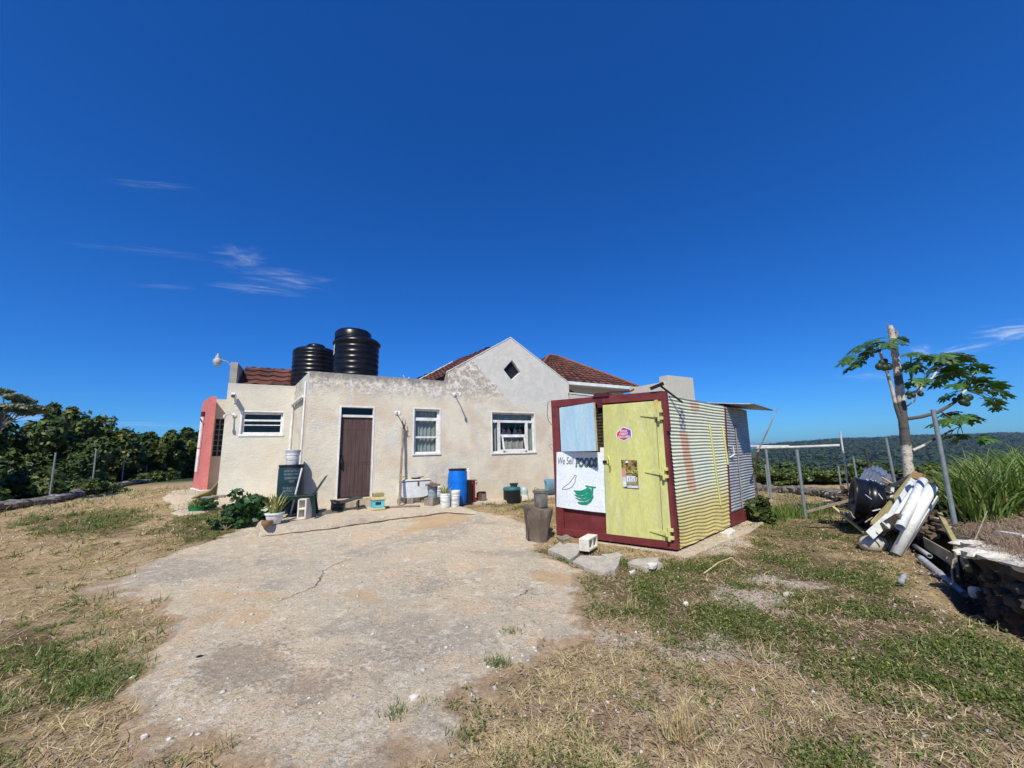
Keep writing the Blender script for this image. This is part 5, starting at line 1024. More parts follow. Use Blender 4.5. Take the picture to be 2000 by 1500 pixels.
# leaning forked branch
br = empty('leaning_branch', GP(779, 989), 'tall pale branch with a forked brown tip leaning on the facade', 'branch'); m = MB(); tip = H(2.27, -.06, 2.42); p0 = GP(779, 989)
m.tube([p0+(tip-p0)*f_+np.array([random.gauss(0, .006), 0, 0]) for f_ in np.linspace(0, .93, 9)], [.034, .034, .032, .03, .028, .03, .032, .034, .03], 8, jit=.15)
e_ = p0+(tip-p0)*.93; m.tube([e_, e_+np.array([-.03, -.02, .12]), e_+np.array([-.02, -.02, .26])], [.03, .018, .006], 6); m.tube([e_, e_+np.array([.05, -.02, .10]), e_+np.array([.03, -.02, .22])], [.025, .014, .005], 6); m.tube([e_-[0, 0, .1], e_+np.array([-.10, -.02, .02])], [.01, .004], 5); m.tube([e_-[0, 0, .1], e_+np.array([.10, -.02, .0])], [.01, .004], 5)
m.build('branch', MAT['cut_wood'], br, smooth=True)
# chest freezer on blocks
fz = GP(811, 983)+T_*.25; fr_ = empty('chest_freezer', fz, 'rusting white chest freezer used as a table, propped on blocks', 'freezer'); FZ = lambda x, y, z: fz+S_*x+T_*y+Z_*z
m = MB(); a_ = [(-.40, .215), (-.30, .155), (-.18, .135), (.18, .135), (.30, .155), (.40, .20), (.40, .54), (-.40, .54)]; V = [FZ(x, -.25, z) for x, z in a_]+[FZ(x, .22, z) for x, z in a_]; n = len(a_)
m.add(V, [tuple(range(n)), tuple(range(2*n-1, n-1, -1))]+[(i, i+n, (i+1) % n+n, (i+1) % n) for i in range(n)]); m.build('freezer_body', MAT['white_enamel'], fr_, bevel=.012)
m = MB(); m.fbox(FZ, (-.40, -.255, .543), (.40, .22, .556)); m.build('freezer_seal', MAT['rust'], fr_)
m = MB(); m.fbox(FZ, (-.41, -.262, .558), (.41, .23, .60)); m.build('freezer_lid', MAT['white_enamel'], fr_, bevel=.01); m = MB(); m.fbox(FZ, (.05, -.27, .44), (.09, -.262, .555)); m.build('freezer_catch', MAT['rust'], fr_)
m = MB(); m.fbox(FZ, (-.41, -.20, .602), (.40, .18, .608)); m.build('worktop', MAT['straw_yellow'], fr_)
tz = .61
for x, lb in ((-.36, 'dark concrete block under the left end of the freezer'), (-.14, 'streaked concrete block under the middle of the freezer'), (.33, 'mossy concrete block under the right end of the freezer')):
    cblock('freezer_block', lb, FZ(x, -.12 if x > -.3 else .05, .0), R(30)+ (R(90) if x < 0 else 0), 'block_dark', size=(.36 if x < 0 else .34, .15, .135), solid=True, group='blocks under the freezer')
cyl_thing('green_tub', 'lime green plastic tub at the left end of the freezer top', 'tub', FZ(-.29, -.08, tz), .13, .08, 'lime_plastic', [(.045, 0), (.06, .07), (.065, .08), (.055, .08), (.001, .02)])
cyl_thing('glass_jar', 'small clear jar standing next to the lime green tub', 'jar', FZ(-.17, -.10, tz), .06, .10, 'clear_plastic', [(.028, 0), (.03, .08), (.02, .09), (.022, .11), (.001, .11)])
cyl_thing('spray_bottle', 'slim white bottle behind the things on the freezer', 'bottle', FZ(-.13, .05, tz), .05, .22, 'white_plastic', [(.025, 0), (.025, .13), (.01, .16), (.01, .20), (.004, .22)])
M('dark_cloth', (.05, .04, .09), (.12, .10, .16), 20, .9)
t = empty('cloth_bundle', FZ(-.05, -.02, tz), 'dark blue bundle of cloth heaped on the freezer', 'cloth'); m = MB(); m.lathe([(.07, 0), (.10, .04), (.09, .09), (.04, .13), (.001, .14)], FZ(-.05, -.02, tz), 14)
for i in range(len(m.v)): m.v[i] = m.v[i]+np.array([random.gauss(0, .012), random.gauss(0, .012), random.gauss(0, .01)])
m.build('cloth', MAT['dark_cloth'], t, smooth=True, auto=80)
t = empty('rusty_pan', FZ(.03, -.16, tz), 'shallow rusty pan overhanging the front of the freezer', 'pan'); m = MB(); m.lathe([(.07, -.0), (.12, .035), (.125, .035), (.075, .008), (.001, .008)], FZ(.03, -.14, tz), 24, cap=False); m.bar(FZ(.10, -.14, tz+.03), FZ(.26, -.12, tz+.05), .025, .01); m.build('pan', MAT['rust'], t, smooth=True)
t = empty('driftwood_piece', FZ(.16, .0, tz), 'tan lump of driftwood at the back of the freezer top', 'wood piece'); m = MB(); m.tube([FZ(.05, .02, tz+.05), FZ(.14, 0, tz+.08), FZ(.26, .02, tz+.05)], [.03, .05, .03], 8, jit=.4); m.build('wood', MAT['cut_wood'], t)
m = MB(); m.box(FZ(.28, -.05, tz+.012), (.22, .22, .02), R(20)); tag(m.build('thin_board', MAT['new_wood']), 'thin tan board flat on the right end of the freezer', 'board')
# grey block with grey bucket
gb_ = GP(846, 987)+T_*.08; cblock('grey_block', 'square weathered block carrying the grey bucket', gb_, R(70), 'block_dark', size=(.34, .26, .185), solid=True)
g1 = bucket('grey_bucket', 'grey bucket with a torn brown cover on the weathered block', gb_+[0, 0, .187]-T_*.02, .26, .33, 'grey_plastic')
m = MB(); cc = gb_+[0, 0, .52]-T_*.02
V = []; 
for k in range(14):
    a_ = 2*math.pi*k/14; rr = .17+random.random()*.06; V.append(cc+np.array([math.cos(a_)*rr, math.sin(a_)*rr, -.0-random.random()*.06]))
V.append(cc+[0, 0, .04]); m.add(V, [(k, (k+1) % 14, 14) for k in range(14)]); tag(m.build('torn_sack', MAT['soil_brown']), 'torn brown sack draped over the grey bucket', 'sack')
bb = GP(862, 981)+T_*.30; b1 = bucket('tall_bucket', 'tall white bucket behind the grey bucket, lowest of the stack', bb, .28, .38, lid='white_plastic'); bucket('tall_bucket', 'small white bucket on top of the tall white bucket', bb+[-.06, 0, .40], .22, .20, lid='white_plastic', handle=False)
pb = GP(871, 991)+T_*.05; b3 = bucket('planter_bucket', 'white bucket planted with an aloe in front of the blue barrel', pb, .27, .34, fill='soil_brown'); m = MB(); leaf_blades(m, pb+[0, 0, .28], 46, .30, .022, spread=1.3, curl=.35, r0=.08); m.build('aloe_plant', MAT['leaf_snake'], b3, recalc=False)
pb = GP(891, 990)+T_*.08; bucket('lidded_bucket', 'white bucket with a closed flat lid and grey print, before the blue barrel', pb, .25, .37, lid='white_plastic')
M('print_grey', (.45, .45, .50), (.70, .70, .70), 30, .6, cov=(.45, .55))
m = MB(); r_b = .112
for k in range(8):
    a_ = R(-118)+k*R(9); m.add([np.array([pb[0]+math.cos(x)*(r_b+.006+z*.012), pb[1]+math.sin(x)*(r_b+.006+z*.012), pb[2]+z]) for x, z in ((a_, .06), (a_+R(9), .06), (a_+R(9), .21), (a_, .21))], [(0, 1, 2, 3)])
m.build('bucket_print', MAT['print_grey'], [o for o in bpy.data.objects if o.name == 'lidded_bucket'][0])
# blue barrel
bb = GP(897, 985)+T_*.12; r = .255; t = empty('blue_barrel', bb, 'bright blue plastic barrel with a black lid, tallest thing by the wall', 'barrel')
m = MB(); m.lathe([(r*.86, 0), (r*.90, .02), (r*.97, .12), (r, .28), (r*1.01, .30), (r, .32), (r*1.0, .56), (r*1.01, .58), (r*.995, .60), (r*.95, .74), (r*.88, .82), (r*.86, .86), (r*.80, .86), (r*.8, .84), (.001, .84)], bb, 48, cap=False); m.build('barrel_body', MAT['blue_plastic'], t, smooth=True, auto=50)
m = MB(); m.lathe([(r*.88, .85), (r*.92, .86), (r*.92, .895), (.001, .90)], bb, 40, cap=False); m.build('barrel_lid', MAT['black_iron'], t, smooth=True, auto=40)
t = empty('white_jug', bb+np.array([.30, .08, .0]), 'white plastic jug on a ledge at the right of the blue barrel', 'jug'); m = MB(); m.box(bb+np.array([.27, .10, .72]), (.09, .12, .26), .3); m.lathe([(.03, 0), (.02, .05)], bb+np.array([.27, .10, .85]), 10); m.build('jug', MAT['white_plastic'], t, bevel=.02)
t = empty('black_post_stand', bb+np.array([.32, .12, 0]), 'black box standing between the blue barrel and the red cylinder', 'box'); m = MB(); m.fbox(lambda x, y, z: bb+np.array([.27, .10, 0])+S_*x+T_*y+Z_*z, (-.06, -.06, 0), (.08, .08, .585)); m.build('box_body', MAT['black_iron'], t, bevel=.01)
rc_ = GP(922, 981)+T_*.03; t = empty('red_cylinder', rc_, 'tall dark red metal cylinder with a rusty plate on top', 'cylinder'); m = MB(); m.lathe([(.10, 0), (.10, .55), (.095, .56)], rc_, 28); m.build('cylinder', MAT['red_paint'], t, smooth=True, auto=40); m = MB(); m.box(rc_+[0.01, 0, .57], (.24, .22, .018), .4); m.tube([rc_+[.10, 0, .48], rc_+[.16, -.02, .52], rc_+[.13, -.02, .44]], .012, 5); m.build('top_plate', MAT['rust'], t)
bp = GP(942, 978)+T_*.05; t = empty('burnt_pot', bp, 'soot-blackened square tin right of the red cylinder', 'pot'); m = MB(); m.fbox(lambda x, y, z: bp+S_*x+T_*y+Z_*z, (-.10, -.07, 0), (.12, .12, .21)); m.build('tin', MAT['rust'], t, bevel=.01)
m = MB(); m.fbox(lambda x, y, z: bp+S_*x+T_*y+Z_*z, (-.02, -.075, .01), (.10, -.0715, .19)); m.build('tin_face', MAT['zinc_dull'], t); m = MB(); m.lathe([(.11, .215), (.115, .235), (.001, .24)], bp+[.01, .02, 0], 20); m.build('tin_lid', MAT['black_iron'], t)
# black tub with teal rim, big bottle, white block by the gable wall
def GT(u, v): return G(u, v)
def by_wall(u, t): p = vplane(u, 965, H(0, t, 0), 30); p[2] = th(p[0], p[1])+.01; return p
tb = by_wall(1000, -.40); tb[2] = G(1000, 975)[2]; t = empty('black_tub', tb, 'round black tub with a teal lid and dark pot on it, under the gable window', 'tub'); r = .245
m = MB(); m.lathe([(r, 0), (r*1.01, .02), (r, .31), (r*1.02, .33)], tb, 40); m.build('tub_body', MAT['black_iron'], t, smooth=True, auto=40); m = MB(); m.lathe([(r*1.03, .33), (r*1.03, .36), (r*.96, .40), (r*.5, .42), (.001, .42)], tb, 40, cap=False); m.build('tub_lid', MAT['teal_rim'], t, smooth=True, auto=40)
m = MB(); m.lathe([(.09, 0), (.11, .06), (.13, .10), (.12, .10), (.001, .08)], tb+[.06, -.02, .41], 20, cap=False); tag(m.build('dark_pot', MAT['dark_post'], smooth=True), 'flared dark pot upside up on the teal tub lid', 'pot')
wb = by_wall(1024, -.22); cyl_thing('water_bottle', 'large clear blue-grey water cooler bottle against the wall', 'bottle', wb, .24, .45, 'clear_plastic', [(.10, 0), (.115, .02), (.115, .15), (.108, .17), (.115, .19), (.115, .27), (.09, .33), (.035, .37), (.03, .42), (.001, .42)])
t = cblock('white_block', 'broken white cinder block in front of the water bottle', GT(1023, 978), R(10), 'block_white', size=(.22, .14, .14), group='cinder blocks')
lb_ = G(1066, 969)+np.array([-.02, .3, 0]); t = empty('lying_barrel', lb_, 'grey-blue plastic barrel lying on its side behind the zinc bucket', 'barrel'); ax = np.array([.78, .62, 0]); cc = lb_+[-.05, -.15, .26]; r = .26
m = MB(); m.lathe([(.001, .02), (r*.82, .02), (r*.84, -.01), (r*.94, 0), (r*.96, .03), (r, .08), (r, .30), (r*1.02, .32), (r, .34), (r, .60), (r*.9, .82), (.001, .84)], cc, 40, axis=ax, cap=False); m.build('barrel_body', MAT['greyblue_plastic'], t, smooth=True, auto=40)
m = MB(); m.lathe([(.05, 0), (.05, -.02), (.001, -.02)], cc+ax*.02+np.array([0, 0, .14]), 12, axis=ax); m.bar(cc+ax*.0+np.array([.0, 0, -.15]), cc+ax*.0+np.array([0, 0, .15]), .03, .02, (1, 0, 0)); m.build('barrel_bung', MAT['greyblue_plastic'], t)
sp_ = G(1050, 1060); stump = empty('tree_stump', sp_, 'upright grey log stump beside the container', 'stump'); m = MB(); rr = []; prof = [(.205, -.02), (.20, .1), (.215, .25), (.24, .40), (.26, .52), (.255, .60)]
m.lathe(prof, sp_+np.array([.0, .15, 0]), 40)
for i in range(len(m.v)):
    p = m.v[i]; q_ = p-sp_-[0, .15, 0]; a_ = math.atan2(q_[1], q_[0]); k = 1+.05*math.sin(a_*7)+.03*math.sin(a_*13+2)+.03*random.random(); m.v[i] = sp_+[0, .15, 0]+np.array([q_[0]*k+.08*q_[2], q_[1]*k, q_[2]+(.04*math.cos(a_-2.6) if q_[2] > .5 else 0)])
m.build('stump', MAT['old_wood'], stump, smooth=True, auto=50)
zb = sp_+np.array([.10, .18, .60]); t = empty('zinc_bucket', zb, 'dull zinc bucket with a lid standing on the log stump', 'bucket'); m = MB(); m.lathe([(.115, 0), (.12, .01), (.135, .26), (.15, .265), (.15, .285), (.13, .285)], zb, 30); m.build('bucket_body', MAT['zinc_dull'], t, smooth=True, auto=40)
m = MB(); m.lathe([(.155, .287), (.16, .30), (.12, .315), (.001, .315)], zb, 30, cap=False); m.tube([zb+[-.13, 0, .30], zb+[-.10, -.02, .36], zb+[-.04, -.03, .33]], .008, 5); m.build('bucket_lid', MAT['zinc_dull'], t, smooth=True)
# loose concrete in front of the container
cblock('cinder_block', 'pale cinder block lying across broken slabs in front of the container', G(1151, 1083)+[0.02, .12, .06], R(58), 'block_white', size=(.40, .19, .17), standing='side', group='cinder blocks')
def chunk(pts, z0, h, mat, label, rough=.012):
    P = [atz(u, v, z0) for u, v in pts]; Q = []
    for a_, b2 in zip(P, P[1:]+P[:1]):
        for f_ in (0, .33, .66): Q.append(a_+(b2-a_)*f_+np.array([random.gauss(0, rough), random.gauss(0, rough), 0]))
    n = len(Q); m = MB(); m.add([np.array([p[0], p[1], z0-h]) for p in Q]+[np.array([p[0], p[1], z0+random.gauss(0, .003)]) for p in Q], [tuple(range(n-1, -1, -1)), tuple(range(n, 2*n))]+[(i, (i+1) % n, (i+1) % n+n, i+n) for i in range(n)])
    return tag(m.build('concrete_chunk', MAT[mat], bevel=.005), label, 'concrete chunk', 'broken concrete in front of the container')
chunk([(1073, 1073), (1095, 1057), (1100, 1063), (1112, 1060), (1133, 1062), (1131, 1078), (1116, 1092)], .02, .13, 'block_grey', 'tilted broken slab left of the pale cinder block')
chunk([(1118, 1096), (1135, 1084), (1213, 1086), (1202, 1112), (1180, 1118), (1140, 1108)], -.0, .10, 'block_grey', 'largest cracked slab, beneath the pale cinder block')
chunk([(1178, 1082), (1205, 1078), (1218, 1084), (1200, 1093), (1185, 1088)], .01, .08, 'block_grey', 'small slab piece right behind the largest cracked slab')
chunk([(1225, 1098), (1245, 1090), (1285, 1088), (1290, 1100), (1262, 1108)], -.02, .08, 'block_grey', 'pebbly slab piece below the yellow door')
chunk([(1088, 1048), (1108, 1043), (1115, 1050), (1098, 1055)], .0, .08, 'block_dark', 'dark broken lump under the maroon door corner')
chunk([(1110, 1052), (1140, 1050), (1155, 1058), (1120, 1062)], .0, .06, 'terracotta', 'tan brick piece under the maroon door')
chunk([(1265, 1099), (1283, 1098), (1278, 1106), (1268, 1105)], .0, .04, 'block_white', 'small white chip below the yellow door')
chunk([(1228, 1115), (1240, 1112), (1238, 1120), (1230, 1120)], -.02, .04, 'block_white', 'white chip in the weeds below the slabs')
chunk([(1405, 1040), (1425, 1030), (1437, 1036), (1425, 1044)], .0, .08, 'block_white', 'pale rock by the foot of the corrugated side')
# ------------------------------------------------------------------ dry-stone walls
def rock(m, c, sx, sy, sz, yaw=0, n=7, jit=.22):
    rings = [(.0, -.5), (.42, -.42), (.5, -.05), (.46, .32), (.25, .48), (0, .5)]; V = []; 
    ca, sa = math.cos(yaw), math.sin(yaw); ph = random.random()*6
    for r_, z in rings:
        for k in range(n):
            a_ = 2*math.pi*k/n+ph; q = [r_*math.cos(a_)*(1+jit*random.uniform(-1, 1))*1.15, r_*math.sin(a_)*(1+jit*random.uniform(-1, 1))*1.15, z+jit*.3*random.uniform(-1, 1)]
            x, y = q[0]*sx, q[1]*sy; V.append(np.array([c[0]+x*ca-y*sa, c[1]+x*sa+y*ca, c[2]+q[2]*sz]))
    nr_ = len(rings); m.add(V, [(i*n+k, i*n+(k+1) % n, (i+1)*n+(k+1) % n, (i+1)*n+k) for i in range(nr_-1) for k in range(n)])
def stone_wall(P, h, th_w, label, size=.22, zoff=-.03, name='stone_wall'):
    m = MB()
    for (x0, y0), (x1, y1) in zip(P[:-1], P[1:]):
        L = math.hypot(x1-x0, y1-y0); n = int(L/size/.8)+1; yaw = math.atan2(y1-y0, x1-x0); nx, ny = -math.sin(yaw), math.cos(yaw)
        for i in range(n):
            f_ = (i+random.random()*.6)/n; x, y = x0+(x1-x0)*f_, y0+(y1-y0)*f_; z0 = th(x, y)+zoff
            hh = h*(.7+.5*random.random())
            for r_ in range(max(1, int(h/size*1.3))):
                for o_ in (-th_w/3, th_w/3):
                    z = z0+(r_+.5)*hh/max(1, int(h/size*1.3)); s = size*random.uniform(.8, 1.5)
                    rock(m, (x+nx*(o_+random.gauss(0, .03)), y+ny*(o_+random.gauss(0, .03)), z), s*1.25, s, s*.72, yaw+random.gauss(0, .3))
    return tag(m.build(name, MAT['stone_wall'], smooth=True, auto=45), label, 'stone wall')
LW2 = [(p[0], p[1]) for p in LWALL[0:]]
stone_wall(LW2, .30, .42, 'long low dry-stone wall below the trees on the left', .20)
stone_wall([(8.6, 17.5)]+RWALL[1:], .38, .45, 'tumbled low stone wall in front of the valley on the right', .26)
# retaining face of the bank
def bank_wall():
    P = FOOT; m = MB(); rowsV = []; tot = 0
    pts = []
    for (x0, y0), (x1, y1) in zip(P[1:-2], P[2:-1]):
        L = math.hypot(x1-x0, y1-y0); n = max(2, int(L/.05))
        for i in range(n): pts.append((x0+(x1-x0)*i/n, y0+(y1-y0)*i/n))
    V = []; n = len(pts); nz = 12
    for i, (x, y) in enumerate(pts):
        xa, ya = pts[max(0, i-3)]; xb, yb = pts[min(n-1, i+3)]; d = np.array([xb-xa, yb-ya]); d /= np.linalg.norm(d); nn = np.array([d[1], -d[0]])
        shf = .28*float(sstep(np.array([y]), 4.5, 5.0)[0]); x, y = x+nn[0]*shf, y+nn[1]*shf; zt = th(x+nn[0]*.35, y+nn[1]*.35); z0 = th(x-nn[0]*.1, y-nn[1]*.1)-.15; s = i*.05
        for k in range(nz+4):
            if k <= nz: f_ = k/nz; z = z0+(zt-z0)*f_; off = .14+.12*math.sin(f_*2.6) - .16*max(0, f_-.6)/.4
            else: z = zt-.03*(k-nz); off = .10+.06*(k-nz)
            r3 = (fbm(np.array([s*5.]), np.array([z*9.+k*.4]), 4)[0]-.5)*.22+(vnoise(np.array([s*16.]), np.array([z*20.]))[0]-.5)*.06
            V.append(np.array([x+nn[0]*(off+r3), y+nn[1]*(off+r3), z+r3*.25]))
    K = nz+4; F = np.array([(i*K+k, (i+1)*K+k, (i+1)*K+k+1, i*K+k+1) for i in range(n-1) for k in range(K-1)])
    o = mesh_np('retaining_wall', V, F, MAT['bank_face_shaded'], smooth=True, origin=V[0]); o.data.set_sharp_from_angle(angle=R(40)); tag(o, 'rough rock face of the raised bank at the right edge', 'stone wall')
bank_wall()
m = MB()
for k in range(46):
    u = random.uniform(1885, 2090); p = atz(u, 1070+(u-1900)*.22+random.uniform(-6, 14), .38); rock(m, p, random.uniform(.14, .30), random.uniform(.10, .2), random.uniform(.05, .10), random.random()*3, 8, .35)
m2_ = MB()
for k in range(150):
    f_ = random.random()*3.4; i_ = int(f_)+1; a_, b2 = np.array(FOOT[i_]), np.array(FOOT[i_+1]); q_ = a_+(b2-a_)*(f_-int(f_)); dn = (b2-a_)/np.linalg.norm(b2-a_); nn = np.array([dn[1], -dn[0]]); q_ = q_+nn*(.16+.28*float(sstep(np.array([q_[1]]), 4.5, 5.0)[0])+random.gauss(0, .04)); s_ = random.uniform(.05, .15); rock(m2_, (q_[0], q_[1], random.uniform(-.35, .22)), s_*1.3, s_, s_*.8, random.random()*3, 7, .3)
tag(m2_.build('face_rocks', MAT['bank_face_shaded'], smooth=True, auto=35), 'dark jumbled rocks in the shaded face of the bank', 'stones')
tag(m.build('rim_stones', MAT['block_white'], smooth=True, auto=40), 'pale limestone slabs along the top rim of the bank', 'stones')
# ------------------------------------------------------------------ posts and pipe rack
def post(u0, v0, u1, v1, d, rad, mat, name, label, group=None, cat='post', top=None):
    """upright of pixel foot (u1,v1), head (u0,v0) standing at distance d"""
    f = aty(u1, v1, d); h = vplane(u0, v0, f, 0); f = f-np.array([0, 0, .25]); h = h
    t = MB(); t.tube([f, (f+h)/2, h], rad, 10); o = t.build(name, MAT[mat], smooth=True, auto=60); tag(o, label, cat, group); return f, h
LP = [(109, 884, 98, 966, 14.6, 'galvanised fence post, nearest of the four along the left stone wall'), (188, 877, 180, 953, 17, 'galvanised fence post second from the left edge, with a twig over its tip'), (243, 893, 237, 947, 21.5, 'galvanised fence post third from the left edge'), (288, 896, 284, 937, 26.5, 'galvanised fence post closest to the pink fin wall')]
for u0, v0, u1, v1, d, lb in LP: post(u0, v0, u1, v1, d, .027, 'galv_post', 'fence_post', lb, 'fence posts by the left stone wall')
RP = [(1556, 878, 1572, 1002, 9.3, .045, 'galv_post', 'grey post of the pipe rack nearest the container, in tall grass'), (1496, 877, 1505, 965, 13, .05, 'galv_post', 'grey post of the pipe rack farther back, close to the container'), (1495, 907, 1500, 955, 15, .035, 'galv_post', 'short pale post just left of the rear rack post'),
      (1641, 843, 1656, 950, 11, .028, 'pipe_white', 'tallest thin pale rod, right of the pipe rack'), (1637, 910, 1643, 957, 15, .035, 'galv_post', 'short thin post just left of the tallest pale rod'), (1666, 892, 1674, 940, 13, .035, 'galv_post', 'short post between the tall pale rod and the dark-topped post'),
      (1690, 876, 1705, 945, 9.2, .035, 'dark_post', 'dark post rising through the bent zinc sheet'), (1730, 855, 1752, 960, 8.4, .032, 'galv_post', 'grey post just left of the papaya trunk'), (1822, 800, 1858, 988, 5.9, .036, 'galv_post', 'thickest grey pipe post on the bank in front of the papaya')]
for u0, v0, u1, v1, d, rd, mt_, lb in RP: post(u0, v0, u1, v1, d, rd*.78, mt_, 'fence_post', lb, 'posts on the right side of the yard')
m = MB(); m.tube([aty(1478, 875.5, 9.9), aty(1562, 873, 9.3), aty(1640, 870, 8.9)], .032, 10); tag(m.build('rack_pipe', MAT['pipe_white'], smooth=True, auto=60), 'long pale pipe lying across the front of the rack', 'pipe', 'pipes across the rack')
m = MB(); m.tube([aty(1455, 872, 13.4), aty(1541, 871.5, 12.8)], .035, 10); tag(m.build('rack_pipe', MAT['pipe_white'], smooth=True, auto=60), 'shorter pale pipe at the back of the rack, touching the container', 'pipe', 'pipes across the rack')
m = MB(); P = [CS(4.75, .0, .95), aty(1480, 882, 8.8), aty(1495, 850, 8.7), aty(1508, 822, 8.6), aty(1519, 797, 8.6)]; m.tube(P, [.022, .02, .015, .012, .006], 6); m.tube([P[-1], P[-1]+[.05, 0, .02]], .006, 4); tag(m.build('dry_stalk', MAT['cut_wood']), 'thin dry cane slanting up from behind the container', 'stalk')
# grey heater behind container
hp = np.array([*(CS(4.95, .25, 0)[:2]), -.05]); t = empty('old_cylinder', hp, 'grey sheet metal drum with a rusty cap behind the container', 'drum'); m = MB(); m.lathe([(.16, 0), (.16, .95)], hp, 20); m.build('drum_body', MAT['galv_post'], t, smooth=True, auto=40); m = MB(); m.lathe([(.19, .95), (.19, 1.02), (.1, 1.10), (.001, 1.12)], hp, 16); m.tube([hp+[.17, 0, .98], hp+[.20, 0, .5], hp+[.19, 0, .0]], .03, 6); m.build('rusty_cap', MAT['rust'], t)
# ------------------------------------------------------------------ rubble and timber heap on the right
def beam(label, p0, p1, w_, h_, mat, name='plank', cat='plank', roll=(0, 0, 1), group='planks in the rubble heap'):
    m = MB(); m.bar(p0, p1, w_, h_, roll); return tag(m.build(name, MAT[mat], bevel=.004), label, cat, group)
def pl_(u, v, d): return aty(u, v, d)
beam('light new plank slanting down in front of the black tank half', pl_(1612, 978, 8.6), G(1692, 1046)+[0, 0, .03], .05, .035, 'new_wood'); beam('grey driftwood plank leaning left from the rubble heap', pl_(1575, 1002, 8.2)+[0, 0, .02], pl_(1678, 972, 7.6), .07, .05, 'cut_wood')
beam('dark thin pole leaning across the heap below the papaya', pl_(1715, 965, 7.6), pl_(1790, 923, 7.5), .05, .05, 'dark_post'); beam('pale stick behind the heap at the foot of the papaya post', pl_(1722, 932, 8.6), pl_(1745, 946, 8.2), .025, .025, 'new_wood')
beam('short dark rusty pipe stub lying on the grass', G(1638, 1030)+[0, 0, .06], G(1668, 1030)+[0, 0, .06], .06, .06, 'rust', 'pipe_stub', 'pipe')
beam('grey board lying flat left of the rubble heap', pl_(1625, 985, 9.4), pl_(1650, 968, 9.0), .12, .03, 'grey_wood')
tc_ = pl_(1702, 980, 7.4); t = empty('black_tank_half', G(1705, 1020), 'broken half of a black plastic tank lying on its side', 'tank'); ax = np.array([.80, -.50, -.20]); ax /= np.linalg.norm(ax); m = MB(); r = .37; c0 = tc_-ax*.20+[0, .1, .02]
pr_ = [(.001, .03), (r*.9, .03), (r*.97, 0), (r*1.04, .0), (r*1.04, .03), (r, .05), (r, .15), (r*.96, .17), (r*.96, .19), (r, .21), (r, .31), (r*.96, .33), (r*.9, .40), (r*.6, .43), (.001, .44)]; m.lathe(pr_, c0, 44, axis=ax, cap=False)
o = m.build('tank_shell', MAT['tank_black'], t, smooth=True, auto=50, recalc=False); o.modifiers.new('thick', 'SOLIDIFY').thickness = .012
m = MB()
for a_, b2 in (((1690, 966), (1702, 975)), ((1704, 998), (1720, 994)), ((1716, 964), (1724, 975))): m.bar(pl_(*a_, 6.98), pl_(*b2, 6.95), .03, .008)
m.build('tank_scrap', MAT['white_plastic'], t)
zn = zinc('zinc_sheet', [pl_(1672, 945, 8.6), pl_(1740, 962, 8.2), pl_(1748, 935, 8.9), pl_(1690, 915, 9.4)], MAT['galvanised'], None, 7, .018, bendf=lambda u, v: np.array([0, 0, .16*math.sin(math.pi*u)])); zn.modifiers.new('thick', 'SOLIDIFY').thickness = .01
zn.name = 'zinc_sheet'; tag(zn, 'bent blue-grey corrugated sheet on top of the rubble heap', 'metal sheet')
hp0 = pl_(1738, 985, 7.6); t = empty('scrap_box', hp0, 'weathered wooden crate wreck behind the black tank half', 'crate'); m = MB(); m.box(hp0+[.1, .2, .02], (.62, .4, .42), .4, .1, .05); m.build('crate', MAT['old_wood'], t, bevel=.01)
m = MB(); m.bar(hp0+[-.1, -.15, .1], hp0+[.0, -.12, .32], .05, .01); m.bar(hp0+[.12, -.12, .02], hp0+[.18, -.1, .26], .04, .01); m.build('paint_strips', MAT['white_plastic'], t)
# loose rubbish and rubble round the tank half
def rubble(name, label, c, rx, ry, rz, mat, n=140, s0=.03, s1=.11):
    m = MB()
    for k in range(n):
        a_ = random.random()*6.283; q = random.random()**.6; z = rz*(1-q*q)*random.random(); sz = random.uniform(s0, s1); p = (c[0]+rx*q*math.cos(a_), c[1]+ry*q*math.sin(a_), c[2]+z)
        if random.random() < .35: m.box(p, (sz*2.2, sz*random.uniform(.3, 1.2), .012), random.random()*3, random.gauss(0, .5), random.gauss(0, .5))
        else: rock(m, p, sz*1.3, sz, sz*.7, random.random()*3, 6, .35)
    return tag(m.build(name, MAT[mat]), label, 'rubbish', 'rubbish in the heap')
M('rubble_mix', (.025, .018, .013), (.15, .105, .07), island=True, rough=.95, c3=(.42, .38, .32), c3r=(.86, .9)); M('dark_rubbish', (.010, .010, .012), (.035, .03, .03), island=True, rough=.6, c3=(.10, .06, .04), c3r=(.8, .9))
rubble('rubbish_pile', 'crumpled black plastic and scraps below the black tank half', G(1712, 1030)+[.05, .1, 0], .45, .35, .22, 'dark_rubbish', 120, .05, .14); rubble('rubbish_pile', 'rust-brown tangle of scrap left of the black tank half', pl_(1655, 990, 8.4), .40, .3, .34, 'rubble_mix', 120); rubble('rubbish_pile', 'dark scraps and sheeting behind the bent zinc sheet', pl_(1738, 955, 9.0), .5, .4, .36, 'dark_rubbish', 130, .05, .15)
rubble('rubble_mound', 'dark earthy rubble under the leaning white pipes', pl_(1800, 1035, 6.9), .45, .5, .30, 'rubble_mix', 220, .04, .14); rubble('rubble_mound', 'brown rubble at the far end of the heap, below the papaya', pl_(1780, 985, 7.6), .8, .6, .42, 'rubble_mix', 320, .04, .13);
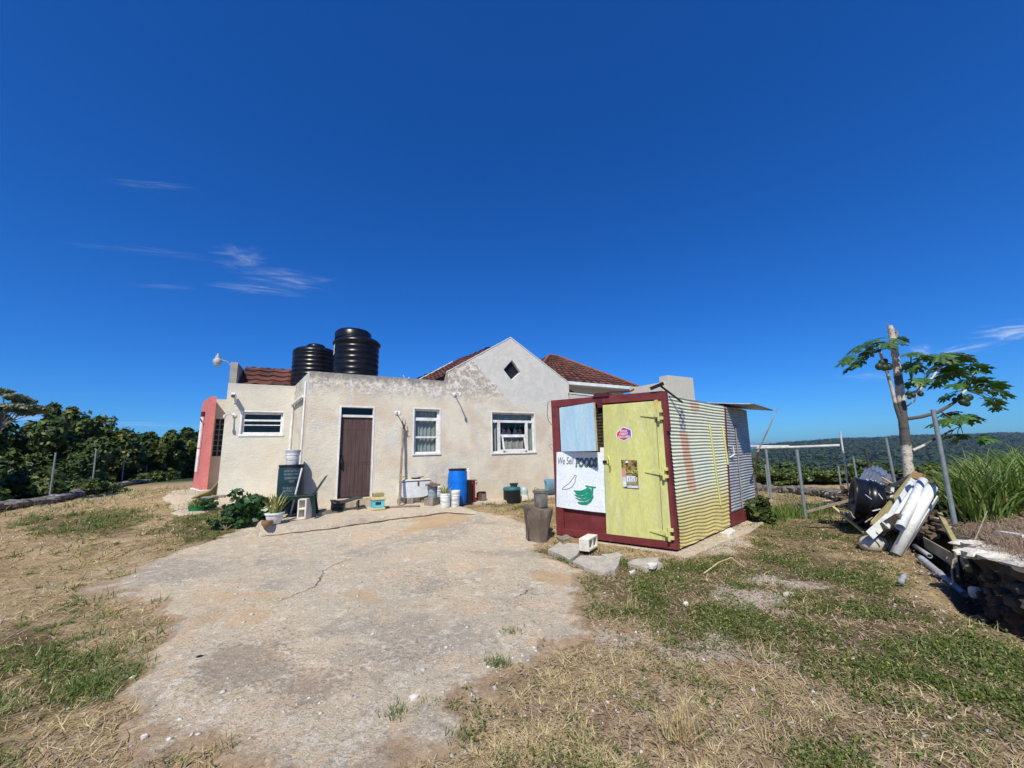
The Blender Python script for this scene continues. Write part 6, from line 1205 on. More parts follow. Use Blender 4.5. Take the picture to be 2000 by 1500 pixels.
for k in range(9):
    u_ = 1640+random.random()*110; v_ = 975+random.random()*55; p = pl_(u_, v_, 7.9-random.random()*.8); q_ = p+np.array([random.gauss(0, .3), random.gauss(0, .2), random.uniform(0, .18)]); m = MB(); m.tube([p, (p+q_)/2+[0, 0, .04], q_], [.012, .010, .006], 5); tag(m.build('dry_stick', MAT['grey_wood']), 'dry grey stick caught in the rubble heap on the right', 'stick', 'sticks in the rubble heap')
# white gutters and timbers stacked against the bank
g0 = G(1750, 1086)+[0, 0, .02]; g1 = pl_(1820, 950, 6.2)
def off(p, x, y, z): return p+np.array([x, y, z])
def gutter(label, p0, p1, r, mat='white_plastic', name='white_pipe'):
    m = MB(); m.tube([p0, p1], r, 14, cap=False); o = m.build(name, MAT[mat], smooth=True, auto=60); s = o.modifiers.new('thick', 'SOLIDIFY'); s.thickness = .005; return tag(o, label, 'pipe', 'white pipes leaning on the bank')
gutter('thickest white pipe of the leaning bundle, nearest the camera', g0, g1, .070); gutter('cream coloured pipe behind the thickest white pipe', pl_(1758, 1030, 6.0), pl_(1803, 938, 6.45), .06); gutter('thin white pipe at the left of the leaning bundle', pl_(1733, 1030, 6.2), pl_(1793, 940, 6.6), .028)
beam('white painted board with dark smudges in the leaning bundle', pl_(1720, 1040, 6.7), pl_(1790, 932, 7.0), .12, .03, 'white_enamel', group='planks in the rubble heap', roll=(.3, -1, .3)); beam('brown-edged timber at the back of the leaning bundle', pl_(1706, 1028, 6.9), pl_(1790, 924, 7.2), .09, .06, 'olive_wood', roll=(.3, -1, .3))
beam('thin tan batten left of the leaning bundle', pl_(1703, 1020, 6.95), pl_(1748, 970, 7.1), .035, .025, 'new_wood'); m = MB(); m.box(pl_(1794, 931, 6.7), (.14, .12, .11), .5, .3, .2); tag(m.build('cardboard_end', MAT['cardboard'], bevel=.004), 'brown cardboard end piece at the top of the bundle', 'cardboard')
beam('thick grey-brown beam lying across the boulder', G(1683, 1066)+[0, 0, .07], pl_(1760, 1010, 6.05), .09, .12, 'old_wood'); beam('pale panel between the thick beam and the white pipes', pl_(1698, 1046, 6.3), pl_(1738, 1010, 6.4), .13, .02, 'pipe_white', roll=(.3, -1, .5)); beam('white strip poking across the thick beam', pl_(1722, 1018, 6.15), pl_(1738, 1032, 6.1), .02, .02, 'white_plastic')
beam('flattened white gutter under the thickest white pipe', off(g0, .16, .06, .0), off(g1, .16, .1, -.18), .10, .02, 'pipe_white', roll=(.8, -.5, .3))
bo = G(1722, 1079); m = MB(); rock(m, bo+[0, .12, .10], .42, .26, .25, .2, 14, .06); tag(m.build('boulder', MAT['boulder'], smooth=True, auto=80, subsurf=1), 'smooth oval boulder at the foot of the white pipes', 'boulder')
# grey pipes and boards in the ditch
a0_, a1_ = pl_(1796, 1088, 5.9), G(1886, 1170)+[0, 0, .05]; mid = a0_+(a1_-a0_)*.45
t = empty('grey_pipe', a1_, 'long grey drain pipe with a collar along the foot of the bank', 'pipe', 'grey drain pipes'); m = MB(); m.tube([a0_, a1_], .037, 16, cap=False); o = m.build('pipe', MAT['pvc_grey'], t, smooth=True, auto=60); s = o.modifiers.new('thick', 'SOLIDIFY'); s.thickness = .004
m = MB(); m.tube([mid, mid+(a1_-a0_)*.06], .046, 16); m.tube([a0_+(a1_-a0_)*.05, a0_+(a1_-a0_)*.42], .042, 16); m.build('collar', MAT['pvc_grey'], t, smooth=True, auto=50)
t = empty('grey_pipe', pl_(1790, 1072, 6.3), 'short grey pipe above the long drain pipe, its open end facing the camera', 'pipe', 'grey drain pipes'); m = MB(); m.tube([pl_(1786, 1066, 6.6), pl_(1816, 1086, 5.8)], .03, 14, cap=False); o = m.build('pipe', MAT['pvc_grey'], t, smooth=True, auto=60); o.modifiers.new('thick', 'SOLIDIFY').thickness = .004
beam('pale grey board leaning in the ditch, highest of the two', pl_(1806, 1060, 6.3), pl_(1866, 1096, 5.25), .02, .17, 'grey_wood'); beam('weathered board edge-on above the drain pipe', pl_(1836, 1072, 6.0), pl_(1888, 1106, 5.0), .03, .09, 'cut_wood')
beam('long mossy timber running down the bank into the ditch', pl_(1836, 1005, 6.2), pl_(1893, 1112, 4.9), .05, .07, 'olive_wood'); beam('dark rotten board standing in the ditch', pl_(1870, 1078, 5.3), pl_(1878, 1140, 5.05), .18, .03, 'old_wood', roll=(.5, -1, 0))
m = MB(); m.tube([pl_(1897, 1060, 5.2), pl_(1886, 1078, 5.0), pl_(1862, 1094, 4.9), pl_(1859, 1115, 4.85), pl_(1862, 1142, 4.8)], .010, 6); m.tube([pl_(1850, 1088, 5.2), pl_(1847, 1094, 5.15), pl_(1860, 1108, 5.1)], .006, 5); tag(m.build('dry_vine', MAT['cut_wood'], smooth=True), 'dry crooked vine hanging over the ditch', 'vine')
m = MB(); m.tube([pl_(1928, 998, 5.6), pl_(1915, 1030, 5.3), pl_(1902, 1060, 5.1)], [.006, .008, .009], 5); tag(m.build('dry_twig', MAT['cut_wood'], smooth=True), 'thin upright dry twig on the bank above the ditch', 'twig')
m = MB(); m.box(G(1773, 1084)+[.0, .1, .05], (.12, .10, .12), .3, .1, .1); tag(m.build('wood_offcut', MAT['cut_wood'], bevel=.01), 'small square wood offcut beside the foot of the white pipe', 'wood block')
wp0 = pl_(1957, 1046, 5.2); wp1 = pl_(2012, 1056, 4.6); beam('white painted board lying on the bank at the right edge', wp0+[0, 0, .04], wp1+[0, 0, .04], .12, .03, 'white_trim', group=None)
m = MB(); rock(m, pl_(1905, 1157, 4.75), .13, .10, .12, .5, 8, .1); tag(m.build('white_rock', MAT['block_white'], smooth=True, auto=50), 'angular white rock at the end of the drain pipe', 'rock')
m = MB(); rock(m, G(1958, 1220)+[0, 0, .03], .10, .08, .08, .5, 10, .06); tag(m.build('pale_pebble', MAT['boulder'], smooth=True, auto=60), 'rounded pale stone on the grass near the right edge', 'rock')
bo_ = G(1770, 1146); t = empty('crushed_bottle', bo_, 'crushed clear plastic bottle lying in the grass', 'bottle'); m = MB(); m.lathe([(.012, 0), (.030, .01), (.033, .05), (.022, .09), (.032, .13), (.026, .19), (.010, .22), (.010, .24)], bo_+[-.08, -.02, .05], 12, axis=(.8, .5, .25)); m.build('bottle', MAT['clear_bottle'], t, smooth=True, auto=50)
# ------------------------------------------------------------------ left side things
lb0 = G(405, 985); t = empty('slatted_recliner', lb0, 'olive wooden recliner board bent up against the wing corner', 'recliner'); dd = 10.4
def LP_(u, v, d=dd): return aty(u, v, d)
a_, b2, c2 = LP_(373, 975), LP_(411, 959), LP_(430, 938); w3 = np.array([.3, .55, 0]); m = MB()
for p, q_ in ((a_, b2), (b2, c2)):
    for k in range(4): o_ = w3*(k/4.); m.hexa([p+o_, q_+o_, q_+o_+w3*.22, p+o_+w3*.22, p+o_+Z_*.045, q_+o_+Z_*.045, q_+o_+w3*.22+Z_*.045, p+o_+w3*.22+Z_*.045])
m.build('slats', MAT['olive_wood'], t, bevel=.004); m = MB(); m.bar(LP_(376, 982), LP_(392, 975), .06, .10); m.bar(LP_(415, 966, 10.5), LP_(424, 988, 10.4), .05, .05); m.bar(LP_(426, 945, 10.5), LP_(424, 985, 10.4), .05, .04); m.build('frame', MAT['old_wood'], t)
for k, (u, v, lb) in enumerate([(392, 992, 'rough grey block under the left end of the olive recliner'), (412, 988, 'rough grey block under the bend of the olive recliner')]): cblock('prop_block', lb, G(u, v)+[0, .25, 0], .3*k, 'block_dark', size=(.3, .2, .24), solid=True, group='blocks under the recliner')
gp = G(384, 999); t = empty('green_planter', gp, 'low bright green planter with yellow-green succulents', 'plant pot'); m = MB(); m.lathe([(.14, 0), (.17, .12), (.18, .13), (.16, .13), (.001, .11)], gp, 28, cap=False); m.build('pot', MAT['bright_green'], t, smooth=True, auto=40)
m = MB(); leaf_blades(m, gp+[0, 0, .11], 90, .20, .03, spread=1.5, curl=.5, r0=.15); m.build('plant', MAT['leaf_snake'], t, recalc=False)
# ------------------------------------------------------------------ leaf clouds
def leaf_cloud(C, Rr, n, size, flat=.0, shape='diamond', shell=.55, aspect=1.7):
    """leaves scattered in blobs C (k,3) with radii Rr (k,3)"""
    C = np.asarray(C, float); Rr = np.asarray(Rr, float); k = len(C); idx = rng.integers(0, k, n)
    d = rng.normal(size=(n, 3)); d /= np.linalg.norm(d, axis=1, keepdims=True); rad_ = shell+(1-shell)*rng.random((n, 1))**.5; rad_ = rad_*(1+.12*rng.normal(size=(n, 1)))
    P = C[idx]+d*Rr[idx]*rad_; nrm = d*.9+rng.normal(size=(n, 3))*.55+np.array([0, 0, .35+flat]); nrm /= np.linalg.norm(nrm, axis=1, keepdims=True)
    t1 = np.cross(nrm, rng.normal(size=(n, 3))); t1 /= np.linalg.norm(t1, axis=1, keepdims=True); t2 = np.cross(nrm, t1); s = (size*(.6+.8*rng.random((n, 1))))
    V = np.stack([P-t1*s*aspect/2, P+t2*s*.5-nrm*s*.12, P+t1*s*aspect/2, P-t2*s*.5-nrm*s*.12], 1).reshape(-1, 3); F = np.arange(4*n).reshape(n, 4); return V, F
def crown_blobs(c, rx, ry, rz, k, lump=.38):
    C = []; Rr = []
    for i in range(k):
        d = rng.normal(size=3); d /= np.linalg.norm(d); d[2] = d[2]*.9+.1; f_ = .35+.6*rng.random(); C.append(np.array(c)+d*np.array([rx, ry, rz])*f_); q = lump*(.6+.7*rng.random()); Rr.append([rx*q, ry*q, rz*q*.75])
    return C, Rr
def tree(name, label, base_, c, rx, ry, rz, n, size, mat, cat='tree', group=None, k=16, trunk=.12, lump=.38, bark='bark', limbs=6):
    t = empty(name, base_, label, cat, group); C, Rr = crown_blobs(c, rx, ry, rz, k, lump); V, F = leaf_cloud(C, Rr, n, size); mesh_np('crown', V, F, MAT[mat], t)
    m = MB(); c = np.array(c); b_ = np.array(base_, float); m.tube([b_, b_+(c-b_)*.4+[random.gauss(0, .1), 0, 0], c-[0, 0, rz*.2]], [trunk, trunk*.75, trunk*.4], 7)
    for i in range(min(limbs, len(C))): s_ = b_+(c-b_)*(.4+.08*i); m.tube([s_, (s_+C[i])/2+[0, 0, .1], C[i]], [trunk*.45, trunk*.3, trunk*.12], 5)
    m.build('trunk', MAT[bark], t, smooth=True); return t
# trees beyond the left wall: u, top v, distance, half width in pixels
LT = [(-45, 800, 16, 62, 'leaf_dark', 'dense dark tree at the far left edge, below the pale gum tree'), (55, 812, 19, 60, 'leaf_dark', 'broad dark tree with the highest rounded top on the left'), (122, 808, 22, 42, 'leaf_mid', 'tree with a small topknot left of centre in the left wood'), (165, 826, 20, 45, 'leaf_dark', 'dark tree between the topknot tree and the flat-topped one'),
      (215, 826, 24, 48, 'leaf_mid', 'flat-topped tree in the middle of the left wood'), (248, 832, 26, 34, 'leaf_dark', 'dark flat tree right of the flat-topped one'), (292, 846, 30, 18, 'leaf_dark', 'small umbrella tree with sky showing beneath it'), (335, 852, 28, 34, 'leaf_mid', 'rounded tree second from the pink fin wall'), (372, 850, 30, 30, 'leaf_dark', 'rounded dark tree touching the pink fin wall'), (395, 846, 36, 26, 'leaf_dark', 'dark tree partly behind the pink fin wall')]
for u, v, d, hw, mt_, lb in LT:
    top_ = aty(u, v, d); sc_ = d/FPX; rx = hw*sc_; hgt = top_[2]+1.6; b_ = np.array([top_[0], d, -1.6]); rz = hgt*(.5 if u != 292 else .22); c = np.array([top_[0], d, top_[2]-rz*.88]); tree('wood_tree', lb, b_, c, rx*1.1, rx*1.0, rz, 9000 if hw > 25 else 3600, .135*max(.8, sc_*45), mt_, group='trees beyond the left wall', k=22, lump=.36)
for u, v, d, hw, mt_, lb in [(20, 905, 13.5, 70, 'leaf_mid', 'leafy bush at the left edge right behind the stone wall'), (120, 890, 17, 60, 'leaf_dark', 'leafy bush behind the nearest fence post'), (205, 895, 20, 48, 'leaf_mid', 'leafy bush behind the second fence post'), (275, 895, 25, 40, 'leaf_dark', 'leafy bush behind the third and fourth fence posts'), (345, 905, 26, 40, 'leaf_mid', 'leafy bush between the fence and the pink fin wall'), (72, 930, 14, 40, 'leaf_dark', 'low dark bush under the nearest fence post'), (-60, 900, 12, 60, 'leaf_dark', 'dark bush cut by the left edge of the photo')]:
    d = d+3.2; top_ = aty(u, v, d); rx = hw*d/FPX; b_ = np.array([top_[0], d+.8, -1.2]); hgt = top_[2]+1.2; c = np.array([top_[0], d+.8, -1.2+hgt*.52]); tree('wood_bush', lb, b_, c, rx*1.1, rx*.7, hgt*.52, 6500, .12, mt_, 'bush', 'bushes behind the left wall', k=16, trunk=.06, limbs=4)
# pale gum tree entering from the left edge
t = tree('gum_tree', 'pale-leaved tall tree leaning in at the far left edge', (-16.0, 11.5, -1), aty(5, 802, 12.2), .95, 1.0, .40, 2600, .085, 'leaf_pale', k=14, trunk=.06, lump=.34, bark='stone_wall')
ex = MB(); bA = aty(0, 835, 12.2)
for (u, v) in ((40, 790), (70, 795), (30, 770), (10, 763), (55, 812)): ex.tube([bA, (bA+aty(u, v, 12.2))/2+[0, 0, .05], aty(u, v, 12.2)], [.03, .018, .006], 5)
ex.build('limbs', MAT['stone_wall'], t); V, F = leaf_cloud([aty(45, 795, 12.2), aty(66, 796, 12.2), aty(28, 775, 12.2), aty(8, 765, 12.2), aty(50, 806, 12.3)], [[.28, .28, .10], [.16, .2, .07], [.25, .25, .10], [.15, .2, .09], [.2, .2, .06]], 1100, .09); mesh_np('side_foliage', V, F, MAT['leaf_pale'], t)
m = MB(); m.tube([aty(184, 872, 16.9), aty(186, 862, 16.9), aty(192, 858, 16.9)], .02, 5); m.tube([aty(185, 876, 16.9), aty(190, 880, 16.9), aty(195, 874, 16.9)], .015, 5); tag(m.build('dry_twig', MAT['cut_wood']), 'pale dead twigs above the second fence post', 'twig')
# bushes beyond the right wall and down the valley
RT = [(1470, 912, 23, 50, 'leaf_mid'), (1520, 897, 27, 42, 'leaf_dark'), (1545, 905, 24, 36, 'leaf_dark'), (1580, 918, 22, 40, 'leaf_mid'), (1612, 915, 25, 34, 'leaf_dark'), (1640, 918, 22, 30, 'leaf_mid'), (1500, 925, 19.5, 34, 'leaf_mid'), (1560, 928, 19.5, 34, 'leaf_dark'), (1615, 932, 19, 32, 'leaf_mid'),
      (1672, 905, 20, 26, 'leaf_mid'), (1700, 915, 17, 26, 'leaf_dark'), (1728, 905, 17, 28, 'leaf_dark'), (1770, 912, 15, 30, 'leaf_mid'), (1815, 905, 14, 28, 'leaf_mid'), (1440, 895, 32, 40, 'leaf_dark'), (1395, 890, 30, 40, 'leaf_dark')]
pos_words = ['beyond the pipe rack, right against the container edge', 'with the highest crown behind the pipe rack', 'dark, right behind the front rack post', 'olive, right of the front rack post', 'dark, below the right end of the long rack pipe', 'olive, behind the tall thin pale rod', 'low, in front of the rear rack post', 'low and dark, right above the stone wall beyond the rack', 'low, by the right end of the stone wall',
             'bright, left of the dark-topped post', 'behind the bent zinc sheet', 'dark, between the zinc sheet and the papaya', 'olive, behind the papaya trunk', 'olive, left of the tall grass', 'far and dark, hidden mostly by the container', 'farthest and dark, wholly at the container side']
for (u, v, d, hw, mt_), pw in zip(RT, pos_words):
    top_ = aty(u, v, d); rx = hw*d/FPX; zb_ = th(top_[0], d)-.1; hgt = max(.8, top_[2]-zb_); b_ = np.array([top_[0], d, zb_]); c = np.array([top_[0], d, zb_+hgt*.55]); tree('valley_bush', 'leafy bush '+pw, b_, c, rx*1.2, rx, hgt*.50, 5200, .115, mt_, 'bush', 'bushes beyond the right wall', k=15, trunk=.06, limbs=4)
# far-off wood down the valley and over the hill: one mass
N = 9000; yy_ = 34*np.exp(rng.random(N)*math.log(700/34)); uu_ = rng.uniform(1380, 2250, N); xx_ = (uu_-1000)/FPX*yy_; zz_ = terrain(xx_, yy_); sc = np.maximum(1.6, yy_*.018)
def clumps(name, xx_, yy_, sc, per, mat, kk=.32):
    n = len(xx_)*per; idx = np.repeat(np.arange(len(xx_)), per); d = rng.normal(size=(n, 3)); d[:, 2] = np.abs(d[:, 2]); d /= np.linalg.norm(d, axis=1, keepdims=True)
    zz_ = terrain(xx_, yy_); s = sc[idx]; P = np.stack([xx_[idx], yy_[idx], zz_[idx]+s*.25], 1)+d*np.stack([s*.8, s*.8, s*.6], 1)*(.75+.35*rng.random((n, 1)))
    nrm = d+rng.normal(size=(n, 3))*.4; nrm /= np.linalg.norm(nrm, axis=1, keepdims=True); t1 = np.cross(nrm, rng.normal(size=(n, 3))); t1 /= np.linalg.norm(t1, axis=1, keepdims=True); t2 = np.cross(nrm, t1); q = (s*kk)[:, None]*(.6+.8*rng.random((n, 1)))
    V = np.stack([P-t1*q, P+t2*q*.8, P+t1*q, P-t2*q*.8], 1).reshape(-1, 3); return tag(mesh_np(name, V, np.arange(4*n).reshape(n, 4), mat), kind='stuff')
o = clumps('valley_wood', xx_, yy_, sc, 16, MAT['leaf_mid'])
N = 16000; y2 = rng.uniform(650, 2230, N); u2 = rng.uniform(1470, 2200, N); x2 = (u2-1000)/FPX*y2; o2 = clumps('hillside_wood', x2, y2, rng.uniform(5, 13, N), 8, MAT['leaf_far'], .40)
# ------------------------------------------------------------------ papaya tree
PY = 8.6
def pp_(u, v, dy=0): return aty(u, v, PY+dy)
pb_ = pp_(1777, 962); papaya = empty('papaya_tree', pb_, 'tall papaya tree with a bare scarred trunk and lobed leaves', 'tree')
m = MB(); tp = [(1777, 975), (1776, 930), (1771, 885), (1765, 830), (1759, 775), (1753, 725), (1747, 685), (1742, 655), (1738, 636)]; rads = [.090, .088, .086, .082, .076, .070, .064, .058, .046]
pts = [pp_(*q) for q in tp]; fine = []; rf = []
for i in range(len(pts)-1):
    for k in range(9): f_ = k/9; fine.append(pts[i]*(1-f_)+pts[i+1]*f_); rf.append((rads[i]*(1-f_)+rads[i+1]*f_)*(1+.05*math.sin(len(rf)*2.2)+.03*random.random()))
fine.append(pts[-1]); rf.append(rads[-1]); m.tube(fine, rf, 16, jit=.05)
for k in range(260):                                                # leaf scars
    i = random.randrange(8, len(fine)-3); a_ = random.random()*6.283; p = fine[i]+np.array([math.cos(a_), math.sin(a_), 0])*rf[i]*1.0; m.box(p, (.018, .018, .012), a_)
trk = m.build('trunk', MAT['bark_papaya'], papaya, smooth=True, auto=50)
m = MB(); m.tube([pp_(1736, 634), pp_(1728, 631)], .008, 5); m.tube([pp_(1740, 640), pp_(1752, 650), pp_(1748, 665)], [.03, .025, .02], 6, jit=.5); m.build('broken_top', MAT['cut_wood'], papaya)
brn = {'L': [(1762, 832), (1750, 795), (1742, 760), (1733, 728), (1722, 698), (1718, 686)], 'M': [(1770, 770), (1790, 765), (1812, 748), (1828, 728), (1838, 715)], 'R': [(1772, 818), (1800, 814), (1830, 806), (1850, 795), (1866, 785), (1880, 768), (1886, 762)], 'R2': [(1840, 806), (1862, 820), (1876, 832)], 'B': [(1782, 880), (1800, 872), (1825, 858), (1845, 848), (1860, 840)], 'S': [(1768, 795), (1785, 784), (1792, 768)]}
br_r = {'L': .038, 'M': .034, 'R': .040, 'R2': .02, 'B': .03, 'S': .018}
brd = {'L': -.15, 'M': .0, 'R': .1, 'R2': .1, 'B': .2, 'S': -.2}
for k, P in brn.items():
    m = MB(); pts = [pp_(u, v, brd[k]*(i/len(P))) for i, (u, v) in enumerate(P)]; m.tube(pts, [br_r[k]*(1-.45*i/len(pts)) for i in range(len(pts))], 10, jit=.06); m.build('branch', MAT['bark_papaya'], papaya, smooth=True)
def papaya_leaf(m, ms_, hub, dirv, petiole, size):
    d = np.array(dirv, float); d /= np.linalg.norm(d); e = hub+d*petiole+[0, 0, -petiole*.12]; mid_ = hub+d*petiole*.55+[0, 0, petiole*.04]; ms_.tube([hub, mid_, e], [.010, .008, .006], 5)
    out = np.array([d[0], d[1], 0]); out /= np.linalg.norm(out)+1e-9; nrm = np.array([out[0]*.45, out[1]*.45, .85])+np.array([random.gauss(0, .25), random.gauss(0, .25), 0]); nrm /= np.linalg.norm(nrm); x = out-nrm*(out@nrm); x /= np.linalg.norm(x); y = np.cross(nrm, x)
    for a_, L in ((-150, .55), (-105, .75), (-62, .92), (-25, 1.0), (12, 1.05), (45, .95), (85, .85), (130, .62)):
        a_ = R(a_+random.gauss(0, 6)); dr_ = x*math.cos(a_)+y*math.sin(a_); sd_ = np.cross(nrm, dr_); l = L*size*random.uniform(.85, 1.1)
        P = lambda f_, s_: e+dr_*l*f_+sd_*l*s_-nrm*l*(.16*f_*f_+.25*abs(s_))-[0, 0, .10*l*f_*f_]
        V = [P(0, 0), P(.30, .10), P(.45, .24), P(.55, .13), P(.72, .22), P(.80, .09), P(1.0, 0), P(.78, -.10), P(.70, -.22), P(.55, -.12), P(.42, -.24), P(.28, -.10), P(.5, 0)]
        m.add(V, [(0, 1, 12), (1, 2, 3, 12), (3, 4, 5, 12), (5, 6, 12), (6, 7, 12), (7, 8, 9, 12), (9, 10, 11, 12), (11, 0, 12)])
def leafhub(u, v, dy, targets):
    hub = pp_(u, v, dy); targets = targets+[(tu+random.uniform(-14, 14), tv+random.uniform(-8, 12), s*.8) for tu, tv, s in targets[:len(targets)//3]]
    for (tu, tv, s) in targets:
        e = pp_(tu, tv, dy+random.uniform(-.35, .35)); d = e-hub; L = np.linalg.norm(d); m = MB(); ms_ = MB(); papaya_leaf(m, ms_, hub, d, L, s*.30); lf = m.build('leaf', MAT['leaf_papaya'], papaya, recalc=False); ms_.build('leaf_stalk', MAT['leaf_papaya'], lf)
leafhub(1719, 686, -.15, [(1690, 665, 1), (1672, 672, 1), (1655, 690, .95), (1680, 700, .9), (1705, 660, 1.05), (1725, 665, 1), (1736, 672, .8), (1662, 708, .8), (1695, 683, .85)])
leafhub(1742, 665, .0, [(1752, 660, .7), (1758, 668, .6), (1735, 672, .5)])
leafhub(1780, 745, -.1, [(1778, 680, .9), (1785, 705, 1), (1772, 708, .9), (1795, 690, .8), (1790, 740, .9), (1778, 745, .8)])
leafhub(1838, 712, .0, [(1810, 690, .9), (1836, 690, 1.05), (1860, 692, 1), (1882, 688, 1), (1815, 725, .9), (1800, 735, .8), (1850, 712, 1.1), (1868, 720, 1.1), (1835, 740, .9), (1825, 712, 1.0), (1895, 705, .8), (1842, 728, 1.)])
leafhub(1886, 762, .1, [(1912, 710, .8), (1935, 742, 1), (1950, 760, 1), (1935, 775, .9), (1905, 735, 1.1), (1885, 735, 1), (1865, 745, 1), (1858, 768, .8), (1845, 770, .7), (1950, 788, .6), (1940, 785, .6), (1915, 750, 1)])
leafhub(1876, 832, .1, [(1875, 808, .9), (1895, 808, .9), (1850, 815, .9), (1825, 820, .8), (1868, 850, .9), (1855, 845, .8), (1880, 845, .6), (1838, 805, .7), (1860, 800, .8)])
leafhub(1926, 862, .3, [(1915, 850, .6), (1928, 846, .7), (1938, 856, .6), (1920, 858, .5)])
def fruits(L, dy):
    for (u, v, s) in L: m = MB(); c = pp_(u, v, dy-.1); m.lathe([(.0, -s), (s*.55, -s*.75), (s*.85, -.1*s), (s*.7, s*.5), (s*.3, s*.9), (0, s)], c, 14, cap=False); m.build('papaya_fruit', MAT['papaya_fruit'], papaya, smooth=True)
fruits([(1717, 716, .085), (1727, 718, .08), (1736, 716, .085), (1722, 708, .07), (1729, 705, .06)], -.15); fruits([(1878, 776, .085), (1886, 780, .09), (1893, 776, .08), (1880, 785, .085), (1888, 788, .075), (1865, 781, .06)], .1); fruits([(1775, 768, .06), (1783, 772, .06), (1798, 769, .065), (1776, 776, .05)], -.15)
# ------------------------------------------------------------------ tall grass, shrubs
def grass_clump(name, label, c, rx, ry, n, L, wd, mat, cat='grass', kind=None, group=None, curl=1.0, up_=.35):
    c = np.asarray(c, float); P = np.stack([c[0]+rx*rng.normal(size=n)*.5, c[1]+ry*rng.normal(size=n)*.5], 1); Zb = terrain(P[:, 0], P[:, 1])
    a_ = rng.random(n)*2*np.pi; l = L*(.55+.6*rng.random(n)); lean = np.abs(rng.normal(size=n))*up_; d = np.stack([np.cos(a_)*np.sin(lean), np.sin(a_)*np.sin(lean), np.cos(lean)], 1); ca = rng.random(n)*2*np.pi; side = np.stack([np.cos(ca), np.sin(ca), 0*ca], 1)
    seg = 6; p = np.stack([P[:, 0], P[:, 1], Zb-.02], 1); V = []; out = np.stack([np.cos(a_), np.sin(a_), 0*a_], 1)
    for k in range(seg+1):
        f_ = k/seg; w_ = (wd*(.5+.5*min(1, f_*4))*(1-f_**2.5))[..., None] if hasattr(wd, '__len__') else wd*(.5+.5*min(1, f_*4))*(1-f_**2.5)+.0008; V.append(p-side*w_/2); V.append(p+side*w_/2)
        p = p+d*(l/seg)[:, None]; d = d+out*.22*curl*f_+np.array([0, 0, -.40*curl*f_*f_]); d /= np.linalg.norm(d, axis=1, keepdims=True)
    V = np.stack(V, 1); m_ = V.shape[1]; F = np.concatenate([np.stack([np.arange(n)*m_+2*k, np.arange(n)*m_+2*k+1, np.arange(n)*m_+2*k+3, np.arange(n)*m_+2*k+2], 1) for k in range(seg)]); o = mesh_np(name, V.reshape(-1, 3), F, MAT[mat], origin=(c[0], c[1], float(terrain(c[:1], c[1:2])[0]))); return tag(o, label, cat, group, kind)
tall_p = [(1900, 975, 6.6, .24, .3), (1945, 975, 6.6, .34, .35), (1990, 972, 6.7, .36, .35), (2050, 970, 6.6, .4, .4), (1890, 950, 7.9, .34, .4), (1955, 948, 8.0, .5, .5), (2020, 946, 8.0, .5, .5)]
lbs = ['clump of tall arching grass directly right of the thick grey post', 'tall grass clump second to the right of the thick grey post', 'tall grass clump before the right edge, with pale arching blades', 'tall grass clump cut by the right edge', 'tall grass clump behind the thick grey post', 'tall grass clump at the back, in the middle of the row', 'tall grass clump at the back, close to the right edge']
for (u, v, d, rx, ry), lb in zip(tall_p, lbs): p = aty(u, v, d); grass_clump('tall_grass', lb, p, rx, ry, 300, 1.02, .024, 'grass_tall', group='tall grass clumps on the bank', curl=1.9, up_=.42)
for (u, v, d, rx, ry, L, n), lb in zip([(1540, 1000, 9.6, .55, .35, .42, 330), (1508, 1000, 9.3, .35, .3, .35, 220), (1590, 985, 10.5, .6, .4, .32, 260), (1760, 935, 9.0, .5, .3, .6, 160)], ['grass tuft around the front rack post', 'grass tuft beside the back corner of the container', 'low grass tuft right of the front rack post', 'thin grasses at the foot of the papaya']): p = aty(u, v, d); grass_clump('grass_tuft', lb, p, rx, ry, n, L, .012, 'grass_tall', group='grass tufts at the back of the yard')
def shrub(name, label, c, rx, ry, rz, n, size, mat, k=12, group=None):
    t = empty(name, c, label, 'shrub', group); C, Rr = crown_blobs(np.array(c)+[0, 0, rz*.75], rx, ry, rz, k, .34); V, F = leaf_cloud(C, Rr, n, size, aspect=1.5); mesh_np('foliage', V, F, MAT[mat], t); m = MB()
    for i in range(8): m.tube([np.array(c), (np.array(c)+C[i])/2+[0, 0, .05], C[i]], [.012, .008, .004], 4)
    m.build('stems', MAT['bark'], t); return t
sb_ = G(468, 1036); shrub('leafy_shrub', 'dark green leafy shrub at the left end of the patio', sb_+[0, .15, 0], .48, .35, .42, 900, .085, 'leaf_shrub', 22, 'leafy shrubs')
shrub('leafy_shrub', 'low creeping shrub in front of the leafy patio shrub', G(440, 1035), .35, .25, .14, 600, .05, 'leaf_shrub', 10, 'leafy shrubs')
shrub('leafy_shrub', 'broad-leaved vine climbing the back corner of the container', G(1492, 1025)+[0, .1, 0], .35, .28, .34, 420, .09, 'leaf_mid', 12, 'leafy shrubs')
shrub('leafy_shrub', 'bright green bush growing on the left stone wall', aty(193, 958, 15.5)*[1, 1, 0]+[0, 0, .25], 1.0, .5, .38, 1100, .09, 'leaf_mid', 12, 'leafy shrubs'); shrub('leafy_shrub', 'pale green bush at the far end of the left stone wall', aty(290, 945, 24)*[1, 1, 0]+[0, 0, .1], 1.3, .6, .5, 800, .12, 'leaf_mid', 12, 'leafy shrubs')
shrub('leafy_shrub', 'small weed bush in the rubble right of the container', G(1620, 1000), .4, .3, .16, 400, .05, 'leaf_shrub', 10, 'leafy shrubs'); shrub('leafy_shrub', 'dark weeds under the recliner by the wing corner', G(408, 996), .30, .18, .20, 350, .06, 'leaf_shrub', 8, 'leafy shrubs')
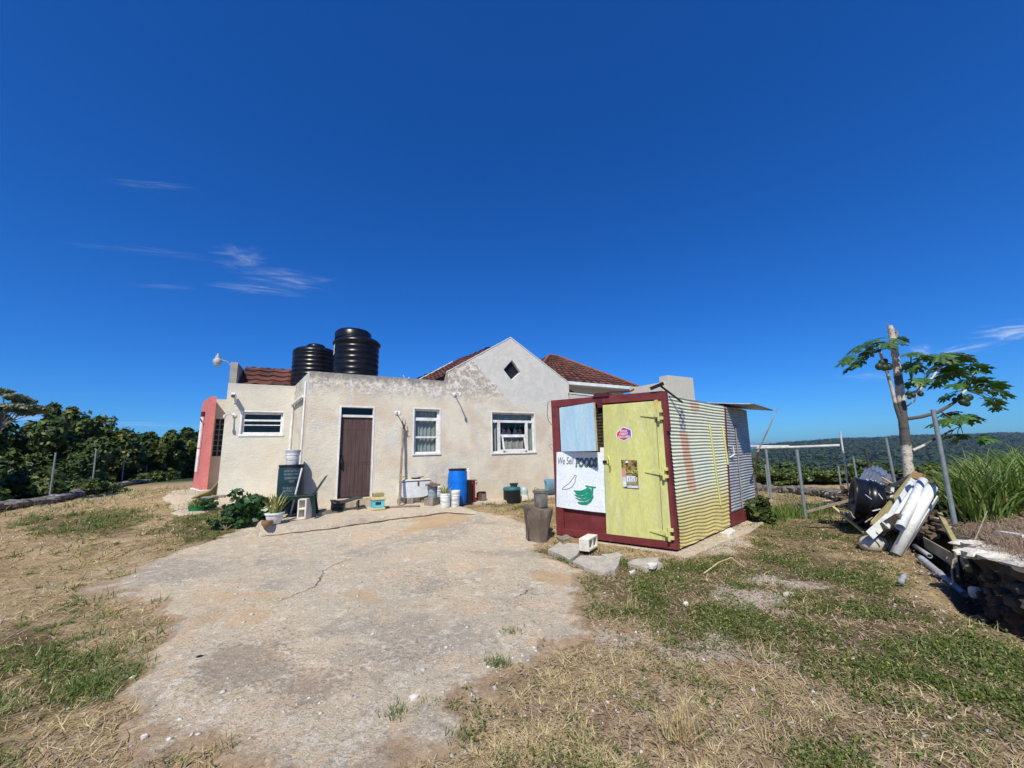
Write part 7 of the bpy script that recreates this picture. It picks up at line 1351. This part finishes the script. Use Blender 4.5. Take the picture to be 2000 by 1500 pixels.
# ------------------------------------------------------------------ ground cover: straw, green blades, small-leaved weeds, litter, gravel
def ground_scatter(n, rmin, rmax, a0=-57, a1=57):
    r = rmin*np.exp(rng.random(n)*math.log(rmax/rmin)); a_ = R(a0)+rng.random(n)*R(a1-a0); return r*np.sin(a_), r*np.cos(a_)
HP = np.array([A[:2], H(14, 0, 0)[:2], H(14, 8, 0)[:2], H(-3, 9, 0)[:2], W(0, 0, 0)[:2], Cw[:2]]); CPo = np.array([LF[:2], RF[:2], CS(4.7, 0, 0)[:2], (CS(4.7, 0, 0)+(LF-RF))[:2]])
def masks(x, y):
    inh = (poly_sd(x, y, HP) > -.03) | (poly_sd(x, y, CPo) > -.03); pat = poly_sd(x, y, PAT) > -.02; return ~(inh | pat)
def blades(name, x, y, L, wd, mat, flat=.9, seg=2, kind='stuff', lift=0, curl=.25):
    n = len(x); z = terrain(x, y); a_ = rng.random(n)*2*np.pi; el = np.abs(rng.normal(size=n))*(1-flat)*1.3+.05+.25*rng.random(n); d = np.stack([np.cos(a_)*np.cos(el), np.sin(a_)*np.cos(el), np.sin(el)], 1)
    side = np.stack([-np.sin(a_), np.cos(a_), 0*a_], 1)+rng.normal(size=(n, 3))*.3; side /= np.linalg.norm(side, axis=1, keepdims=True); p = np.stack([x, y, z+lift+.002], 1); w_ = wd[:, None]; bend = rng.normal(size=(n, 3))*curl; bend[:, 2] = bend[:, 2]*.5-curl*.6; V = []
    for k in range(seg+1):
        f_ = k/seg; V += [p-side*w_*(1-f_*.85)/2, p+side*w_*(1-f_*.85)/2]; p = p+d*(L/seg)[:, None]; d = d+bend; d /= np.linalg.norm(d, axis=1, keepdims=True)
    V = np.stack(V, 1); m_ = 2*(seg+1); F = np.concatenate([np.stack([np.arange(n)*m_+2*k, np.arange(n)*m_+2*k+1, np.arange(n)*m_+2*k+3, np.arange(n)*m_+2*k+2], 1) for k in range(seg)]); return tag(mesh_np(name, V.reshape(-1, 3), F, MAT[mat]), kind=kind)
x, y = ground_scatter(300000, 1.9, 24); ok = masks(x, y); sdv = slab_sd(x, y); gz_ = zone(x, y, GREENS); bz_ = zone(x, y, BARES); bk_ = bank_m(x, y); ld = -seg_sd(x, y, LWALL); rr_ = np.hypot(x, y)
tuft = fbm(x*3.3, y*3.3+11, 4); pr_d = np.where(sdv > 0, .008+.28*(1-sstep(sdv, 0, .35)), np.clip(.12+3.2*(tuft-.46), .02, 1)*(1-.8*bz_)*(1-.5*gz_)); pr_d = np.where((x < -2) & (sdv < 0), pr_d*1.35+.15, pr_d); ok_d = ok & (rng.random(len(x)) < pr_d*.75) & (ld < .3) & (bk_ < .9)
xd, yd, rd_ = x[ok_d], y[ok_d], rr_[ok_d]; n = len(xd); Ld = (.03+.075*rng.random(n)**2)*(1+rd_*.05)*np.where(slab_sd(xd, yd) > 0, .6, 1); blades('dry_grass', xd, yd, Ld, (.0016+.0018*rng.random(n))*(1+rd_*.22), 'blade_dry', flat=.84, seg=2)
# tussocks: blades springing from shared crowns
def tussocks(name, cx, cy, per, L, wd, mat, el0=.5):
    n = len(cx); idx = np.repeat(np.arange(n), per); N_ = len(idx); a_ = rng.random(N_)*2*np.pi; r0 = rng.random(N_)*.03; x = cx[idx]+np.cos(a_)*r0; y = cy[idx]+np.sin(a_)*r0; z = terrain(x, y); el = el0*(.3+1.2*rng.random(N_)); d = np.stack([np.cos(a_)*np.cos(el), np.sin(a_)*np.cos(el), np.sin(el)], 1)
    side = np.stack([-np.sin(a_), np.cos(a_), 0*a_], 1); p = np.stack([x, y, z], 1); l = (L[idx]*(.5+.7*rng.random(N_)))[:, None]; w_ = (wd[idx])[:, None]; V = []
    for k in range(4):
        f_ = k/3; V += [p-side*w_*(1-f_*.85)/2, p+side*w_*(1-f_*.85)/2]; p = p+d*l/3; d = d+np.array([0, 0, -.38])+rng.normal(size=(N_, 3))*.12; d /= np.linalg.norm(d, axis=1, keepdims=True)
    V = np.stack(V, 1); F = np.concatenate([np.stack([np.arange(N_)*8+2*k, np.arange(N_)*8+2*k+1, np.arange(N_)*8+2*k+3, np.arange(N_)*8+2*k+2], 1) for k in range(3)]); return tag(mesh_np(name, V.reshape(-1, 3), F, MAT[mat]), kind='stuff')
xt, yt = ground_scatter(5200, 1.9, 14); st_ = slab_sd(xt, yt); ft = fbm(xt*1.1+7, yt*1.1, 4); kt = masks(xt, yt) & (st_ < -.05) & (bank_m(xt, yt) < .3) & (-seg_sd(xt, yt, LWALL) < 0) & (rng.random(len(xt)) < np.clip(.15+2.2*(ft-.5), .03, .8)*(1-.55*zone(xt, yt, GREENS))*(1-.7*zone(xt, yt, BARES)))
xt, yt = xt[kt], yt[kt]; rt_ = np.hypot(xt, yt); tussocks('dry_tussocks', xt, yt, 34, (.05+.07*rng.random(len(xt)))*(1+rt_*.03), (.0022+.001*rng.random(len(xt)))*(1+rt_*.2), 'blade_dry')
xt, yt = ground_scatter(5200, 1.9, 14); st_ = slab_sd(xt, yt); kt = masks(xt, yt) & (st_ < .1) & (bank_m(xt, yt) < .3) & (-seg_sd(xt, yt, LWALL) < 0) & (rng.random(len(xt)) < .05+.5*zone(xt, yt, GREENS)*(xt < 0)+.10*zone(xt, yt, GREENS))
xt, yt = xt[kt], yt[kt]; rt_ = np.hypot(xt, yt); tussocks('green_tussocks', xt, yt, 30, (.04+.05*rng.random(len(xt)))*(1+rt_*.03), (.0024+.001*rng.random(len(xt)))*(1+rt_*.2), 'blade_green', .7)
x2, y2 = ground_scatter(900000, 1.9, 22); g2 = zone(x2, y2, GREENS); b2z = zone(x2, y2, BARES); s2 = slab_sd(x2, y2); t2_ = fbm(x2*2.6+40, y2*2.6, 4); pg = np.where(s2 > .12, 0, np.clip(g2*(3.0*(t2_-.37)), 0, .9)*(1-.8*b2z)+np.clip((t2_-.53)*1.1, 0, .22)*(1-b2z)); ldd = -seg_sd(x2, y2, LWALL)
okg = masks(x2, y2) & (rng.random(len(x2)) < pg*.95) & (ldd < .3) & (bank_m(x2, y2) < .5); left = x2 < -1.2
m1 = okg & left & (rng.random(len(x2)) < .55); r1 = np.hypot(x2[m1], y2[m1]); n = m1.sum(); blades('green_grass', x2[m1], y2[m1], (.03+.07*rng.random(n))*(1+r1*.06), (.003+.002*rng.random(n))*(1+r1*.25), 'blade_green', flat=.55, seg=2)
m2 = okg & ~left; xw, yw = x2[m2], y2[m2]; rw_ = np.hypot(xw, yw); n = len(xw); zw = terrain(xw, yw); s = (.0032+.0060*rng.random(n)**1.5)*(1+rw_*.17)
d = rng.normal(size=(n, 3))*.55+[0, 0, 1]; d /= np.linalg.norm(d, axis=1, keepdims=True); t1 = np.cross(d, rng.normal(size=(n, 3))); t1 /= np.linalg.norm(t1, axis=1, keepdims=True); t2v = np.cross(d, t1); P = np.stack([xw, yw, zw+.004+.028*rng.random(n)**1.5*(1+rw_*.1)], 1); q = s[:, None]
V = np.stack([P-t1*q, P+t2v*q*.62, P+t1*q, P-t2v*q*.62], 1).reshape(-1, 3); tag(mesh_np('green_weeds', V, np.arange(4*n).reshape(n, 4), MAT['weed_green']), kind='stuff')
# some upright green blades among the weeds
m3 = m2 & (rng.random(len(x2)) < .12); n = m3.sum(); r3 = np.hypot(x2[m3], y2[m3]); blades('green_grass', x2[m3], y2[m3], (.03+.06*rng.random(n))*(1+r3*.05), (.0025+.002*rng.random(n))*(1+r3*.2), 'blade_green', flat=.35)
# brown litter and clippings
x3, y3 = ground_scatter(130000, 1.9, 20); ok3 = masks(x3, y3) & (slab_sd(x3, y3) < .02) & (-seg_sd(x3, y3, LWALL) < .2); bk3 = bank_m(x3, y3); ok3 &= rng.random(len(x3)) < (.25+.75*bk3+.3*(x3 > 0)); n = ok3.sum(); r3 = np.hypot(x3[ok3], y3[ok3]); blades('leaf_litter', x3[ok3], y3[ok3], (.015+.03*rng.random(n))*(1+r3*.06), (.006+.006*rng.random(n))*(1+r3*.1), 'litter_brown', flat=.85, seg=1, lift=.002)
# brush of dead stems on the bank
xb, yb = ground_scatter(90000, 3.5, 9, 30, 57); kb = (bank_m(xb, yb) > .3) & (seg_sd(xb, yb, FOOT) > .18+.28*(yb > 4.8)); n = kb.sum(); rb = np.hypot(xb[kb], yb[kb]); blades('dead_brush', xb[kb], yb[kb], .08+.20*rng.random(n), .004+.003*rng.random(n), 'litter_brown', flat=.45, seg=3, curl=.5)
# gravel and small stones
x4, y4 = ground_scatter(30000, 1.9, 12); sd4 = slab_sd(x4, y4); b4 = zone(x4, y4, BARES); p4 = np.where(sd4 > 0, .10+.35*(fbm(x4*1.5, y4*1.5+3) > .55)*(y4 < 4.5), .10+.7*b4); k4 = masks(x4, y4) & (rng.random(len(x4)) < p4*.6); xs, ys = x4[k4], y4[k4]; n = len(xs); zs_ = terrain(xs, ys)+np.where(slab_sd(xs, ys) > .1, .016, 0); rs_ = np.hypot(xs, ys); s = (.003+.012*rng.random(n)**3)*(1+rs_*.10)
oc = np.array([[1, 0, 0], [0, 1, 0], [-1, 0, 0], [0, -1, 0], [0, 0, .7], [0, 0, -.4]], float); fc = np.array([[0, 1, 4], [1, 2, 4], [2, 3, 4], [3, 0, 4], [1, 0, 5], [2, 1, 5], [3, 2, 5], [0, 3, 5]])
jj = 1+.35*rng.normal(size=(n, 6, 3)); yw_ = rng.random(n)*6.28; V = oc[None]*jj*s[:, None, None]*np.array([1.3, 1, .8]); ca, sa = np.cos(yw_)[:, None], np.sin(yw_)[:, None]; V = np.stack([V[..., 0]*ca-V[..., 1]*sa+xs[:, None], V[..., 0]*sa+V[..., 1]*ca+ys[:, None], V[..., 2]+zs_[:, None]+s[:, None]*.2], -1).reshape(-1, 3)
tag(mesh_np('gravel', V, (fc[None]+6*np.arange(n)[:, None, None]).reshape(-1, 3), MAT['stone_light']), kind='stuff')
# separate tufts that stand out in the foreground
for u, v, L, n, mt_, lb in [(775, 1405, .10, 120, 'blade_green', 'green grass tuft growing alone on the pale concrete near the bottom'), (1000, 1240, .09, 160, 'weed_green', 'round patch of short weeds in the middle of the driveway edge'), (845, 1378, .07, 110, 'blade_green', 'flat green weed right above the pale chip in the driveway'), (970, 1305, .14, 140, 'blade_green', 'grass tuft at the right rim of the driveway'), (1330, 1445, .20, 150, 'blade_dry', 'large pale straw tussock at the bottom, right of centre'), (1480, 1290, .20, 50, 'blade_dry', 'sparse tall straw stems in the middle of the right yard'), (1230, 1190, .20, 45, 'blade_dry', 'thin upright straw stems in the weeds below the yellow door'), (890, 1450, .10, 70, 'blade_green', 'small tuft at the bottom edge left of the straw'), (447, 1468, .08, 70, 'blade_green', 'small dull tuft at the bottom left of the driveway')]:
    p = G(u, v); grass_clump('grass_tuft', lb, p, .10, .07, n, L, .005, mt_, group='tufts standing out in the foreground', up_=.75, curl=1.0)
m = MB(); p0 = G(1375, 1125)+[0, 0, .03]; p1 = G(1405, 1112)+[0, 0, .09]; p2 = G(1430, 1107)+[0, 0, .12]; p3 = G(1455, 1114)+[0, 0, .04]; m.tube([p0, p1, p2, p3], .008, 6); tag(m.build('curved_stick', MAT['new_wood'], smooth=True), 'pale arched stalk lying in the weeds right of the container front', 'stick')
for (u, v, sx, sy, sz, mt_, lb) in [(808, 1370, .07, .05, .02, 'block_white', 'white chip of rock at the edge of the driveway'), (390, 1288, .05, .03, .01, 'tank_black', 'flat black scrap on the left of the driveway'), (281, 1447, .03, .02, .015, 'block_white', 'white pebble at the bottom left of the driveway'), (1340, 1183, .06, .04, .02, 'block_white', 'flat white stone in the right yard'), (1540, 1165, .10, .05, .03, 'block_grey', 'grey flat stone right of the bare patch')]:
    m = MB(); rock(m, G(u, v)+[0, 0, .02], sx, sy, sz*2, random.random(), 8, .2); tag(m.build('loose_stone', MAT[mt_], smooth=True, auto=40), lb, 'stone', 'loose stones in the yard')
# ------------------------------------------------------------------ air
mh = bpy.data.materials.new('air'); mh.use_nodes = True; th_ = NT(mh.node_tree)
for n_ in list(th_.n):
    if n_.type == 'BSDF_PRINCIPLED': th_.n.remove(n_)
pv = th_.new('ShaderNodeVolumePrincipled'); pv.inputs['Color'].default_value = (.55, .78, 1, 1); pv.inputs['Density'].default_value = .00008; pv.inputs['Anisotropy'].default_value = .2
th_.put([n_ for n_ in th_.n if n_.type == 'OUTPUT_MATERIAL'][0].inputs['Volume'], pv.outputs[0])
if USE_HAZE:
    m = MB(); m.fbox(lambda x, y, z: np.array([x, y, z]), (-17000, -17000, -92), (17000, 17000, 45)); hz = m.build('haze', mh); tag(hz, kind='stuff')
